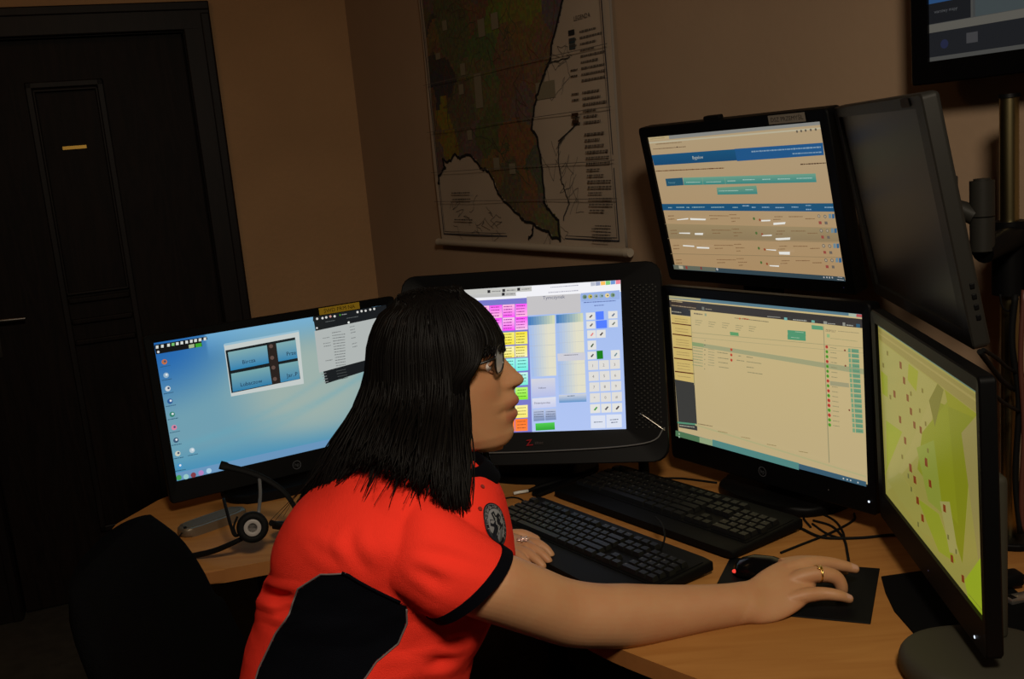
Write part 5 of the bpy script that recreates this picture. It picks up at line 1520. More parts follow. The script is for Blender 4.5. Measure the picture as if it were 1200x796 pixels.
msh = link('map_sheet', me, rod, M_print, smooth=False)
bm = bmesh.new(); box(bm, 0, 0.000, H_ / 2 + 0.003, W_ + 0.012, 0.0012, H_ - .006)
bmesh.ops.subdivide_edges(bm, edges=bm.edges[:], cuts=20, use_grid_fill=True)
for v in bm.verts:
    x, z = v.co.x, v.co.z; v.co.y += -(0.004 * math.sin(x * 9 + 1) * math.exp(-z * 0.8) + 0.003 * math.sin(z * 7)) - 0.0010
obj('map_backing', bm, mat('map_canvas', (0.24, 0.20, 0.16), 0.85), rod, smooth=True)
bm = bmesh.new(); tube(bm, [(-W_ / 2 - 0.012, -0.008, -0.006), (W_ / 2 + 0.018, -0.008, -0.006)], 0.011, 16)
for s in (-1, 1): cyl(bm, (s * (W_ / 2 + 0.015) - .005, -0.008, -0.006), (s * (W_ / 2 + 0.015) + .012, -0.008, -0.006), 0.0125, 0.011, 16)
o = obj('bottom_rod', bm, mat('pale_wood_rod', (0.42, 0.36, 0.28), 0.5), rod, autosmooth=40); o['label'] = 'pale round hanging rod'
bm = bmesh.new(); tube(bm, [(-W_ / 2 - 0.012, -0.006, H_), (W_ / 2 + 0.012, -0.006, H_)], 0.011, 16); obj('top_rod', bm, MATS['pale_wood_rod'], rod, autosmooth=40)

# ------------------------------------------------------------------ desk (concave corner worktop)
DZ = 0.785
edge_pts = [(-0.872, 2.085), (-0.862, 2.02), (-0.82, 1.93), (-0.74, 1.83), (-0.613, 1.765), (-0.477, 1.790), (-0.34, 1.815), (-0.22, 1.80), (-0.12, 1.73), (-0.04, 1.60), (0.03, 1.46), (0.09, 1.362), (0.165, 1.275), (0.25, 1.18), (0.33, 1.06), (0.37, 0.92)]
front = [(p.x, p.y) for p in crom([(a, b, 0) for a, b in edge_pts], 5)]
back = [(1.24, 0.92)]
def wp(s, off): q = map_wall(s, 0) + nm * off; return (q.x, q.y)
back = [wp(3.40, 0.03), wp(0.95, 0.03), (-0.50, 2.62), (-0.70, 2.42), (-0.83, 2.22)]
desk = empty('corner_desk', (0.2, 1.9, 0), 0, 'beech-coloured corner desk with a curved edge under all the monitors', 'desk')
bm = bmesh.new(); prism(bm, [(x - .2, y - 1.9) for x, y in front + back], DZ - 0.026, DZ, 0.003)
bmesh.ops.triangulate(bm, faces=[f for f in bm.faces if len(f.verts) > 4])
for f in bm.faces:
    if abs(f.normal.z) < 0.4: f.material_index = 1
obj('worktop', bm, [M_desk, M_edge], desk)
for (x, y) in ((-0.60, 2.2), (0.48, 1.02), (0.05, 2.75)):
    bm = bmesh.new(); cyl(bm, (x - .2, y - 1.9, 0.012), (x - .2, y - 1.9, DZ - 0.026), 0.028, seg=18); cyl(bm, (x - .2, y - 1.9, 0.0), (x - .2, y - 1.9, 0.014), 0.04, seg=18)
    obj('leg', bm, M_dgrey, desk, autosmooth=40)
bm = bmesh.new()
box(bm, -0.38, 0.62, 0.55, 0.62, 0.018, 0.36); obj('modesty_panel', bm, M_edge, desk)
# ------------------------------------------------------------------ monitors
def ring_frame(bm, T, w, h, l, r, t, b, yf, yi, rad=0.006):
    """bezel: rounded outer outline down to a rectangular opening w x h"""
    def rrect(x0, x1, z0, z1, rd, n=5):
        out = []
        for cx, cz, a0 in ((x1 - rd, z1 - rd, 0), (x0 + rd, z1 - rd, 90), (x0 + rd, z0 + rd, 180), (x1 - rd, z0 + rd, 270)):
            for k in range(n): a = math.radians(a0 + 90 * k / (n - 1)); out.append((cx + rd * math.cos(a), cz + rd * math.sin(a)))
        return out
    O = rrect(-w / 2 - l, w / 2 + r, -h / 2 - b, h / 2 + t, rad); I = rrect(-w / 2, w / 2, -h / 2, h / 2, 0.0004)
    O2 = rrect(-w / 2 - l + .002, w / 2 + r - .002, -h / 2 - b + .002, h / 2 + t - .002, rad)
    L = [[(p[0], 0.012, p[1]) for p in O], [(p[0], yf + .002, p[1]) for p in O], [(p[0], yf, p[1]) for p in O2], [(p[0], yi, p[1]) for p in I], [(p[0], 0.0015, p[1]) for p in I]]
    R = [[bm.verts.new(T @ Vector(p)) for p in ring] for ring in L]; n = len(O)
    for A, B in zip(R, R[1:]):
        for k in range(n): bm.faces.new((A[k], A[(k + 1) % n], B[(k + 1) % n], B[k]))
def sticker(name, T, cx, cz, w, h, text, bg, fg, parent, label, y=-0.0068, th=0.55):
    F = Flat(w, h); F.rect(0, 0, 1, 1, bg)
    if text:
        vs, fs, tw = text_polys(text); hh = min(th, 0.88 * w / (tw * h)); F.text(0.5, 0.5 + hh / 2, hh, text, fg, center=True)
    me = F.mesh(name)
    for v in me.vertices: v.co = T @ (Vector((cx - w / 2, y, cz + h / 2)) + v.co)
    o = link(name, me, parent, M_print, smooth=False); o['label'] = label; return o
def screen_mesh(T, w, h, F, parent, label=None, m=None):
    me = F.mesh('screen')
    for v in me.vertices: v.co = T @ (Vector((-w / 2, 0.001, h / 2)) + v.co)
    o = link('screen', me, parent, m or M_screen, smooth=False)
    if label: o['label'] = label
    return o
def logo_hp(T, cx, cz, r, parent, y=-0.0066):
    F = Flat(2 * r, 2 * r)
    n = 28
    for k in range(n):
        a, b = 2 * math.pi * k / n, 2 * math.pi * (k + 1) / n
        F.poly([(0.5 + 0.5 * math.cos(a), 0.5 + 0.5 * math.sin(a)), (0.5 + 0.5 * math.cos(b), 0.5 + 0.5 * math.sin(b)), (0.5 + 0.42 * math.cos(b), 0.5 + 0.42 * math.sin(b)), (0.5 + 0.42 * math.cos(a), 0.5 + 0.42 * math.sin(a))], (70, 72, 76))
    F.text(0.5, 0.66, 0.40, 'hp', (70, 72, 76), center=True)
    me = F.mesh('logo')
    for v in me.vertices: v.co = T @ (Vector((cx - r, y, cz + r)) + v.co)
    link('logo', me, parent, M_print, smooth=False)

def lcd(name, pose, w, h, bez, label, cat, F, th=0.032, bulge=0.03, m_case=None, stand=True, base_at=(0.0, 0.06), base_size=(0.13, 0.10), rad=0.008, screen_mat=None, slabel=None, group=None, zoff=DZ, neck_x=0.0, neck_w=0.085, base_m=None, base_round=False):
    cx, cy, cz, yaw, tilt = pose; l, r, t, b = bez; mc = m_case or M_black
    root = empty(name, (cx, cy, zoff), yaw, label, cat, group)
    T = Matrix.Translation((0, 0, cz - zoff)) @ Matrix.Rotation(-tilt, 4, 'X')
    bm = bmesh.new(); ring_frame(bm, T, w, h, l, r, t, b, -0.006, -0.004, rad)
    ob = obj('bezel', bm, mc, root, autosmooth=35)
    bm = bmesh.new()
    W, H = w + l + r, h + t + b; ox, oz = (r - l) / 2, (t - b) / 2
    box(bm, ox, 0.0015 + th / 2 + .001, oz, W - 0.002, th - .001, H - 0.002, T, 0.006, 3)
    if bulge: box(bm, ox, 0.0015 + th - .004 + bulge / 2, oz - .01, W * 0.62, bulge, H * 0.68, T, min(.012, bulge * .45), 3)
    obj('back_shell', bm, mc, root, autosmooth=50)
    screen_mesh(T, w, h, F, root, slabel, screen_mat)
    if stand:
        bm = bmesh.new(); hz = cz - zoff; bx, by = base_at
        bot = 0.020
        box(bm, neck_x, th + 0.030, (hz + 0.03) / 2 + 0.005, neck_w, 0.028, hz - 0.02, None, 0.008, 3)
        obj('stand_neck', bm, base_m or mc, root, autosmooth=50)
        bm = bmesh.new(); n = 40
        sx, sy = base_size
        P = [(bx + sx * math.copysign(abs(math.cos(2 * math.pi * k / n)) ** (0.75 if not base_round else 1.0), math.cos(2 * math.pi * k / n)), by + sy * math.copysign(abs(math.sin(2 * math.pi * k / n)) ** (0.75 if not base_round else 1.0), math.sin(2 * math.pi * k / n))) for k in range(n)]
        if base_round: loft(bm, interp_rings([ell_ring((bx, by, z), (sx * k, 0, 0), (0, sy * k, 0), 56, 2.3) for z, k in ((.003, .96), (.008, 1.0), (.020, 1.0), (.028, .96), (.032, .88), (.0335, .6))], 2))
        else: prism(bm, P, 0.003 if base_round else 0.0, bot + (0.012 if base_round else 0), 0.012 if base_round else 0.007, 4)
        obj('stand_base', bm, base_m or mc, root, autosmooth=50)
    return root, T
def led(T, x, z, r, parent, m=None, y=-0.0062):
    bm = bmesh.new(); cyl(bm, T @ Vector((x, y, z)), T @ Vector((x, y - .0006, z)), r, seg=12); return obj('power_light', bm, m or M_led, parent)

# --- left widescreen with the blue desktop
wA, hA = 0.531, 0.299
F = Flat(wA, hA)
def wall_col(u, v):
    def mix(a, b, t): t = max(0, min(1, t)); t = t * t * (3 - 2 * t); return tuple(p + (q - p) * t for p, q in zip(a, b))
    d = math.hypot((u - 0.62) * 1.25, (v - 0.50) * 1.0)
    c = mix((158, 178, 172), (112, 160, 178), (d - 0.18) / 0.38)
    tl = math.hypot(u * 1.2, v * 0.9)
    c = mix((34, 104, 178), c, (tl - 0.05) / 0.48)
    c = mix(c, (58, 140, 186), (v - 0.72 - 0.10 * u) / 0.32)
    c = mix(c, (120, 180, 218), (0.22 - v) / 0.3 * (u > 0.2))
    for (a, b_, k) in ((0.78, -0.62, 0.010), (0.86, -0.5, 0.007), (0.74, -0.34, 0.008)):
        e = abs(v - (a + b_ * u + 0.12 * math.sin(u * 3)))
        if e < 0.05: c = mix(c, (96, 168, 190), 0.30 * (1 - e / 0.05))
    return c
GX, GY = 96, 56; base = len(F.v)
for j in range(GY + 1):
    for i in range(GX + 1): F.v.append(F.P(i / GX, j / GY))
for j in range(GY):
    for i in range(GX):
        a = j * (GX + 1) + i; F.f.append([a, a + 1, a + GX + 2, a + GX + 1]); F.c.append([rgb(wall_col(x / GX, y / GY)) for x, y in ((i, j), (i + 1, j), (i + 1, j + 1), (i, j + 1))])
F.run(UI['A'])
poseA = (-0.5123, 2.2415, 1.0091, 0.5169, 0.0673)
rA, TA = lcd('desktop_monitor', poseA, wA, hA, (0.020, 0.020, 0.018, 0.045), 'black widescreen monitor showing a blue desktop, at the left end of the desk', 'monitor', F, slabel='lit blue desktop with a small tiled window', screen_mat=M_screens['A'], th=0.024, base_at=(-.02, 0.015), base_size=(0.15, 0.085), neck_x=-0.03, neck_w=0.17)
logo_hp(TA, -0.005, -hA / 2 - 0.024, 0.010, rA)
sticker('label_sticker', TA, 0.148, hA / 2 + 0.009, 0.098, 0.0155, 'SWD PRM NA', (178, 146, 38), (60, 46, 12), rA, 'yellow paper label')
# --- middle touch screen in a deep case
wB, hB = 0.408, 0.306
F = Flat(wB, hB); F.rect(0, 0, 1, 1, (160, 186, 236), (176, 196, 242)); F.run(UI['B'])
poseB = (0.025, 2.093, 1.058, -0.217, 0.301)
rB = empty('touch_monitor', (0.025, 2.12, DZ), -0.217, 'bulky black touch screen monitor with coloured buttons in a wide rounded case, behind the woman', 'monitor')
TB = Matrix.Translation((0.0058, -0.0264, 1.058 - DZ)) @ Matrix.Rotation(-0.301, 4, 'X')
bm = bmesh.new(); ring_frame(bm, TB, wB, hB, 0.062, 0.084, 0.034, 0.068, -0.014, -0.004, 0.03); obj('bezel', bm, M_black, rB, autosmooth=35)
bm = bmesh.new()
rings = []
for y, kx, kz, rr in ((0.004, 1.0, 1.0, 6), (0.03, 0.98, 0.98, 6), (0.06, 0.90, 0.90, 5), (0.13, 0.75, 0.70, 4), (0.16, 0.62, 0.55, 4), (0.165, 0.5, 0.45, 4)):
    W, H = (wB + 0.146) / 2 * kx, (hB + 0.102) / 2 * kz
    rings.append([TB @ p for p in ell_ring((0.011, y, -0.017), (W, 0, 0), (0, 0, H), 48, rr * 1.2)])
loft(bm, rings); obj('back_shell', bm, M_dgrey, rB, autosmooth=40)
screen_mesh(TB, wB, hB, F, rB, 'lit touch panel with coloured buttons and number pad', M_screens['B'])
bm = bmesh.new()
for i in range(9):
    for j in range(30):
        x = wB / 2 + 0.022 + i * 0.0062; z = hB / 2 - 0.02 - j * 0.0098 + (i % 2) * 0.0049
        cyl(bm, TB @ Vector((x, -0.0112, z)), TB @ Vector((x, -0.0135, z)), 0.0021, 0.0016, 6)
obj('speaker_grille', bm, M_dgrey, rB)
bm = bmesh.new(); tube(bm, [TB @ Vector(p) for p in crom([(wB / 2 + 0.030, -0.0145, -hB / 2 + 0.030), (wB / 2 + 0.055, -0.0148, -hB / 2 + 0.012), (wB / 2 + 0.078, -0.0145, -hB / 2 - 0.006)], 5)], 0.0013, 6); obj('trim_line', bm, M_silver, rB)
bm = bmesh.new(); tube(bm, [TB @ Vector(p) for p in crom([(-0.23, -0.0145, -hB / 2 - 0.040), (0.05, -0.0148, -hB / 2 - 0.040), (0.24, -0.0148, -hB / 2 - 0.030), (0.282, -0.0145, -hB / 2 + 0.0)], 8)], 0.0016, 6); obj('lower_ridge', bm, M_grey, rB)
Fz = Flat(0.05, 0.016); Fz.poly([(0.02, 0.15), (0.26, 0.05), (0.10, 0.75), (0.30, 0.70), (0.28, 0.85), (0.0, 0.9), (0.16, 0.25), (0.02, 0.27)], (135, 30, 36)); Fz.text(0.36, 0.72, 0.42, 'zitec', (75, 66, 66))
me = Fz.mesh('logo')
for v in me.vertices: v.co = TB @ (Vector((-0.002, -0.0125, -hB / 2 - 0.014)) + v.co)
o = link('logo', me, rB, M_print, smooth=False); o['label'] = 'small red and grey maker mark'
bm = bmesh.new(); box(bm, 0, 0.03, 0.05, 0.16, 0.09, 0.09, None, 0.01); obj('stand_neck', bm, M_black, rB, autosmooth=50)
bm = bmesh.new(); prism(bm, [(0.13 * math.cos(2 * math.pi * k / 40), 0.05 + 0.085 * math.sin(2 * math.pi * k / 40)) for k in range(40)], 0, 0.016, 0.005, 3); obj('stand_base', bm, M_black, rB, autosmooth=50)
for s in (-1, 1):
    bm = bmesh.new(); p = TB @ Vector((s * 0.22 + 0.011, 0.045, -hB / 2 - 0.05)); cyl(bm, p, (p.x, p.y, 0.0), 0.010, 0.012, 14); obj('foot', bm, M_rubber, rB, autosmooth=40)
# --- lower right widescreen with the pale form
wC, hC = 0.473, 0.296
F = Flat(wC, hC); F.rect(0, 0, 1, 1, (208, 187, 134), (198, 178, 132)); F.run(UI['C'])
poseC = (0.453, 1.855, 1.022, -1.002, -0.008)
rC, TC = lcd('form_monitor', poseC, wC, hC, (0.018, 0.018, 0.020, 0.050), 'black widescreen monitor showing a pale yellow form, below the tilted monitor', 'monitor', F, base_at=(0, 0.055), slabel='lit pale form with a dark top bar', screen_mat=M_screens['C'], th=0.022)
logo_hp(TC, 0.0, -hC / 2 - 0.026, 0.010, rC)
led(TC, 0.155, -hC / 2 - 0.026, 0.0011, rC, M_grey); led(TC, 0.240, -hC / 2 - 0.027, 0.0020, rC)
# --- upper monitor, tilted down, on a post behind
wD, hD = 0.473, 0.296
F = Flat(wD, hD); F.rect(0, 0, 1, 1, (196, 172, 134), (190, 156, 112)); F.run(UI['D'])
poseD = (0.476, 2.047, 1.342, -1.022, -0.185)
rD, TD = lcd('table_monitor', poseD, wD, hD, (0.020, 0.022, 0.022, 0.026), 'black monitor with a blue-banded web table, tilted down above the form monitor', 'monitor', F, th=0.030, bulge=0.020, stand=False, slabel='lit web page with blue bands and a table', screen_mat=M_screens['D'])
sticker('label_sticker', TD, 0.165, hD / 2 + 0.0115, 0.088, 0.0165, 'DSZ PRZEMYŚL', (128, 120, 108), (30, 28, 28), rD, 'pale paper label')
bm = bmesh.new(); box(bm, -0.03, 0.002, hD / 2 + 0.026, 0.045, 0.014, 0.010, TD, 0.003); box(bm, -0.03, -0.003, hD / 2 + 0.021, 0.030, 0.012, 0.006, TD, 0.001); obj('top_clip', bm, M_black, rD)
led(TD, 0.232, -hD / 2 - 0.012, 0.0010, rD, mat('dim_lens', (0.05, 0.05, 0.18), 0.3))
bm = bmesh.new(); cyl(bm, (0, 0.092, 0.012), (0, 0.092, 1.342 - DZ + 0.04), 0.016, seg=20); obj('support_post', bm, M_black, rD, autosmooth=40)
bm = bmesh.new(); box(bm, 0, 0.066, 1.342 - DZ, 0.08, 0.035, 0.08, None, 0.006); obj('mount_bracket', bm, M_black, rD); bm = bmesh.new(); box(bm, -0.02, 0.055, 1.342 - DZ - hD / 2 - 0.03, 0.05, 0.03, 0.05, None, 0.006); obj('lower_bracket', bm, M_black, rD)
bm = bmesh.new(); prism(bm, [(0.07 * math.cos(2 * math.pi * k / 32), 0.075 + 0.045 * math.sin(2 * math.pi * k / 32)) for k in range(32)], 0, 0.014, 0.003); obj('post_foot', bm, M_black, rD)
# --- switched-off monitor on the arm
wE, hE = 0.455, 0.298
poseE = (0.5976, 1.556, 1.345, -1.684, -0.183)
F = Flat(wE, hE); F.rect(0, 0, 1, 1, (60, 55, 50))
rE, TE = lcd('dark_monitor', poseE, wE, hE, (0.018, 0.040, 0.018, 0.020), 'switched-off monitor in a dark grey case on an arm, turned sideways above the map-screen monitor', 'monitor', F, th=0.016, bulge=0.035, m_case=M_dgrey, stand=False, screen_mat=M_off, slabel='dark unlit panel', zoff=1.346 - 0.165)
sticker('label_sticker', TE, 0.195, hE / 2 + 0.009, 0.040, 0.012, '112', (88, 84, 76), (60, 58, 56), rE, 'small grey paper label')
logo_hp(TE, 0.0, -hE / 2 - 0.010, 0.005, rE)
for k in range(4):
    bm = bmesh.new(); box(bm, wE / 2 + 0.0405, 0.008, -0.085 - 0.014 * k, 0.003, 0.006, 0.007, TE, 0.001); obj('side_button', bm, M_black, rE)
# --- right monitor with the green map
M_base = mat('foot_plastic', (0.038, 0.035, 0.024), 0.6, spec=0.2)
wF, hF = 0.4545, 0.2845
F = Flat(wF, hF); F.rect(0, 0, 1, 1, (166, 158, 76)); F.run(UI['F'])
poseF = (0.5564, 1.3636, 1.0238, -1.679, -0.02)
rF, TF = lcd('map_monitor', poseF, wF, hF, (0.017, 0.017, 0.020, 0.044), 'black widescreen monitor with a yellow-green map on screen, nearest at the right edge', 'monitor', F, base_at=(0.180, 0.012), base_size=(0.080, 0.096), neck_x=0.11, base_m=M_base, base_round=True, slabel='lit yellow-green map', screen_mat=M_screens['F'], th=0.014, bulge=0.03)
led(TF, 0.205, -hF / 2 - 0.032, 0.0020, rF); led(TF, 0.02, -hF / 2 - 0.026, 0.0014, rF, MATS['dim_lens'])

# --- wall-mounted screen in the top right corner of the view
wT, hT = 0.80, 0.46
s0, z0 = 2.546 + wT / 2, 1.567 + hT / 2
rT = empty('wall_monitor', map_wall(s0, z0 - hT / 2 - 0.03) + nm * 0.075, AM, 'dim black-framed monitor high on the right wall, cut off by the top right corner', 'monitor')
TT = Matrix.Translation((0, 0, hT / 2 + 0.03))
F = Flat(wT, hT); F.rect(0, 0, 1, 1, (66, 66, 64))
F.rect(0, 0.70, 0.16, 0.80, (34, 62, 96), (36, 70, 112)); F.rect(0, 0.90, 1, 0.985, (24, 26, 30)); F.rect(0.0, 0.872, 1, 0.90, (84, 82, 76))
F.rect(0.0, 0.80, 0.095, 0.87, (20, 22, 26)); F.text(0.012, 0.835, 0.011, 'warstwy mapy', (72, 74, 76)); F.rect(0.10, 0, 0.105, 0.87, (58, 60, 60)); F.rect(0.105, 0, 0.5, 0.87, (58, 66, 68)); F.rect(0.092, 0.70, 0.16, 0.80, (120, 40, 24))
F.rect(0.0, 0.45, 0.085, 0.745, (30, 60, 100), (40, 78, 120))
for k in range(5): F.poly([(0.012 * k, 0.75 + .01 * k), (0.012 * k + .06, 0.78 + .006 * k), (0.012 * k + .06, 0.782 + .006 * k), (0.012 * k, 0.753 + .01 * k)], (48, 50, 52))
F.circ(0.035, 0.945, 0.016, (30, 34, 58)); F.rect(0.085, 0.92, 0.11, 0.955, (58, 58, 60))
ring = bmesh.new(); ring_frame(ring, TT, wT, hT, 0.030, 0.030, 0.030, 0.036, -0.008, -0.004, 0.006); obj('bezel', ring, M_gloss, rT, autosmooth=35)
bm = bmesh.new(); box(bm, 0, 0.022, -0.003, wT + 0.058, 0.040, hT + 0.064, TT, 0.008); box(bm, 0, 0.056, 0, 0.3, 0.034, 0.25, TT, 0.004); obj('back_shell', bm, M_black, rT, autosmooth=50)
screen_mesh(TT, wT, hT, F, rT, 'dim lit map page')

# ------------------------------------------------------------------ pole with the monitor arm
pp = AT(1183, 300, 1.585)
px_, py_ = pp.x, pp.y
pole = empty('monitor_pole', (px_, py_, DZ), 0, 'glossy black pole with a clamp and arm at the right edge, beside the wall', 'pole')
ztop = AT(1181, 110, 1.585).z - DZ
bm = bmesh.new(); cyl(bm, (0, 0, 0.01), (0, 0, ztop - .006), 0.0140, seg=28); obj('pole_tube', bm, mat('black_chrome', (0.34, 0.28, 0.14), 0.30, 1.0), pole, autosmooth=40)  # black metal, its golden reflection put into the base colour
bm = bmesh.new(); cyl(bm, (0, 0, ztop - .006), (0, 0, ztop), 0.0165, 0.0155, seg=28); obj('pole_cap', bm, M_black, pole, autosmooth=40)
bm = bmesh.new(); prism(bm, [(0.055 * math.cos(2 * math.pi * k / 32), 0.055 * math.sin(2 * math.pi * k / 32)) for k in range(32)], 0, 0.012, 0.003); obj('pole_foot', bm, M_black, pole)
zc = AT(1183, 300, 1.585).z - DZ
bm = bmesh.new(); cyl(bm, (0, 0, zc - 0.06), (0, 0, zc + 0.055), 0.026, seg=28); box(bm, 0.035, -0.01, zc - 0.005, 0.05, 0.04, 0.10, None, 0.006); obj('clamp', bm, M_black, pole, autosmooth=40)
h0 = AT(1151, 253, 1.52) - Vector((px_, py_, DZ))
bm = bmesh.new()
tube(bm, [(0.0, -0.015, zc + 0.03), ((h0.x) * 0.5, h0.y * 0.5 - 0.012, zc + 0.028), (h0.x, h0.y, zc + 0.02)], 0.019, 14)
obj('arm', bm, M_black, pole, autosmooth=40)
bm = bmesh.new(); cyl(bm, (h0.x, h0.y, h0.z - 0.052), (h0.x, h0.y, h0.z - 0.002), 0.0175, seg=24); cyl(bm, (h0.x, h0.y, h0.z + 0.0), (h0.x, h0.y, h0.z + 0.052), 0.0175, seg=24); cyl(bm, (h0.x, h0.y, h0.z - 0.055), (h0.x, h0.y, h0.z + 0.055), 0.012, seg=20)
obj('hinge', bm, M_dgrey, pole, autosmooth=40)
# plate that carries the dark monitor
ci = Matrix.Translation(rE.location) @ Matrix.Rotation(poseE[3], 4, 'Z')
hl = ci.inverted() @ (h0 + Vector((px_, py_, DZ)))
bm = bmesh.new(); box(bm, 0, 0.072, 0.165, 0.09, 0.014, 0.09, None, 0.003); tube(bm, [(0, 0.07, 0.165), (hl.x * .6, (0.07 + hl.y) / 2, (0.165 + hl.z) / 2), (hl.x, hl.y - .01, hl.z)], 0.014, 12)
obj('mount_bracket', bm, M_dgrey, rE, autosmooth=40)
# ------------------------------------------------------------------ keyboards
ROWS = [
 [('Esc', 1), (None, 1), ('F1', 1), ('F2', 1), ('F3', 1), ('F4', 1), (None, .5), ('F5', 1), ('F6', 1), ('F7', 1), ('F8', 1), (None, .5), ('F9', 1), ('F10', 1), ('F11', 1), ('F12', 1), (None, .25), ('', 1), ('', 1), ('', 1)],
 [('`', 1)] + [(c, 1) for c in '1234567890-='] + [('', 2), (None, .25), ('', 1), ('', 1), ('', 1), (None, .25), ('', 1), ('/', 1), ('*', 1), ('-', 1)],
 [('', 1.5)] + [(c, 1) for c in 'QWERTYUIOP[]'] + [('\\', 1.5), (None, .25), ('', 1), ('', 1), ('', 1), (None, .25), ('7', 1), ('8', 1), ('9', 1), ('+', 1)],
 [('', 1.75)] + [(c, 1) for c in 'ASDFGHJKL;'] + [("'", 1), ('', 2.25), (None, 3.75), ('4', 1), ('5', 1), ('6', 1), ('', 1)],
 [('', 2.25)] + [(c, 1) for c in 'ZXCVBNM,./'] + [('', 2.75), (None, 1.25), ('', 1), (None, 1.25), ('1', 1), ('2', 1), ('3', 1), ('', 1)],
 [('', 1.25), ('', 1.25), ('', 1.25), ('', 6.25), ('', 1.25), ('', 1.25), ('', 1.25), ('', 1.25), (None, .25), ('', 1), ('', 1), ('', 1), (None, .25), ('0', 2), ('.', 1), ('', 1)]]
M_key = mat('key_plastic', (0.0055, 0.0055, 0.0055), 0.45, spec=0.25)
M_leg = mat('key_legend', (0.16, 0.16, 0.16), 0.5)
M_kbody = mat('keyboard_case', (0.003, 0.003, 0.003), 0.6, spec=0.10)
def keyboard(name, c, yaw, L, Dp, palm, label, wave):
    root = empty(name, (c[0], c[1], DZ), yaw, label, 'keyboard')
    tilt = 0.05
    P = []
    n = 24
    xs = [(-0.5 + k / n) for k in range(n + 1)]
    def fy(t): return -Dp / 2 + (wave * (math.cos(t * 2 * math.pi) * 0.5 - 0.5) if wave else 0)
    P = [(x * L, fy(x)) for x in xs] + [(x * L, Dp / 2) for x in xs[::-1]]
    bm = bmesh.new(); prism(bm, P, 0.004, 0.017, 0.004, 3)
    def slope(v): v.co.z += (v.co.y + Dp / 2) * tilt * (1 if v.co.z > 0.010 else 0.3)
    for v in bm.verts: slope(v)
    bmesh.ops.triangulate(bm, faces=[f for f in bm.faces if len(f.verts) > 4])
    body = obj('body', bm, M_kbody, root, autosmooth=40)
    bm = bmesh.new(); prism(bm, [(-L / 2 + .006, -Dp / 2 + palm + .002), (L / 2 - .006, -Dp / 2 + palm + .002), (L / 2 - .006, Dp / 2 - .016), (-L / 2 + .006, Dp / 2 - .016)], 0.0165, 0.0182)
    for v in bm.verts: v.co.z += (v.co.y + Dp / 2) * tilt
    obj('key_well', bm, M_kbody, root)
    u = (L - 0.026) / 22.5; kd = (Dp - palm - 0.026) / 6.3; cache = {}; keys = []; x0 = -L / 2 + 0.013
    for ri, row in enumerate(ROWS):
        x = x0; y = Dp / 2 - 0.020 - kd * (ri + 0.5 + (0.25 if ri else 0))
        for t, wd in row:
            if t is not None:
                w = wd * u
                ck = (t, wd)
                if ck not in cache:
                    bm = bmesh.new(); hw, hd = w / 2 - 0.0009, kd / 2 - 0.0009
                    a = [bm.verts.new(q) for q in ((-hw, -hd, 0), (hw, -hd, 0), (hw, hd, 0), (-hw, hd, 0))]
                    tw, td = hw - 0.0022, hd - 0.0022
                    b = [bm.verts.new(q) for q in ((-tw, -td, 0.0075), (tw, -td, 0.0072), (tw, td, 0.0078), (-tw, td, 0.0078))]
                    bm.faces.new(b)
                    for k in range(4): bm.faces.new((a[k], a[(k + 1) % 4], b[(k + 1) % 4], b[k]))
                    if t:
                        vs, fs, tw_ = text_polys(t); s = 0.0042 if len(t) == 1 else 0.0028
                        vv = [bm.verts.new((-tw + 0.0014 + q[0] * s, td - s - 0.0012 + q[1] * s, 0.0080)) for q in vs]
                        for f in fs:
                            try: bm.faces.new([vv[i] for i in f]).material_index = 1
                            except ValueError: pass
                    me = bpy.data.meshes.new('key'); bm.to_mesh(me); bm.free(); me.materials.append(M_key); me.materials.append(M_leg); cache[ck] = me
                keys.append((cache[ck], x + w / 2, y))
            x += wd * u
    for me, x, y in keys[:100]:
        k = bpy.data.objects.new('key', me); COL.objects.link(k); k.parent = root
        k.location = (x, y, 0.0184 + (y + Dp / 2) * tilt); k.rotation_euler = (tilt, 0, 0)
    bm = bmesh.new()
    for me, x, y in keys[100:]:
        n0 = len(bm.verts); bm.from_mesh(me); bm.verts.ensure_lookup_table()
        for v in bm.verts[n0:]: v.co += Vector((x, y, 0.0184 + (y + Dp / 2) * tilt))
    o = obj('keys', bm, [M_key, M_leg], root); o['kind'] = 'stuff'
    return root
YK = -0.972
kr = keyboard('keyboard', (0.083, 1.694), YK, 0.470, 0.178, 0.052, 'black keyboard with a wide curved palm rest, nearer to the woman', 0.010)
kb = keyboard('keyboard', (0.2675, 1.843), -0.968, 0.480, 0.178, 0.038, 'black keyboard with a straight front, farther back in front of the form monitor', 0.0)

# ------------------------------------------------------------------ pads and mouse
pc = Vector((0.398, 1.475, DZ)); pyaw = math.atan2(1.512 - 1.606, 0.553 - 0.342)
bm = bmesh.new(); box(bm, 0, 0, 0.0012, 0.236, 0.193, 0.0024, None, 0.001, 1)
bmesh.ops.subdivide_edges(bm, edges=[e for e in bm.edges if e.calc_length() > .1], cuts=8, use_grid_fill=True)
o = obj('mouse_pad', bm, mat('pad_print', (0.0035, 0.0038, 0.005), 0.6, spec=0.1, var=0.3, vscale=25), None, autosmooth=30)
o.location = pc; o.rotation_euler = (0, 0, pyaw); tag(o, 'thin black mouse pad under the right hand', 'mouse pad')
P = [(0.536, 1.485), (0.60, 1.492), (0.70, 1.485), (0.705, 1.24), (0.60, 1.17), (0.535, 1.19), (0.512, 1.285), (0.512, 1.37), (0.522, 1.43)]
c0 = Vector((0.6, 1.33, DZ))
bm = bmesh.new(); prism(bm, [(x - c0.x, y - c0.y) for x, y in P], 0, 0.003, 0.0008, 1)
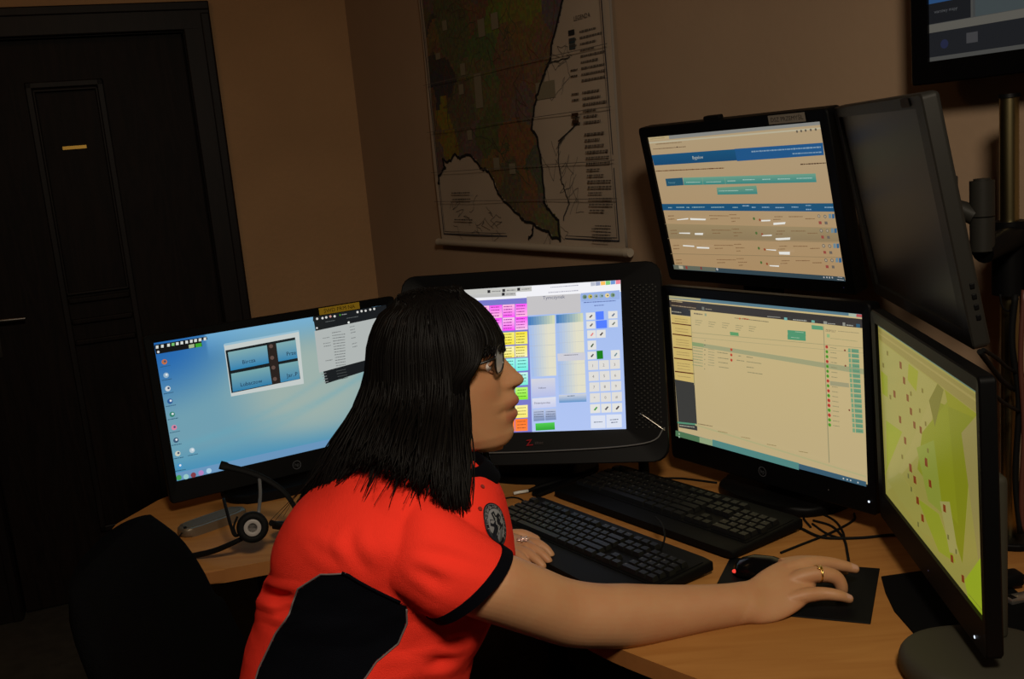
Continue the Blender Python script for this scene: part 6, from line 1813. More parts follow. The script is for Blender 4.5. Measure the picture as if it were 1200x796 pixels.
o = obj('desk_mat', bm, mat('black_foam', (0.003, 0.003, 0.0032), 0.9, spec=0.05), None); o.location = c0
tag(o, 'black rounded mat under the foot of the map-screen monitor', 'desk mat')
mp = ATZ(893, 672, DZ + 0.004); ms = empty('computer_mouse', (mp.x + 0.006, mp.y - 0.004, DZ + 0.0026), -0.55, 'glossy black mouse under the palm of the right hand', 'mouse')
def mouse_ring(x, w, h): return [Vector((x, w * math.cos(t) , max(0.0, h * math.sin(t)) if math.sin(t) > 0 else 0.0)) for t in [2 * math.pi * k / 24 for k in range(24)]]
bm = bmesh.new(); loft(bm, [mouse_ring(x, w, h) for x, w, h in ((-0.052, .006, .004), (-0.050, .016, .013), (-0.040, .025, .023), (-0.02, .029, .030), (0.01, .028, .031), (0.03, .027, .025), (0.046, .023, .015), (0.052, .010, .006))])
obj('shell', bm, M_gloss, ms, smooth=True)
bm = bmesh.new(); cyl(bm, (0.030, -0.003, 0.022), (0.030, 0.003, 0.022), 0.009, seg=16); obj('scroll_wheel', bm, M_grey, ms)
bm = bmesh.new(); rot_ellipsoid(bm, (-0.046, -0.018, 0.007), Matrix.Identity(3), (0.004, 0.004, 0.003), 12, 8); o = obj('rear_light', bm, M_ledred, ms, smooth=True); o['label'] = 'small glowing red light'

# ------------------------------------------------------------------ pen, bar, cables
def Z(u, v, h=0.0): return ATZ(u, v, DZ + h)
def cable(name, pts, r, label, hs=None, m=None, group='loose black cables on the desk'):
    P = [Z(u, v, (hs[i] if hs else r)) for i, (u, v) in enumerate(pts)]
    c = P[0].copy(); bm = bmesh.new(); tube(bm, [p - c for p in crom(P, 6)], r, 8)
    o = obj(name, bm, M_rubber if m is None else m, None); o.location = c
    return tag(o, label, 'cable', group)
p0, p1 = Z(598, 579, .005), Z(607, 577.5, .005); q = Z(690, 557, .006)
st = empty('stylus', Z(645, 568), 0, 'thin black stylus with a white tip, behind the nearer keyboard', 'stylus')
L0 = st.location
bm = bmesh.new(); tube(bm, [Z(602, 578.5, .005) - L0, Z(601 + 8, 577, .005) - L0, Z(598 + 21, 575.5, .005) - L0], 0.0032, 10); o = obj('tip', bm, M_white, st, smooth=True); o['label'] = 'white plastic tip'
bm = bmesh.new(); tube(bm, crom([Z(617, 576, .005) - L0, Z(632, 571, .006) - L0, Z(650, 566, .007) - L0, Z(668, 562, .006) - L0], 4), lambda t: 0.0025 + 0.004 * math.sin(math.pi * min(1, t * .9)), 10); obj('barrel', bm, M_black, st, smooth=True)
a, b = Z(627, 583), Z(693, 557); c = (a + b) / 2; ang = math.atan2(b.y - a.y, b.x - a.x)
bm = bmesh.new(); box(bm, 0, 0, 0.005, (b - a).length, 0.022, 0.010, None, 0.003); box(bm, -0.03, 0, 0.0105, 0.03, 0.012, 0.003, None, 0.001); o = obj('plastic_bar', bm, M_black, None, autosmooth=40)
o.location = (c.x, c.y, DZ); o.rotation_euler = (0, 0, ang); tag(o, 'flat black plastic bar lying beside the stylus', 'plastic bar')
cable('cable', [(632, 548), (622, 556), (622, 563), (631, 570)], 0.0022, 'short black cable hooking out from under the touch screen')
cable('cable', [(583, 586), (602, 583), (614, 588), (610, 597), (588, 600)], 0.0018, 'thin black cable looping beside the woman behind the nearer keyboard')
cable('cable', [(720, 549), (740, 553), (770, 560), (800, 561), (840, 566)], 0.0022, 'black cord leading from the farther keyboard to the form monitor')
cable('cable', [(774, 646), (779, 630), (776, 615), (768, 606)], 0.0016, 'thin black cord arching between the two keyboards', hs=[0.024, 0.045, 0.050, 0.034])
cable('cable', [(936, 618), (960, 629), (985, 631), (1015, 630), (1045, 627), (1075, 628)], 0.0026, 'thick black cable crossing the desk beneath the form monitor')
cable('cable', [(915, 648), (940, 638), (975, 624), (1000, 610), (1001, 602)], 0.0022, 'black cable running from the hand back toward the form monitor')
cable('cable', [(953, 610), (975, 617), (989, 632), (993, 648), (995, 661)], 0.0022, 'black cable bending forward beside the middle finger')
cable('cable', [(950, 618), (942, 606), (960, 602), (980, 612), (989, 630), (970, 626), (952, 614)], 0.0020, 'coiled black cable loop beneath the form monitor')
# cables hanging behind the right-hand monitors
def hang(name, pts, r, label, m=None):
    P = [AT(*p) for p in pts]; c = P[0].copy(); bm = bmesh.new(); tube(bm, [p - c for p in crom(P, 6)], r, 8)
    o = obj(name, bm, m or M_rubber, None); o.location = c; return tag(o, label, 'cable', 'cables hanging by the pole')
hang('cable', [(1148, 412, 1.42), (1160, 428, 1.45), (1176, 448, 1.5), (1190, 457, 1.55), (1205, 458, 1.56)], 0.0042, 'thick black cable hanging from the dark monitor toward the pole')
hang('cable', [(1152, 410, 1.42), (1168, 420, 1.46), (1182, 432, 1.52), (1200, 440, 1.55)], 0.003, 'thin black cable above the thick one, running to the pole')
hang('cable', [(1164, 462, 1.42), (1176, 472, 1.46), (1190, 480, 1.52), (1204, 484, 1.56)], 0.003, 'black cable leaving the map-screen monitor toward the pole')
hang('cable', [(1172, 345, 1.56), (1175, 360, 1.56), (1184, 364, 1.56), (1193, 350, 1.55)], 0.0018, 'thin black cable loop hanging below the pole clamp')
hang('cable', [(1190, 345, 1.54), (1186, 400, 1.54), (1194, 470, 1.54), (1190, 560, 1.54), (1196, 625, 1.53)], 0.005, 'thick black cable running down beside the pole')
hang('cable', [(1200, 340, 1.53), (1196, 420, 1.53), (1200, 500, 1.53), (1197, 580, 1.53), (1199, 622, 1.53)], 0.004, 'red-brown cable running down beside the pole', mat('red_rubber', (0.09, 0.025, 0.015), 0.5))
# plug and silver stick behind the right monitor
a = Z(1184, 676, .018); pl = empty('cable_plug', (a.x, a.y, DZ), 0.1, 'black plug with a short lead behind the map-screen monitor', 'plug')
bm = bmesh.new(); box(bm, 0, 0, 0.016, 0.030, 0.026, 0.020, None, 0.004); obj('plug_body', bm, M_black, pl, autosmooth=40)
bm = bmesh.new(); tube(bm, crom([(0.010, 0, .016), (0.04, -0.003, .014), (0.09, 0.0, .006)], 5), 0.004, 8); obj('lead', bm, M_rubber, pl)
a = Z(1188, 704, .004); us = empty('usb_stick', (a.x, a.y, DZ), 0.25, 'small silver stick lying at the right edge behind the monitor', 'usb stick')
bm = bmesh.new(); box(bm, 0.012, 0, 0.006, 0.045, 0.018, 0.009, None, 0.002); obj('metal_body', bm, M_silver, us, autosmooth=40)
bm = bmesh.new(); box(bm, -0.004, 0, 0.0108, 0.008, 0.012, 0.0006); box(bm, 0.045, 0, 0.006, 0.022, 0.020, 0.011, None, 0.003); obj('dark_cap', bm, M_black, us)

# ------------------------------------------------------------------ silver handset on the left
a, b = Z(214, 629), Z(284, 604); c = (a + b) / 2; ang = math.atan2(b.y - a.y, b.x - a.x)
hsn = empty('handheld_phone', (c.x, c.y, DZ), ang, 'small silver handheld phone lying under the left monitor', 'phone')
n = 40; L_, W2 = (b - a).length / 2 + 0.004, 0.027
def sup(sx, sy, e): return [(sx * math.copysign(abs(math.cos(2 * math.pi * k / n)) ** e, math.cos(2 * math.pi * k / n)), sy * math.copysign(abs(math.sin(2 * math.pi * k / n)) ** e, math.sin(2 * math.pi * k / n))) for k in range(n)]
bm = bmesh.new(); prism(bm, sup(L_, W2, 0.55), 0.0, 0.018, 0.005, 4); obj('shell', bm, mat('worn_silver', (0.22, 0.18, 0.13), 0.4, 0.7), hsn, autosmooth=50)
bm = bmesh.new(); prism(bm, sup(L_ * .86, W2 * .72, 0.5), 0.018, 0.0192, 0.0005, 1); obj('top_plate', bm, mat('worn_grey_plastic', (0.09, 0.075, 0.05), 0.5, spec=0.15), hsn)
bm = bmesh.new(); tube(bm, crom([(-L_ + .004, -0.006, 0.012), (-L_ - 0.018, -0.014, 0.003), (-L_ - 0.034, -0.022, 0.002), (-L_ - 0.038, -0.045, 0.002)], 6), 0.0014, 6); cyl(bm, (-L_ + .008, -.008, .012), (-L_ + .008, -.008, .021), .003); obj('wrist_loop', bm, M_rubber, hsn)
# ------------------------------------------------------------------ headset
e0 = AT(296, 618, 1.80)
hd = empty('headset', (e0.x, e0.y, DZ), 0, 'black telephone headset with a grey-ringed earpiece and boom, lying before the left monitor', 'headset')
def HL(u, v, y): return AT(u, v, y) - Vector((e0.x, e0.y, DZ))
ear = e0 - Vector((e0.x, e0.y, DZ))
ax = Vector((0.25, -1.0, 0.18)).normalized(); Rm = Matrix.Translation(ear) @ ax.to_track_quat('Z', 'Y').to_matrix().to_4x4()
bm = bmesh.new(); lathe(bm, [(0.012, -0.020), (0.024, -0.018), (0.028, -0.010), (0.029, 0.0), (0.028, 0.007), (0.023, 0.011), (0.017, 0.009), (0.016, 0.004)], Rm, 32); obj('ear_cushion', bm, M_rubber, hd, autosmooth=60)
bm = bmesh.new(); lathe(bm, [(0.0155, 0.004), (0.0155, 0.0085), (0.0125, 0.0095), (0.0085, 0.0085), (0.008, 0.004)], Rm, 28); o = obj('speaker_ring', bm, mat('grey_ring', (0.30, 0.27, 0.25), 0.5), hd, autosmooth=50); o['label'] = 'pale grey ring'
bm = bmesh.new(); tube(bm, crom([HL(290, 628, 1.80), HL(272, 637, 1.80), HL(250, 646, 1.815), HL(225, 652, 1.835)], 6), lambda t: 0.0042 + 0.0018 * t, 10); obj('boom', bm, M_rubber, hd, smooth=True)
bm = bmesh.new(); tube(bm, crom([HL(226, 652, 1.835), HL(214, 651, 1.845), HL(204, 647, 1.87)], 5), 0.0012, 6); obj('boom_lead', bm, M_rubber, hd)
bm = bmesh.new(); tube(bm, crom([HL(258, 545, 1.90), HL(270, 548, 1.90), HL(290, 553, 1.90), HL(312, 562, 1.90), HL(332, 576, 1.90), HL(345, 594, 1.90), HL(350, 612, 1.89)], 5), lambda t: 0.009 if t < .12 else 0.0075 - 0.003 * t, 10, flat=0.5); obj('headband', bm, M_rubber, hd, smooth=True)
bm = bmesh.new(); tube(bm, crom([HL(304, 560, 1.90), HL(305, 580, 1.87), HL(303, 602, 1.82)], 5), 0.0035, 8); obj('slide_arm', bm, M_grey, hd, smooth=True)
bm = bmesh.new(); tube(bm, crom([HL(262, 585, 1.90), HL(266, 600, 1.86), HL(271, 618, 1.82), HL(276, 628, 1.80), HL(287, 622, 1.80)], 5), 0.0030, 8); tube(bm, crom([HL(278, 606, 1.84), HL(274, 618, 1.82), HL(277, 628, 1.80)], 5), 0.0022, 8); obj('yoke', bm, M_rubber, hd, smooth=True)
e2 = AT(333, 616, 1.88) - Vector((e0.x, e0.y, DZ)); Rm2 = Matrix.Translation(e2) @ Vector((0.1, 0.3, 1)).normalized().to_track_quat('Z', 'Y').to_matrix().to_4x4()
bm = bmesh.new(); lathe(bm, [(0.010, -0.008), (0.022, -0.006), (0.024, 0.002), (0.018, 0.008), (0.008, 0.008)], Rm2, 24); tube(bm, crom([HL(318, 613, 1.80), HL(330, 617, 1.83), HL(345, 618, 1.88)], 4), 0.006, 8); obj('temple_pad', bm, M_rubber, hd, autosmooth=60)

# ------------------------------------------------------------------ swivel chair
chair = empty('office_chair', (-0.32, 1.40, -0.02), 0.0, 'black upholstered swivel chair the woman sits on, its back at the left', 'chair')
bm = bmesh.new()
rows = []
for i in range(13):                       # seen from the side: the back leans away from the seat
    t = i / 12; z = 0.56 + 0.445 * t; x = -0.155 - 0.135 * t ** 0.9; hw = 0.225 - 0.030 * t - 0.05 * max(0, (t - 0.75) / 0.25) ** 2
    th = 0.030 if 0.04 < t < 0.97 else 0.014
    rows.append([Vector((x + p.x, p.y, z)) + Vector((0.035 * (p.y / 0.22) ** 2, 0, -0.035 * (abs(p.y) / 0.22) ** 3 * (1 if t > .6 else 0))) for p in ell_ring((0, 0, 0), (th, 0, 0), (0, hw, 0), 36, 3.0)])
loft(bm, interp_rings(rows, 2)); obj('backrest', bm, M_cloth, chair, smooth=True)
bm = bmesh.new(); rows = [ell_ring((0.05, 0, z), (0.235 * k, 0, 0), (0, 0.235 * k, 0), 44, 3.2) for z, k in ((0.425, 0.85), (0.43, 0.93), (0.45, 1.0), (0.475, 1.0), (0.495, 0.95), (0.505, 0.85), (0.508, 0.5))]
loft(bm, rows); obj('seat', bm, M_cloth, chair, smooth=True)
bm = bmesh.new(); tube(bm, crom([(0.0, 0, 0.415), (-0.17, 0, 0.42), (-0.235, 0, 0.50), (-0.235, 0, 0.68)], 5), 0.018, 10, flat=1.6); obj('back_support', bm, M_black, chair, smooth=True)
bm = bmesh.new(); cyl(bm, (0.05, 0, 0.10), (0.05, 0, 0.28), 0.028); cyl(bm, (0.05, 0, 0.28), (0.05, 0, 0.43), 0.016); cyl(bm, (0.05, 0, 0.40), (0.05, 0, 0.427), 0.09, 0.12); obj('gas_column', bm, M_black, chair, autosmooth=40)
for k in range(5):
    a = 2 * math.pi * k / 5 + 0.3; d = Vector((math.cos(a), math.sin(a), 0)); c = Vector((0.05, 0, 0))
    bm = bmesh.new(); tube(bm, [c + d * 0.02 + Vector((0, 0, .11)), c + d * 0.16 + Vector((0, 0, .095)), c + d * 0.29 + Vector((0, 0, .065))], lambda t: 0.024 - 0.010 * t, 10); lg = obj('leg', bm, M_black, chair, smooth=True)
    s = d.cross(Vector((0, 0, 1))); bm = bmesh.new(); cyl(bm, c + d * 0.29 + Vector((0, 0, .0265)) - s * .014, c + d * 0.29 + Vector((0, 0, .0265)) + s * .014, 0.026, seg=20); obj('castor', bm, M_rubber, lg, autosmooth=40)
# ------------------------------------------------------------------ the woman
person = empty('person', (-0.28, 1.42, 0), 0, 'woman with long dark hair and glasses in a neon orange shirt, hand on mouse', 'person')
PO = person.location.copy()
HO = AT(510, 430, 1.50); HY = math.radians(1.5)
HM = Matrix.Translation(HO) @ Matrix.Rotation(HY, 4, 'Z')
def hl(x, y, z): return HM @ Vector((x, y, z))
def tab(T, z):
    T = sorted(T)
    if z <= T[0][0]: return T[0][1:]
    for a, b in zip(T, T[1:]):
        if z <= b[0]:
            t = (z - a[0]) / (b[0] - a[0]); return tuple(p + (q - p) * t for p, q in zip(a[1:], b[1:]))
    return T[-1][1:]
SL = [(.107, .012, -.012, .010), (.104, .034, -.034, .030), (.095, .057, -.057, .050), (.078, .076, -.075, .064), (.054, .0885, -.086, .072), (.030, .095, -.089, .0745), (.010, .0955, -.088, .074), (-.010, .0945, -.086, .0725), (-.030, .0965, -.080, .071),
      (-.050, .099, -.072, .067), (-.070, .099, -.060, .062), (-.090, .0965, -.042, .057), (-.108, .097, -.020, .050), (-.122, .0935, .008, .040), (-.131, .084, .030, .028), (-.1355, .070, .045, .014)]
PR = [(.040, .0945), (.028, .0985), (.018, .1010), (.010, .1015), (.004, .1050), (-.005, .1115), (-.014, .1185), (-.020, .1235), (-.0255, .1292), (-.0310, .1312), (-.0360, .1302), (-.0405, .1255), (-.0435, .1180), (-.047, .1145), (-.053, .1160), (-.0590, .1205), (-.0640, .1210), (-.0685, .1180), (-.0715, .1125), (-.0745, .1125),
      (-.0785, .1165), (-.0835, .1175), (-.0880, .1150), (-.0945, .1090), (-.1010, .1075), (-.1090, .1090), (-.1170, .1065), (-.1250, .1000), (-.131, .090)]
SG = [(.04, .03), (.014, .010), (.0, .0085), (-.02, .011), (-.032, .0135), (-.042, .013), (-.048, .016), (-.058, .025), (-.072, .024), (-.086, .024), (-.096, .026), (-.11, .026), (-.13, .03)]
def head_rings():
    out = []; z = -.1355
    zs = [-.1355 + (0.107 + .1355) * k / 150 for k in range(151)]
    for z in zs:
        f, b, W = tab(SL, z); cx = b + 0.47 * (f - b); g = tab(PR, z)[0] - f if z < .045 else 0.0
        if .028 < z < .045: g *= (.045 - z) / .017
        s = tab(SG, z)[0]; ring = []
        for k in range(96):
            t = 2 * math.pi * k / 96; c, sn = math.cos(t), math.sin(t)
            e = 2 / 2.15; C_, S_ = math.copysign(abs(c) ** e, c), math.copysign(abs(sn) ** e, sn)
            x = cx + (f - cx) * C_ if c > 0 else cx + (cx - b) * C_
            y = W * S_
            if c > 0:
                x += g * math.exp(-(y / s) ** 2)
                ay = abs(y)
                x -= .0085 * math.exp(-((ay - .031) / .014) ** 2 - ((z - .001) / .012) ** 2)      # eye sockets
                x += .004 * math.exp(-((ay - .028) / .018) ** 2 - ((z - .021) / .007) ** 2)       # brow ridge
                x += .004 * math.exp(-((ay - .015) / .006) ** 2 - ((z + .036) / .006) ** 2)       # nostril wings
                x += .003 * math.exp(-((ay - .042) / .018) ** 2 - ((z + .030) / .018) ** 2)       # cheekbones
                x -= .0022 * math.exp(-((ay - .027) / .007) ** 2 - ((z + .073) / .007) ** 2)
                x -= .0040 * math.exp(-((ay - .0065) / .0036) ** 2 - ((z + .0415) / .0028) ** 2)  # nostrils
                x -= .0022 * math.exp(-((ay - .0215) / .004) ** 2 - ((z + .036) / .012) ** 2)   # crease beside the nose       # mouth corners
            ring.append(hl(x, y, z) - PO)
        out.append(ring)
    return out
def P3(u, v, y): return AT(u, v, y) - PO
def ring_tb(top, bot, yt, yb, hd, axis=None, n=32, e=2.0):
    T, B = P3(*top, yt), P3(*bot, yb); c = (T + B) / 2; a = (T - B) / 2
    ax = axis if axis is not None else Vector((1, 0, 0))
    b = a.cross(ax).normalized() * hd
    return ell_ring(c, a, b, n, e)

bm = bmesh.new()
loft(bm, head_rings())
for s in (-1, 1): rot_ellipsoid(bm, hl(-.008, s * .074, -.012) - PO, Matrix.Rotation(HY, 3, 'Z') @ Matrix.Rotation(s * .3, 3, 'Z'), (.016, .006, .030))
nb = P3(470, 585, 1.45)
neck = [hl(.0, 0, -.06) - PO, hl(-.012, 0, -.11) - PO, hl(-.020, 0, -.15) - PO, hl(-.050, 0, -.20) - PO, nb + Vector((-.03, 0, -.06))]
tube(bm, crom(neck, 5), lambda t: .052 + .010 * t * t * 2, 32)
# upper body under the shirt
TR = [((262, 850), (535, 850), .185), ((282, 796), (549, 796), .180), ((290, 757), (557, 760), .162), ((301, 722), (574, 730), .155), ((304, 700), (586, 703), .152), ((311, 682), (594, 686), .153), ((320, 664), (600, 670), .155), ((322, 638), (604, 650), .160), ((333, 612), (602, 625), .166),
      ((352, 588), (597, 602), .168), ((380, 569), (590, 581), .150), ((410, 549), (579, 564), .108), ((444, 540), (566, 551), .068)]
def torso_rows(k, drop_last=0, n=64):
    rows = []
    for b, f, W in (TR[:-drop_last] if drop_last else TR):
        B, F_ = P3(*b, 1.42), P3(*f, 1.42); c = (B + F_) / 2; a = (F_ - B) / 2
        rows.append(ell_ring(c, a * k, Vector((0, W * k, 0)), n, 2.3))
    return rows
bt = [ell_ring(Vector((-.03, 0, .52)), (.15, 0, 0), (0, .17, 0), 64, 2.3), ell_ring(Vector((-.02, 0, .60)), (.15, 0, 0), (0, .175, 0), 64, 2.3)]
loft(bm, interp_rings(bt + torso_rows(.90, 1), 3))
# right arm reaching to the mouse
AX = Vector((1, 0.25, -.2)).normalized()
arm = [((470, 600), (440, 665), 1.33, 1.33, .045), ((530, 632), (500, 700), 1.30, 1.30, .047), ((572, 648), (545, 718), 1.29, 1.29, .045), ((602, 653), (580, 730), 1.295, 1.295, .044), ((640, 668), (622, 744), 1.315, 1.315, .043),
       ((672, 681), (660, 755), 1.335, 1.335, .043), ((705, 686), (697, 757.5), 1.35, 1.345, .044), ((740, 686), (738, 757), 1.365, 1.36, .044), ((780, 686), (781, 751), 1.385, 1.37, .041), ((820, 685), (823, 743), 1.40, 1.375, .036), ((850, 684), (855, 737), 1.41, 1.375, .031), ((873, 682), (878, 731), 1.42, 1.372, .024)]
loft(bm, interp_rings([ring_tb(t, b, y0, y1, h, AX, 36) for t, b, y0, y1, h in arm], 4))
palm = [((862, 683), (866, 734), 1.415, 1.372, .026), ((876, 681), (880, 731), 1.42, 1.370, .022), ((893, 669), (895, 731), 1.44, 1.368, .018), ((912, 659), (915, 727), 1.455, 1.372, .0165), ((932, 653), (934, 717), 1.465, 1.380, .015), ((948, 652), (948, 706), 1.47, 1.392, .012), ((955, 656), (954, 702), 1.47, 1.40, .008)]
loft(bm, interp_rings([ring_tb(t, b, y0, y1, h, AX, 32, 2.2) for t, b, y0, y1, h in palm], 4))
def finger(P, R, sub=4):
    pts = crom(P, sub); n = len(R) - 1
    def rr(t):
        q = t * n; i = min(int(q), n - 1); return R[i] + (R[i + 1] - R[i]) * (q - i)
    tube(bm, pts, rr, 14)
    rot_ellipsoid(bm, pts[-1], Matrix.Identity(3), (R[-1],) * 3, 12, 8)
FING = {'pinky': ([P3(925, 703, 1.395), P3(945, 698, 1.395), P3(964, 696, 1.395), P3(982, 698, 1.39), P3(995, 702, 1.392)], [.0115, .0112, .0100, .0086, .0068]),
        'ring': ([P3(920, 684, 1.42), P3(942, 676, 1.42), P3(962, 673, 1.42), P3(979, 677, 1.42), P3(986, 688, 1.418), P3(985, 699, 1.42)], [.011, .0125, .0122, .0112, .0098, .0080]),
        'middle': ([P3(920, 668, 1.44), P3(946, 661, 1.45), P3(968, 660.5, 1.455), P3(988, 663.5, 1.455), P3(1002, 667, 1.455)], [.011, .0116, .0105, .0090, .0070]),
        'index': ([P3(915, 662, 1.46), P3(938, 659, 1.475), P3(960, 659, 1.49), P3(978, 664, 1.495), P3(990, 670, 1.49)], [.010, .0105, .0095, .0082, .0065]),
        'thumb': ([P3(890, 690, 1.42), P3(908, 686, 1.455), P3(928, 690, 1.475), P3(945, 694, 1.48)], [.013, .012, .0105, .008])}
for k_, (P, R) in FING.items(): finger(P, R)
# left arm resting on the desk edge behind the right forearm
la = [(-.165, 1.555, .96, .050), (-.20, 1.66, .88, .048), (-.235, 1.755, .832, .044), (-.17, 1.765, .828, .042), (-.11, 1.735, .825, .034), (-.065, 1.700, .820, .026)]
tube(bm, crom([Vector(p[:3]) - PO for p in la], 5), lambda t: .05 + (.027 - .05) * t ** 1.3, 28)
LW, LK = Vector((-.070, 1.702, .820)), Vector((-.018, 1.655, .817))
ld = (LK - LW).normalized(); ls = ld.cross(Vector((0, 0, 1))).normalized()
loft(bm, interp_rings([ell_ring(LW - ld * .01 - PO, ls * .026, Vector((0, 0, .020)), 28), ell_ring(LW + ld * .015 - PO, ls * .032, Vector((0, 0, .017)), 28), ell_ring(LW + ld * .045 - PO, ls * .039, Vector((0, 0, .014)), 28), ell_ring(LK + ld * .012 - PO, ls * .037, Vector((0, 0, .010)), 28)], 4))
for i, (o_, L_) in enumerate(((-.030, .052), (-.010, .064), (.010, .068), (.029, .060))):
    s0 = LK + ls * o_ * .95 - ld * .012
    pts = [s0, s0 + ld * L_ * .45 + Vector((0, 0, .003)), s0 + ld * L_ * .8 + ls * o_ * .08 - Vector((0, 0, .004)), s0 + ld * L_ + ls * o_ * .1 - Vector((0, 0, .012))]
    finger([p - PO for p in pts], [.0095, .009, .0082, .0068])
s0 = LW + ls * -.026 + ld * .012
finger([s0 - PO, s0 + ld * .02 - ls * .022 - PO, s0 + ld * .045 - ls * .030 + Vector((0, 0, -.006)) - PO], [.012, .0105, .0085])
body = fuse(bm, 0.0019, 4, 0.5)
SKIN = (0.455, 0.228, 0.112)
lipc = hl(.113, 0, -.0745) - PO
nailp = [(P[-1] + Vector((-.002, -.002, .005))) for k_, (P, R) in FING.items() if k_ != 'ring']
IM = HM.inverted()
def skin_col(co, no):
    w = co + PO; l = IM @ w
    n1 = noise.noise(w * 30); n2 = noise.noise(w * 90 + Vector((5, 0, 0)))
    c = [SKIN[0] * (1 + .04 * n1), SKIN[1] * (1 + .09 * n1 + .05 * n2), SKIN[2] * (1 + .10 * n1 + .05 * n2)]
    if -.16 < l.z < .2 and abs(l.y) < .1 and -.2 < l.x < .2:
        if l.z > .03 + .0 * l.x and l.x < .088 or l.z > .045 or (l.x < .012 and l.z > -.04) or (l.x < -.02): return (.012, .009, .008, 1)
        e = (l.y / .024) ** 2
        if l.x > .098:
            up = math.exp(-((l.z + .0635) / .0065) ** 2 - e * e); lo = math.exp(-((l.z + .0835) / .0070) ** 2 - e * e); k = min(1, 1.2 * max(up, lo))
            c = [c[0] * (1 - .18 * k), c[1] * (1 - .50 * k), c[2] * (1 - .40 * k)]
            k = math.exp(-((l.z + .0730) / .0028) ** 2 - (l.y / .022) ** 4); c = [v * (1 - .75 * k) for v in c]  # shade in the gap between the lips, darkened into the colour
        if l.x > .112 and abs(abs(l.y) - .0068) < .0042 and -.0455 < l.z < -.0385: c = [v * .35 for v in c]  # nostril shadow put into the skin colour
        k = math.exp(-((l.z + .03) / .02) ** 2 - ((abs(l.y) - .04) / .018) ** 2) * .35; c = [c[0], c[1] * (1 - .3 * k), c[2] * (1 - .3 * k)]
    for p in nailp:
        if (co - p).length < .0065 and no.z > .2: c = [.52, .30, .22]
    return (*c, 1)
set_cols(body, skin_col)
M_skin = mat('skin', SKIN, 0.50, attr='tint', bump=0.06, bscale=700, spec=0.35)
M_skin.node_tree.nodes['Principled BSDF'].inputs['Subsurface Weight'].default_value = 0.08
M_skin.node_tree.nodes['Principled BSDF'].inputs['Subsurface Radius'].default_value = (0.01, 0.004, 0.002)
link('body', body, person, M_skin)

# --- eyes, brows, glasses
for s in (-1, 1):
    c = hl(.0725, s * .031, -.001) - PO
    bm = bmesh.new(); rot_ellipsoid(bm, c, Matrix.Identity(3), (.0122,) * 3, 40, 30)
    me = bpy.data.meshes.new('eye'); bmesh.ops.recalc_face_normals(bm, faces=bm.faces); bm.to_mesh(me); bm.free()
    look = (Matrix.Rotation(HY, 3, 'Z') @ Vector((1, -.12 * 1, -.03))).normalized()
    def eyec(co, no, c=c, look=look):
        d = math.degrees((co - c).angle(look))
        return (.01, .008, .007, 1) if d < 12 else ((.06, .035, .02, 1) if d < 26 else (.62, .56, .52, 1))
    set_cols(me, eyec); link('eye', me, person, mat('eyeball', (1, 1, 1), 0.12, attr='tint'))
    for zo, name, zz in ((.0075, 'upper_eyelid', .0135), (-.0105, 'lower_eyelid', -.0110)):
        bm = bmesh.new(); tube(bm, crom([hl(.0725 + .0128 * math.cos(a) * 0.98, s * .031 - s * .0128 * math.sin(a) * .98 * 1, -.001 + zo * (math.cos(a * 1.05) if True else 1) + (-.001 if zo > 0 else .001)) - PO for a in (-.95, -.5, 0, .5, .95)], 4), lambda t: .0022, 8)
        obj(name, bm, mat('eyelid', (0.34, 0.16, 0.085), 0.5), person, smooth=True)
    bm = bmesh.new(); tube(bm, crom([hl(.101, s * .012, .016) - PO, hl(.0985, s * .026, .021) - PO, hl(.090, s * .042, .020) - PO, hl(.080, s * .052, .014) - PO], 5), lambda t: .0034 - .0022 * t, 6, flat=.6); obj('eyebrow', bm, mat('dark_hair', (0.0030, 0.0022, 0.0018), 0.55, spec=0.13), person, smooth=True)
glasses = bpy.data.objects.new('glasses', None); COL.objects.link(glasses); glasses.parent = person; glasses['label'] = 'dark-framed glasses'
M_frame = mat('glasses_frame', (0.010, 0.009, 0.010), 0.25)
def lens_pts(s, n=32, k=1.0, off=0.0):
    A = Vector((.1025 + off, s * .0095, .009)); B = Vector((.0895 + off, s * .0570, .009)); c = (A + B) / 2; a = (B - A) / 2 * k; b = Vector((.0012, 0, .0205)) * k
    return [hl(*(c + a * math.copysign(abs(math.cos(t)) ** .8, math.cos(t)) + b * math.copysign(abs(math.sin(t)) ** .8, math.sin(t)))) - PO for t in [2 * math.pi * i / n for i in range(n)]]
for s in (-1, 1):
    bm = bmesh.new(); tube(bm, lens_pts(s), .0017, 8, closed=True); obj('lens_rim', bm, M_frame, glasses, smooth=True)
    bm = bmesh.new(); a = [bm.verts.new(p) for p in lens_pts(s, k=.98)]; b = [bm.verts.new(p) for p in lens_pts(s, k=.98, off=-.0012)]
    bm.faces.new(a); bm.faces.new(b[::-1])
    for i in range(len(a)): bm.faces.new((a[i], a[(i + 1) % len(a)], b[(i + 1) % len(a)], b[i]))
    ml = mat('lens_glass', (0.80, 0.84, 0.92), 0.08); ml.node_tree.nodes['Principled BSDF'].inputs['Alpha'].default_value = 0.55  # pale base colour stands in for the whitish reflection on the lens
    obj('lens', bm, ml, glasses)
    bm = bmesh.new(); tube(bm, crom([hl(.0900, s * .0575, .018) - PO, hl(.084, s * .0680, .016) - PO, hl(.040, s * .0775, .008) - PO, hl(-.005, s * .0800, .004) - PO, hl(-.020, s * .0800, -.016) - PO], 5), .0021, 8); obj('temple_arm', bm, M_frame, glasses, smooth=True)
bm = bmesh.new(); tube(bm, crom([hl(.1030, -.010, .014) - PO, hl(.1065, 0, .016) - PO, hl(.1030, .010, .014) - PO], 5), .0018, 8); obj('bridge', bm, M_frame, glasses, smooth=True)

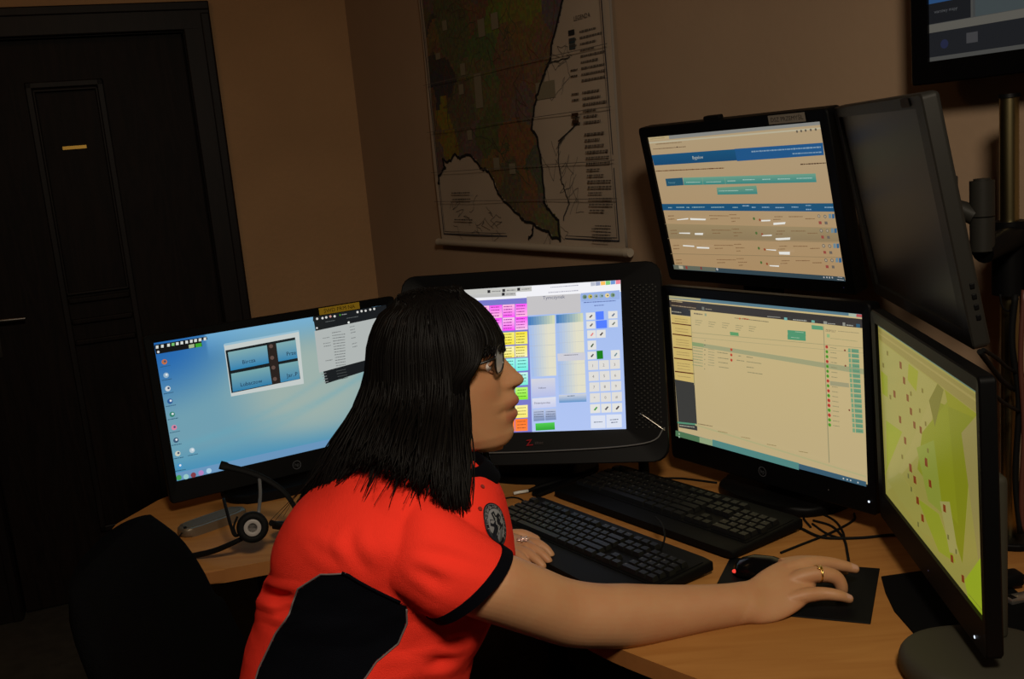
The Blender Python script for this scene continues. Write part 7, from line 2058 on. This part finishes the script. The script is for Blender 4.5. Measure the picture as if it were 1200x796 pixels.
# --- hair
def scalp(phi, el, k=1.0):
    c, s = math.cos(phi), math.sin(phi); ce, se = math.cos(el), math.sin(el)
    rx = .0975 if c > 0 else .0985
    return Vector((.004 + rx * k * c * ce, -.0815 * k * s * ce, .113 * (1 + (k - 1) * .6) * se))
ENDS = [(0, (560, 600, 1.40)), (38, (552, 603, 1.325)), (55, (541, 602, 1.305)), (75, (520, 590, 1.285)), (92, (492, 576, 1.29)), (108, (464, 560, 1.31)), (124, (436, 543, 1.34)), (140, (412, 550, 1.365)), (158, (380, 584, 1.40)), (180, (347, 598, 1.46)), (210, (365, 590, 1.53)), (245, (430, 570, 1.60)), (285, (520, 575, 1.62)), (315, (578, 585, 1.585)), (330, (587, 578, 1.57)), (360, (580, 560, 1.55))]
def end_at(deg):
    for a, b in zip(ENDS, ENDS[1:]):
        if deg <= b[0]:
            t = (deg - a[0]) / (b[0] - a[0]); return AT(*[p + (q - p) * t for p, q in zip(a[1], b[1])])
rh = random.Random(42)
bm = bmesh.new()
def lock(P, r, seg=5, n=4): tube(bm, crom(P, n), lambda t: max(.0004, r * (math.sin(math.pi * min(1, .12 + t * .88)) ** .45)), seg, flat=.55)
for i in range(2600):
    deg = rh.uniform(0, 360); phi = math.radians(deg); k = rh.uniform(1.0, 1.075); far = deg > 180
    fringe = deg < 40 or deg > 318
    px0 = rh.uniform(-.045, .050); top = Vector((px0 if not fringe else rh.uniform(.0, .05), (-.012 if not far else .012) + rh.uniform(-.006, .006), .1125 + .006 * (k - 1) / .075 - 3.2 * px0 ** 2))
    if fringe:
        sgn = 1 if deg < 180 else -1
        a = phi if deg < 180 else phi - 2 * math.pi
        zend = rh.uniform(.016, .034)
        e = a * 1.25 + .06 * sgn
        P = [top, scalp(a * .8, math.radians(58), k), scalp(a, math.radians(36), k * 1.0), scalp(a * 1.1, math.radians(20), k * 1.01), Vector((0, 0, 0))]
        q = scalp(e, 0.12, k * 1.01); P[4] = Vector((q.x - .001, q.y, zend))
        lock([HM @ p - PO for p in P], rh.uniform(.0024, .0038)); continue
    E = end_at(deg); E = E + Vector((rh.gauss(0, .004), rh.gauss(0, .006), rh.gauss(0, .004))) + Vector((noise.noise(Vector((deg * .22, 1, 0))) * .010, 0, noise.noise(Vector((deg * .35, 5, 0))) * .012 - (.006 if deg < 80 else 0)))
    if rh.random() < .25: sh_ = rh.uniform(.08, .35)
    else: sh_ = rh.uniform(0, .07)
    d0 = min(deg, 360 - deg); sy = -1 if not far else 1
    P = [HM @ top, HM @ scalp(phi, math.radians(56), k * 1.005)]
    if d0 < 78:
        w_ = (d0 - 38) / 40; p2 = scalp(phi, math.radians(27), k * 1.01)
        p3 = Vector((min(p2.x, .070 - .030 * w_), sy * .0755 * k, .018)); p4 = Vector((.052 - .038 * w_, sy * .077 * k, -.010)); ck = Vector((.046 - .040 * w_, sy * .0745 * k, -.055))
        P += [HM @ p2, HM @ p3, HM @ p4]
    else:
        q = scalp(phi, 0, k * 1.03); ck = Vector((q.x, q.y * .99, -.045)); P += [HM @ scalp(phi, math.radians(27), k * 1.02), HM @ Vector((q.x, q.y, .002))]
        ck = HM.inverted() @ (HM @ ck).lerp(E, .20)
    ck.z += rh.uniform(-.03, .03)
    kk = HM @ ck + Vector((rh.gauss(0, .0012), rh.gauss(0, .002), 0)); P.append(kk)
    E = E.lerp(kk, sh_); m1 = kk.lerp(E, .5) + Vector((rh.gauss(0, .004), (-.022 * max(0, min(1, (150 - d0) / 50)) - .006) * (1 if not far else -1) + rh.gauss(0, .003), rh.gauss(0, .002)))
    P += [m1, E]
    lock([p - PO for p in P], rh.uniform(.0013, .0025), 5, 3)
for i in range(90):                                   # loose wisps over the shoulder and collar
    deg = rh.choice([rh.uniform(140, 200), rh.uniform(85, 130)]); phi = math.radians(deg)
    E = end_at(deg) + Vector((rh.gauss(-.005, .018), rh.gauss(-.01, .01), rh.uniform(-.055, .0)))
    A = HM @ scalp(phi, math.radians(15), 1.09); B = HM @ scalp(phi, -.35, 1.16); Mi = B.lerp(E, .55) + Vector((rh.gauss(0, .008), -.006, rh.gauss(0, .006)))
    lock([p - PO for p in (A, B, Mi, E)], rh.uniform(.0007, .0013), 4, 5)
obj('hair', bm, mat('dark_hair', (0.0030, 0.0022, 0.0018), 0.55, spec=0.13), person, smooth=True)

# --- shirt
NEON, NAVY, PIPE = (1.0, 0.044, 0.024), (0.0022, 0.0026, 0.0048), (0.30, 0.26, 0.26)
bm = bmesh.new(); loft(bm, interp_rings(torso_rows(1.0)[::1], 4))
rot_ellipsoid(bm, P3(476, 618, 1.325), Matrix.Identity(3), (.066, .055, .056)); rot_ellipsoid(bm, Vector((-.165, 1.545, .955)) - PO, Matrix.Identity(3), (.062, .060, .062))
sl = [((470, 600), (450, 650), 1.34, .040), ((482, 584), (434, 671), 1.318, .050), ((502, 589), (451, 684), 1.298, .058), ((530, 604), (470, 696), 1.287, .062), ((564, 627), (490, 709), 1.283, .063), ((599.5, 650.5), (509, 722.5), 1.290, .062)]
sax = Vector((.92, .05, -.38)).normalized(); rows = interp_rings([ring_tb(t, b, y, y, h, sax, 56) for t, b, y, h in sl], 8)
loft(bm, rows); lastr = rows[-1]; prevr = rows[-4]
pl_ = [Vector((-.160, 1.545, .975)), Vector((-.185, 1.62, .925)), Vector((-.215, 1.70, .868))]; tube(bm, crom([p - PO for p in pl_], 6), lambda t: .066 - .006 * t, 32)
shirt_me = fuse(bm, 0.0027, 16, 0.5)
panel = [(408.7, 663), (377.5, 669), (348, 693), (341, 712), (337, 725), (318.6, 752), (297.7, 796), (285, 840), (400, 840), (422.6, 796), (443, 768), (467.7, 749), (478, 725), (479, 702), (445, 684), (424, 672)]
pw = [(lambda p: (p.x, p.z))(AT(u, v, 1.285) - PO) for u, v in panel]
def fold(co):
    w = co + PO
    a = noise.noise(Vector((w.x * 5 + w.z * 9, w.y * 5, w.z * 16 - w.x * 10))) * .0045
    b = noise.noise(Vector((w.x * 12 + w.z * 26 + 3, w.y * 9, w.z * 34 - w.x * 20))) * .0022
    return a + b
VC = [v.co.copy() for v in shirt_me.vertices]; VN = [v.normal.copy() for v in shirt_me.vertices]
SA, SBq = P3(445, 628, 1.31), P3(553, 686, 1.285)
def on_sleeve(co):
    d = SBq - SA; t = (co - SA).dot(d) / d.dot(d)
    return t > -.15 and (co - SA - d * max(0, t)).length < .095 and co.y < -.158
for i, co in enumerate(VC):
    k = max(0.25, min(1, (1.0 - co.z) / .12)) * (.8 if on_sleeve(co) else 1); VC[i] = co + VN[i] * fold(co) * k
def crease(pts, depth, width):
    W = [AT(*p) - PO for p in pts]; L = len(W) - 1
    lo = Vector([min(w[j] for w in W) - width * 3 for j in range(3)]); hi = Vector([max(w[j] for w in W) + width * 3 for j in range(3)])
    for i, co in enumerate(VC):
        if not all(lo[j] < co[j] < hi[j] for j in range(3)): continue
        best = 1e9; bt_ = 0
        for q in range(L):
            a, b = W[q], W[q + 1]; d = b - a; t = max(0, min(1, (co - a).dot(d) / d.dot(d))); r = (co - a - d * t).length
            if r < best: best = r; bt_ = (q + t) / L
        if best < width * 3:
            e = math.sin(math.pi * min(1, max(0, .08 + .84 * bt_)))
            VC[i] = co - VN[i] * depth * e * (math.exp(-(best / width) ** 2) - .40 * math.exp(-((best - 1.8 * width) / width) ** 2))
for pts, d, w in (([(298, 690, 1.42), (325, 700, 1.32), (352, 704, 1.27)], .009, .008), ([(300, 710, 1.42), (330, 716, 1.31), (350, 714, 1.27)], .005, .007),
                  ([(348, 628, 1.29), (372, 648, 1.265), (404, 664, 1.25)], .0028, .010), ([(408, 612, 1.27), (410, 640, 1.26), (430, 672, 1.25)], .0035, .010), ([(470, 755, 1.25), (520, 760, 1.27), (560, 742, 1.33)], .006, .009), ([(440, 792, 1.25), (500, 785, 1.26), (545, 765, 1.34)], .006, .009),
                  ([(345, 740, 1.26), (400, 752, 1.25), (440, 745, 1.25)], .004, .009), ([(480, 640, 1.23), (530, 652, 1.23), (570, 668, 1.24)], .003, .009), ([(450, 660, 1.22), (500, 676, 1.22), (540, 690, 1.235)], .0035, .009), ([(440, 600, 1.26), (446, 630, 1.235), (438, 662, 1.235)], .0030, .009)):
    crease(pts, d, w)
buf = []
for co in VC: buf.extend(co)
shirt_me.vertices.foreach_set('co', buf); shirt_me.update()
def shirt_col(co, no):
    q = (co.x, co.z)
    if co.z > .99: return (*NEON, 1)
    ins = in_poly(q, pw)
    if ins: return (*NAVY, 1)
    return (*NEON, 1)
set_cols(shirt_me, shirt_col)
M_shirt = mat('shirt_knit', NEON, 0.85, attr='tint', bump=0.35, bscale=900, spec=0.06, sheen=0.0)
shirt = link('shirt', shirt_me, person, M_shirt); shirt['label'] = 'neon orange knit shirt with navy side panels'
SB = BVHTree.FromPolygons([v.co.copy() for v in shirt_me.vertices], [tuple(p.vertices) for p in shirt_me.polygons])
M_neon = mat('neon_knit', NEON, 0.85, bump=0.35, bscale=900, spec=0.06); M_navy = mat('navy_knit', NAVY, 0.9, bump=0.4, bscale=900, spec=0.05)
c_ = sum(lastr, Vector()) / len(lastr); pc_ = sum(prevr, Vector()) / len(prevr); dirn = (c_ - pc_).normalized()
bm = bmesh.new()
def scl(r, c, k, sh): return [c + (p - c) * k + sh for p in r]
loft(bm, [scl(lastr, c_, 1.005, dirn * -.016), scl(lastr, c_, 1.030, dirn * -.0155), scl(lastr, c_, 1.030, dirn * .001), scl(lastr, c_, .97, dirn * .0015), scl(lastr, c_, .93, dirn * -.004)])
o = obj('cuff', bm, M_navy, shirt, smooth=True, autosmooth=45); o['label'] = 'navy sleeve hem'
e_ = pl_[-1] - PO; d_ = (pl_[2] - pl_[1]).normalized(); bm = bmesh.new(); cyl(bm, e_ - d_ * .014, e_ + d_ * .002, .0625, seg=36); obj('cuff', bm, M_navy, shirt, autosmooth=45)
# thin pale piping along the side panel
Oc = Vector((0, 0, EYE)) - PO
for part_ in ([(408.7, 663), (377.5, 669), (348, 693), (341, 712), (337, 725), (318.6, 752), (297.7, 796), (288, 830)], [(478, 706), (478, 725), (467.7, 749), (443, 768), (422.6, 796), (405, 830)]):
    bm = bmesh.new(); pp_ = []
    for a, b in zip(part_, part_[1:]):
        A, B = AT(*a, 1.285) - PO, AT(*b, 1.285) - PO
        for k in range(8):
            w = A.lerp(B, k / 8); loc, nn, _, _ = SB.ray_cast(Vector((w.x, -.6, w.z)), Vector((0, 1, 0)))
            if loc is not None: pp_.append(loc + nn * .0004)
    tube(bm, pp_, .0013, 6); obj('piping', bm, mat('pale_piping', (.16, .13, .13), .7), shirt, smooth=True)
bm = bmesh.new(); pp_ = []
for a, b in zip([(404, 663), (412, 665), (424, 672), (445, 684)], [(412, 665), (424, 672), (445, 684), (476, 700)]):
    A, B = AT(*a, 1.285) - PO, AT(*b, 1.285) - PO
    for k in range(6):
        w = A.lerp(B, k / 6); loc, nn, _, _ = SB.ray_cast(Vector((w.x, -.6, w.z)), Vector((0, 1, 0)))
        if loc is not None: pp_.append(loc + nn * .0002)
tube(bm, pp_, .0024, 6); o = obj('piping', bm, M_navy, shirt, smooth=True); o['label'] = 'navy seam along the top of the side panel'
# collar: a folded band round the neck, open at the throat
bm = bmesh.new()
def crow(b_, f_, W, dy): B, F_ = P3(*b_, 1.42), P3(*f_, 1.42); return ell_ring((B + F_) / 2 + Vector((0, dy, 0)), (F_ - B) / 2, Vector((0, W, 0)), 48, 2.1)
loft(bm, interp_rings([crow((420, 563), (583, 570), .080, .030), crow((416, 558), (587, 567), .084, .032), crow((430, 546), (580, 554), .078, .022), crow((446, 535), (569, 542), .068, .010), crow((450, 536), (565, 543), .070, .006), crow((452, 552), (560, 556), .066, .004)], 3))
o = obj('collar', bm, M_navy, shirt, smooth=True, autosmooth=60); o['label'] = 'navy fold-down collar'
def on_shirt(u, v):
    O = Vector((0, 0, EYE)) - PO; d = _ray(u, v).normalized(); return SB.ray_cast(O, d)[:2]
for u, v in ((565, 571), (562, 597)):
    p, n = on_shirt(u, v)
    if p is not None: bm = bmesh.new(); cyl(bm, p + n * .0004, p + n * .0022, .0032, seg=14); obj('button', bm, mat('dark_red_button', (.25, .02, .015), .4), shirt, autosmooth=40)
# round sleeve badge with the six-armed star
p, n = on_shirt(581, 612)
if p is None: p = P3(579, 620, 1.33); n = Vector((.8, -.6, 0))
n = (n + Vector((0.10, -0.10, 0.0))).normalized(); p = p - Vector((0, 0, .004))
upv = (Vector((0, 0, 1)) - n * n.z).normalized(); rt = upv.cross(n).normalized()
BR = .031; F = Flat(2 * BR, 2 * BR)
F.circ(.5, .5, .5, (26, 28, 36), 40); F.circ(.5, .5, .47, (96, 98, 104), 40); F.circ(.5, .5, .455, (26, 28, 36), 40); F.circ(.5, .5, .36, (132, 134, 140), 40)
for k in range(3):
    a = math.radians(60 * k + 90); ca, sa = math.cos(a), math.sin(a)
    F.poly([(.5 + ca * .30 * i - sa * .075 * j, .5 + sa * .30 * i + ca * .075 * j) for i, j in ((-1, -1), (1, -1), (1, 1), (-1, 1))], (24, 26, 34))
F.poly([(.49, .24), (.51, .24), (.51, .76), (.49, .76)], (150, 152, 156))
for k in range(16):
    t, t2 = k / 16, (k + 1) / 16; f_ = lambda q: (.5 + .05 * math.sin(q * 12), .32 + .36 * q)
    (x0, y0), (x1, y1) = f_(t), f_(t2); F.poly([(x0 - .012, y0), (x0 + .012, y0), (x1 + .012, y1), (x1 - .012, y1)], (150, 152, 156))
word = 'RATOWNICTWO MEDYCZNE '
for i, ch in enumerate(word):
    if ch == ' ': continue
    vs, fs, w = text_polys(ch); a = 2 * math.pi * i / len(word) - math.pi * .95; hh = .072; F.l += 1; b0 = len(F.v)
    for (x, y) in vs:
        xx, yy = (x - w / 2) * hh, .37 + y * hh; u_, v_ = .5 + yy * math.sin(a) + xx * math.cos(a), .5 - yy * math.cos(a) + xx * math.sin(a); F.v.append(F.P(u_, v_))
    for f in fs: F.f.append([b0 + q for q in f]); F.c.append([rgb((150, 150, 154))] * len(f))
me = F.mesh('badge')
bmb = bmesh.new(); bmb.from_mesh(me); bmesh.ops.triangulate(bmb, faces=bmb.faces[:])
bmesh.ops.subdivide_edges(bmb, edges=[e for e in bmb.edges if e.calc_length() > .008], cuts=3)
bmb.to_mesh(me); bmb.free()
for v in me.vertices:
    x, y, z = v.co; q = p + rt * (x - BR) + upv * (z + BR)
    hit = SB.ray_cast(q + n * .05, -n)[0]
    q2 = hit if hit is not None and (hit - q).length < .009 else q
    v.co = q2 + n * (.0014 - y * 1.0)
o = link('badge', me, shirt, M_print, smooth=False); o['label'] = 'round grey and black badge with a six-armed star'
# --- ring, left-hand bracelet
bm = bmesh.new()
RP = FING['ring'][0]; mid = P3(962, 673, 1.42) + Vector((-.001, 0, 0)); d = (P3(979, 677, 1.42) - P3(942, 676, 1.42)).normalized(); a = d.orthogonal().normalized(); b = d.cross(a)
tube(bm, [mid + (a * math.cos(t) + b * math.sin(t)) * .0122 for t in [2 * math.pi * k / 28 for k in range(28)]], .0013, 8, closed=True)
d2 = (d + Vector((0, .35, 0))).normalized(); a2 = d2.orthogonal().normalized(); b2 = d2.cross(a2); m2 = mid - d * .005
tube(bm, [m2 + (a2 * math.cos(t) + b2 * math.sin(t)) * .0124 for t in [2 * math.pi * k / 28 for k in range(28)]], .0009, 8, closed=True)
rot_ellipsoid(bm, mid - d * .003 + Vector((0, -.006, .0118)), Matrix.Identity(3), (.0028, .0028, .0022), 10, 8)
o = obj('finger_ring', bm, mat('gold', (0.75, 0.50, 0.16), 0.25, 1.0), person, smooth=True); o['label'] = 'gold ring with a small stone'
bm = bmesh.new(); q = LK + ls * -.008 + Vector((0, 0, .014)) - PO
for k in range(7):
    a = k * .9; tube(bm, [q, q + Vector((math.cos(a) * .011, math.sin(a) * .011, .002))], .0014, 6)
rot_ellipsoid(bm, q + Vector((0, 0, .002)), Matrix.Identity(3), (.004, .004, .003), 10, 8)
o = obj('bow_ring', bm, mat('pale_metal', (0.85, 0.62, 0.55), 0.25, 0.6), person, smooth=True); o['label'] = 'pale shiny bow-shaped ring'
# --- trousers and shoes (mostly below the frame)
bm = bmesh.new()
loft(bm, interp_rings([ell_ring(Vector((-.02, 0, z)), (.145 * k, 0, 0), (0, .185 * k, 0), 48, 2.4) for z, k in ((.500, .8), (.53, .98), (.60, .98), (.66, .88), (.72, .80))], 3))
for s in (-1, 1):
    hp = Vector((-.04, s * .085, .565)); kn = Vector((.36, s * .115, .525)); ak = Vector((.33, s * .115, .10))
    tube(bm, crom([hp, hp.lerp(kn, .5) + Vector((0, 0, .01)), kn, kn.lerp(ak, .12), kn.lerp(ak, .5), ak], 5), lambda t: .088 - .034 * min(1, t * 1.2), 24)
me = fuse(bm, .006, 6, .5); link('trousers', me, person, mat('navy_trousers', (.008, .009, .014), .9, bump=.3, bscale=600))
for s in (-1, 1):
    bm = bmesh.new(); loft(bm, interp_rings([ell_ring(Vector((.33 + x, s * .115, h)), (0, w, 0), (0, 0, h), 24, 2.6) for x, w, h in ((-.075, .018, .030), (-.065, .034, .045), (0, .038, .052), (.06, .042, .036), (.13, .044, .028), (.175, .032, .020), (.19, .012, .012))], 3)); obj('shoe', bm, M_rubber, person, smooth=True)
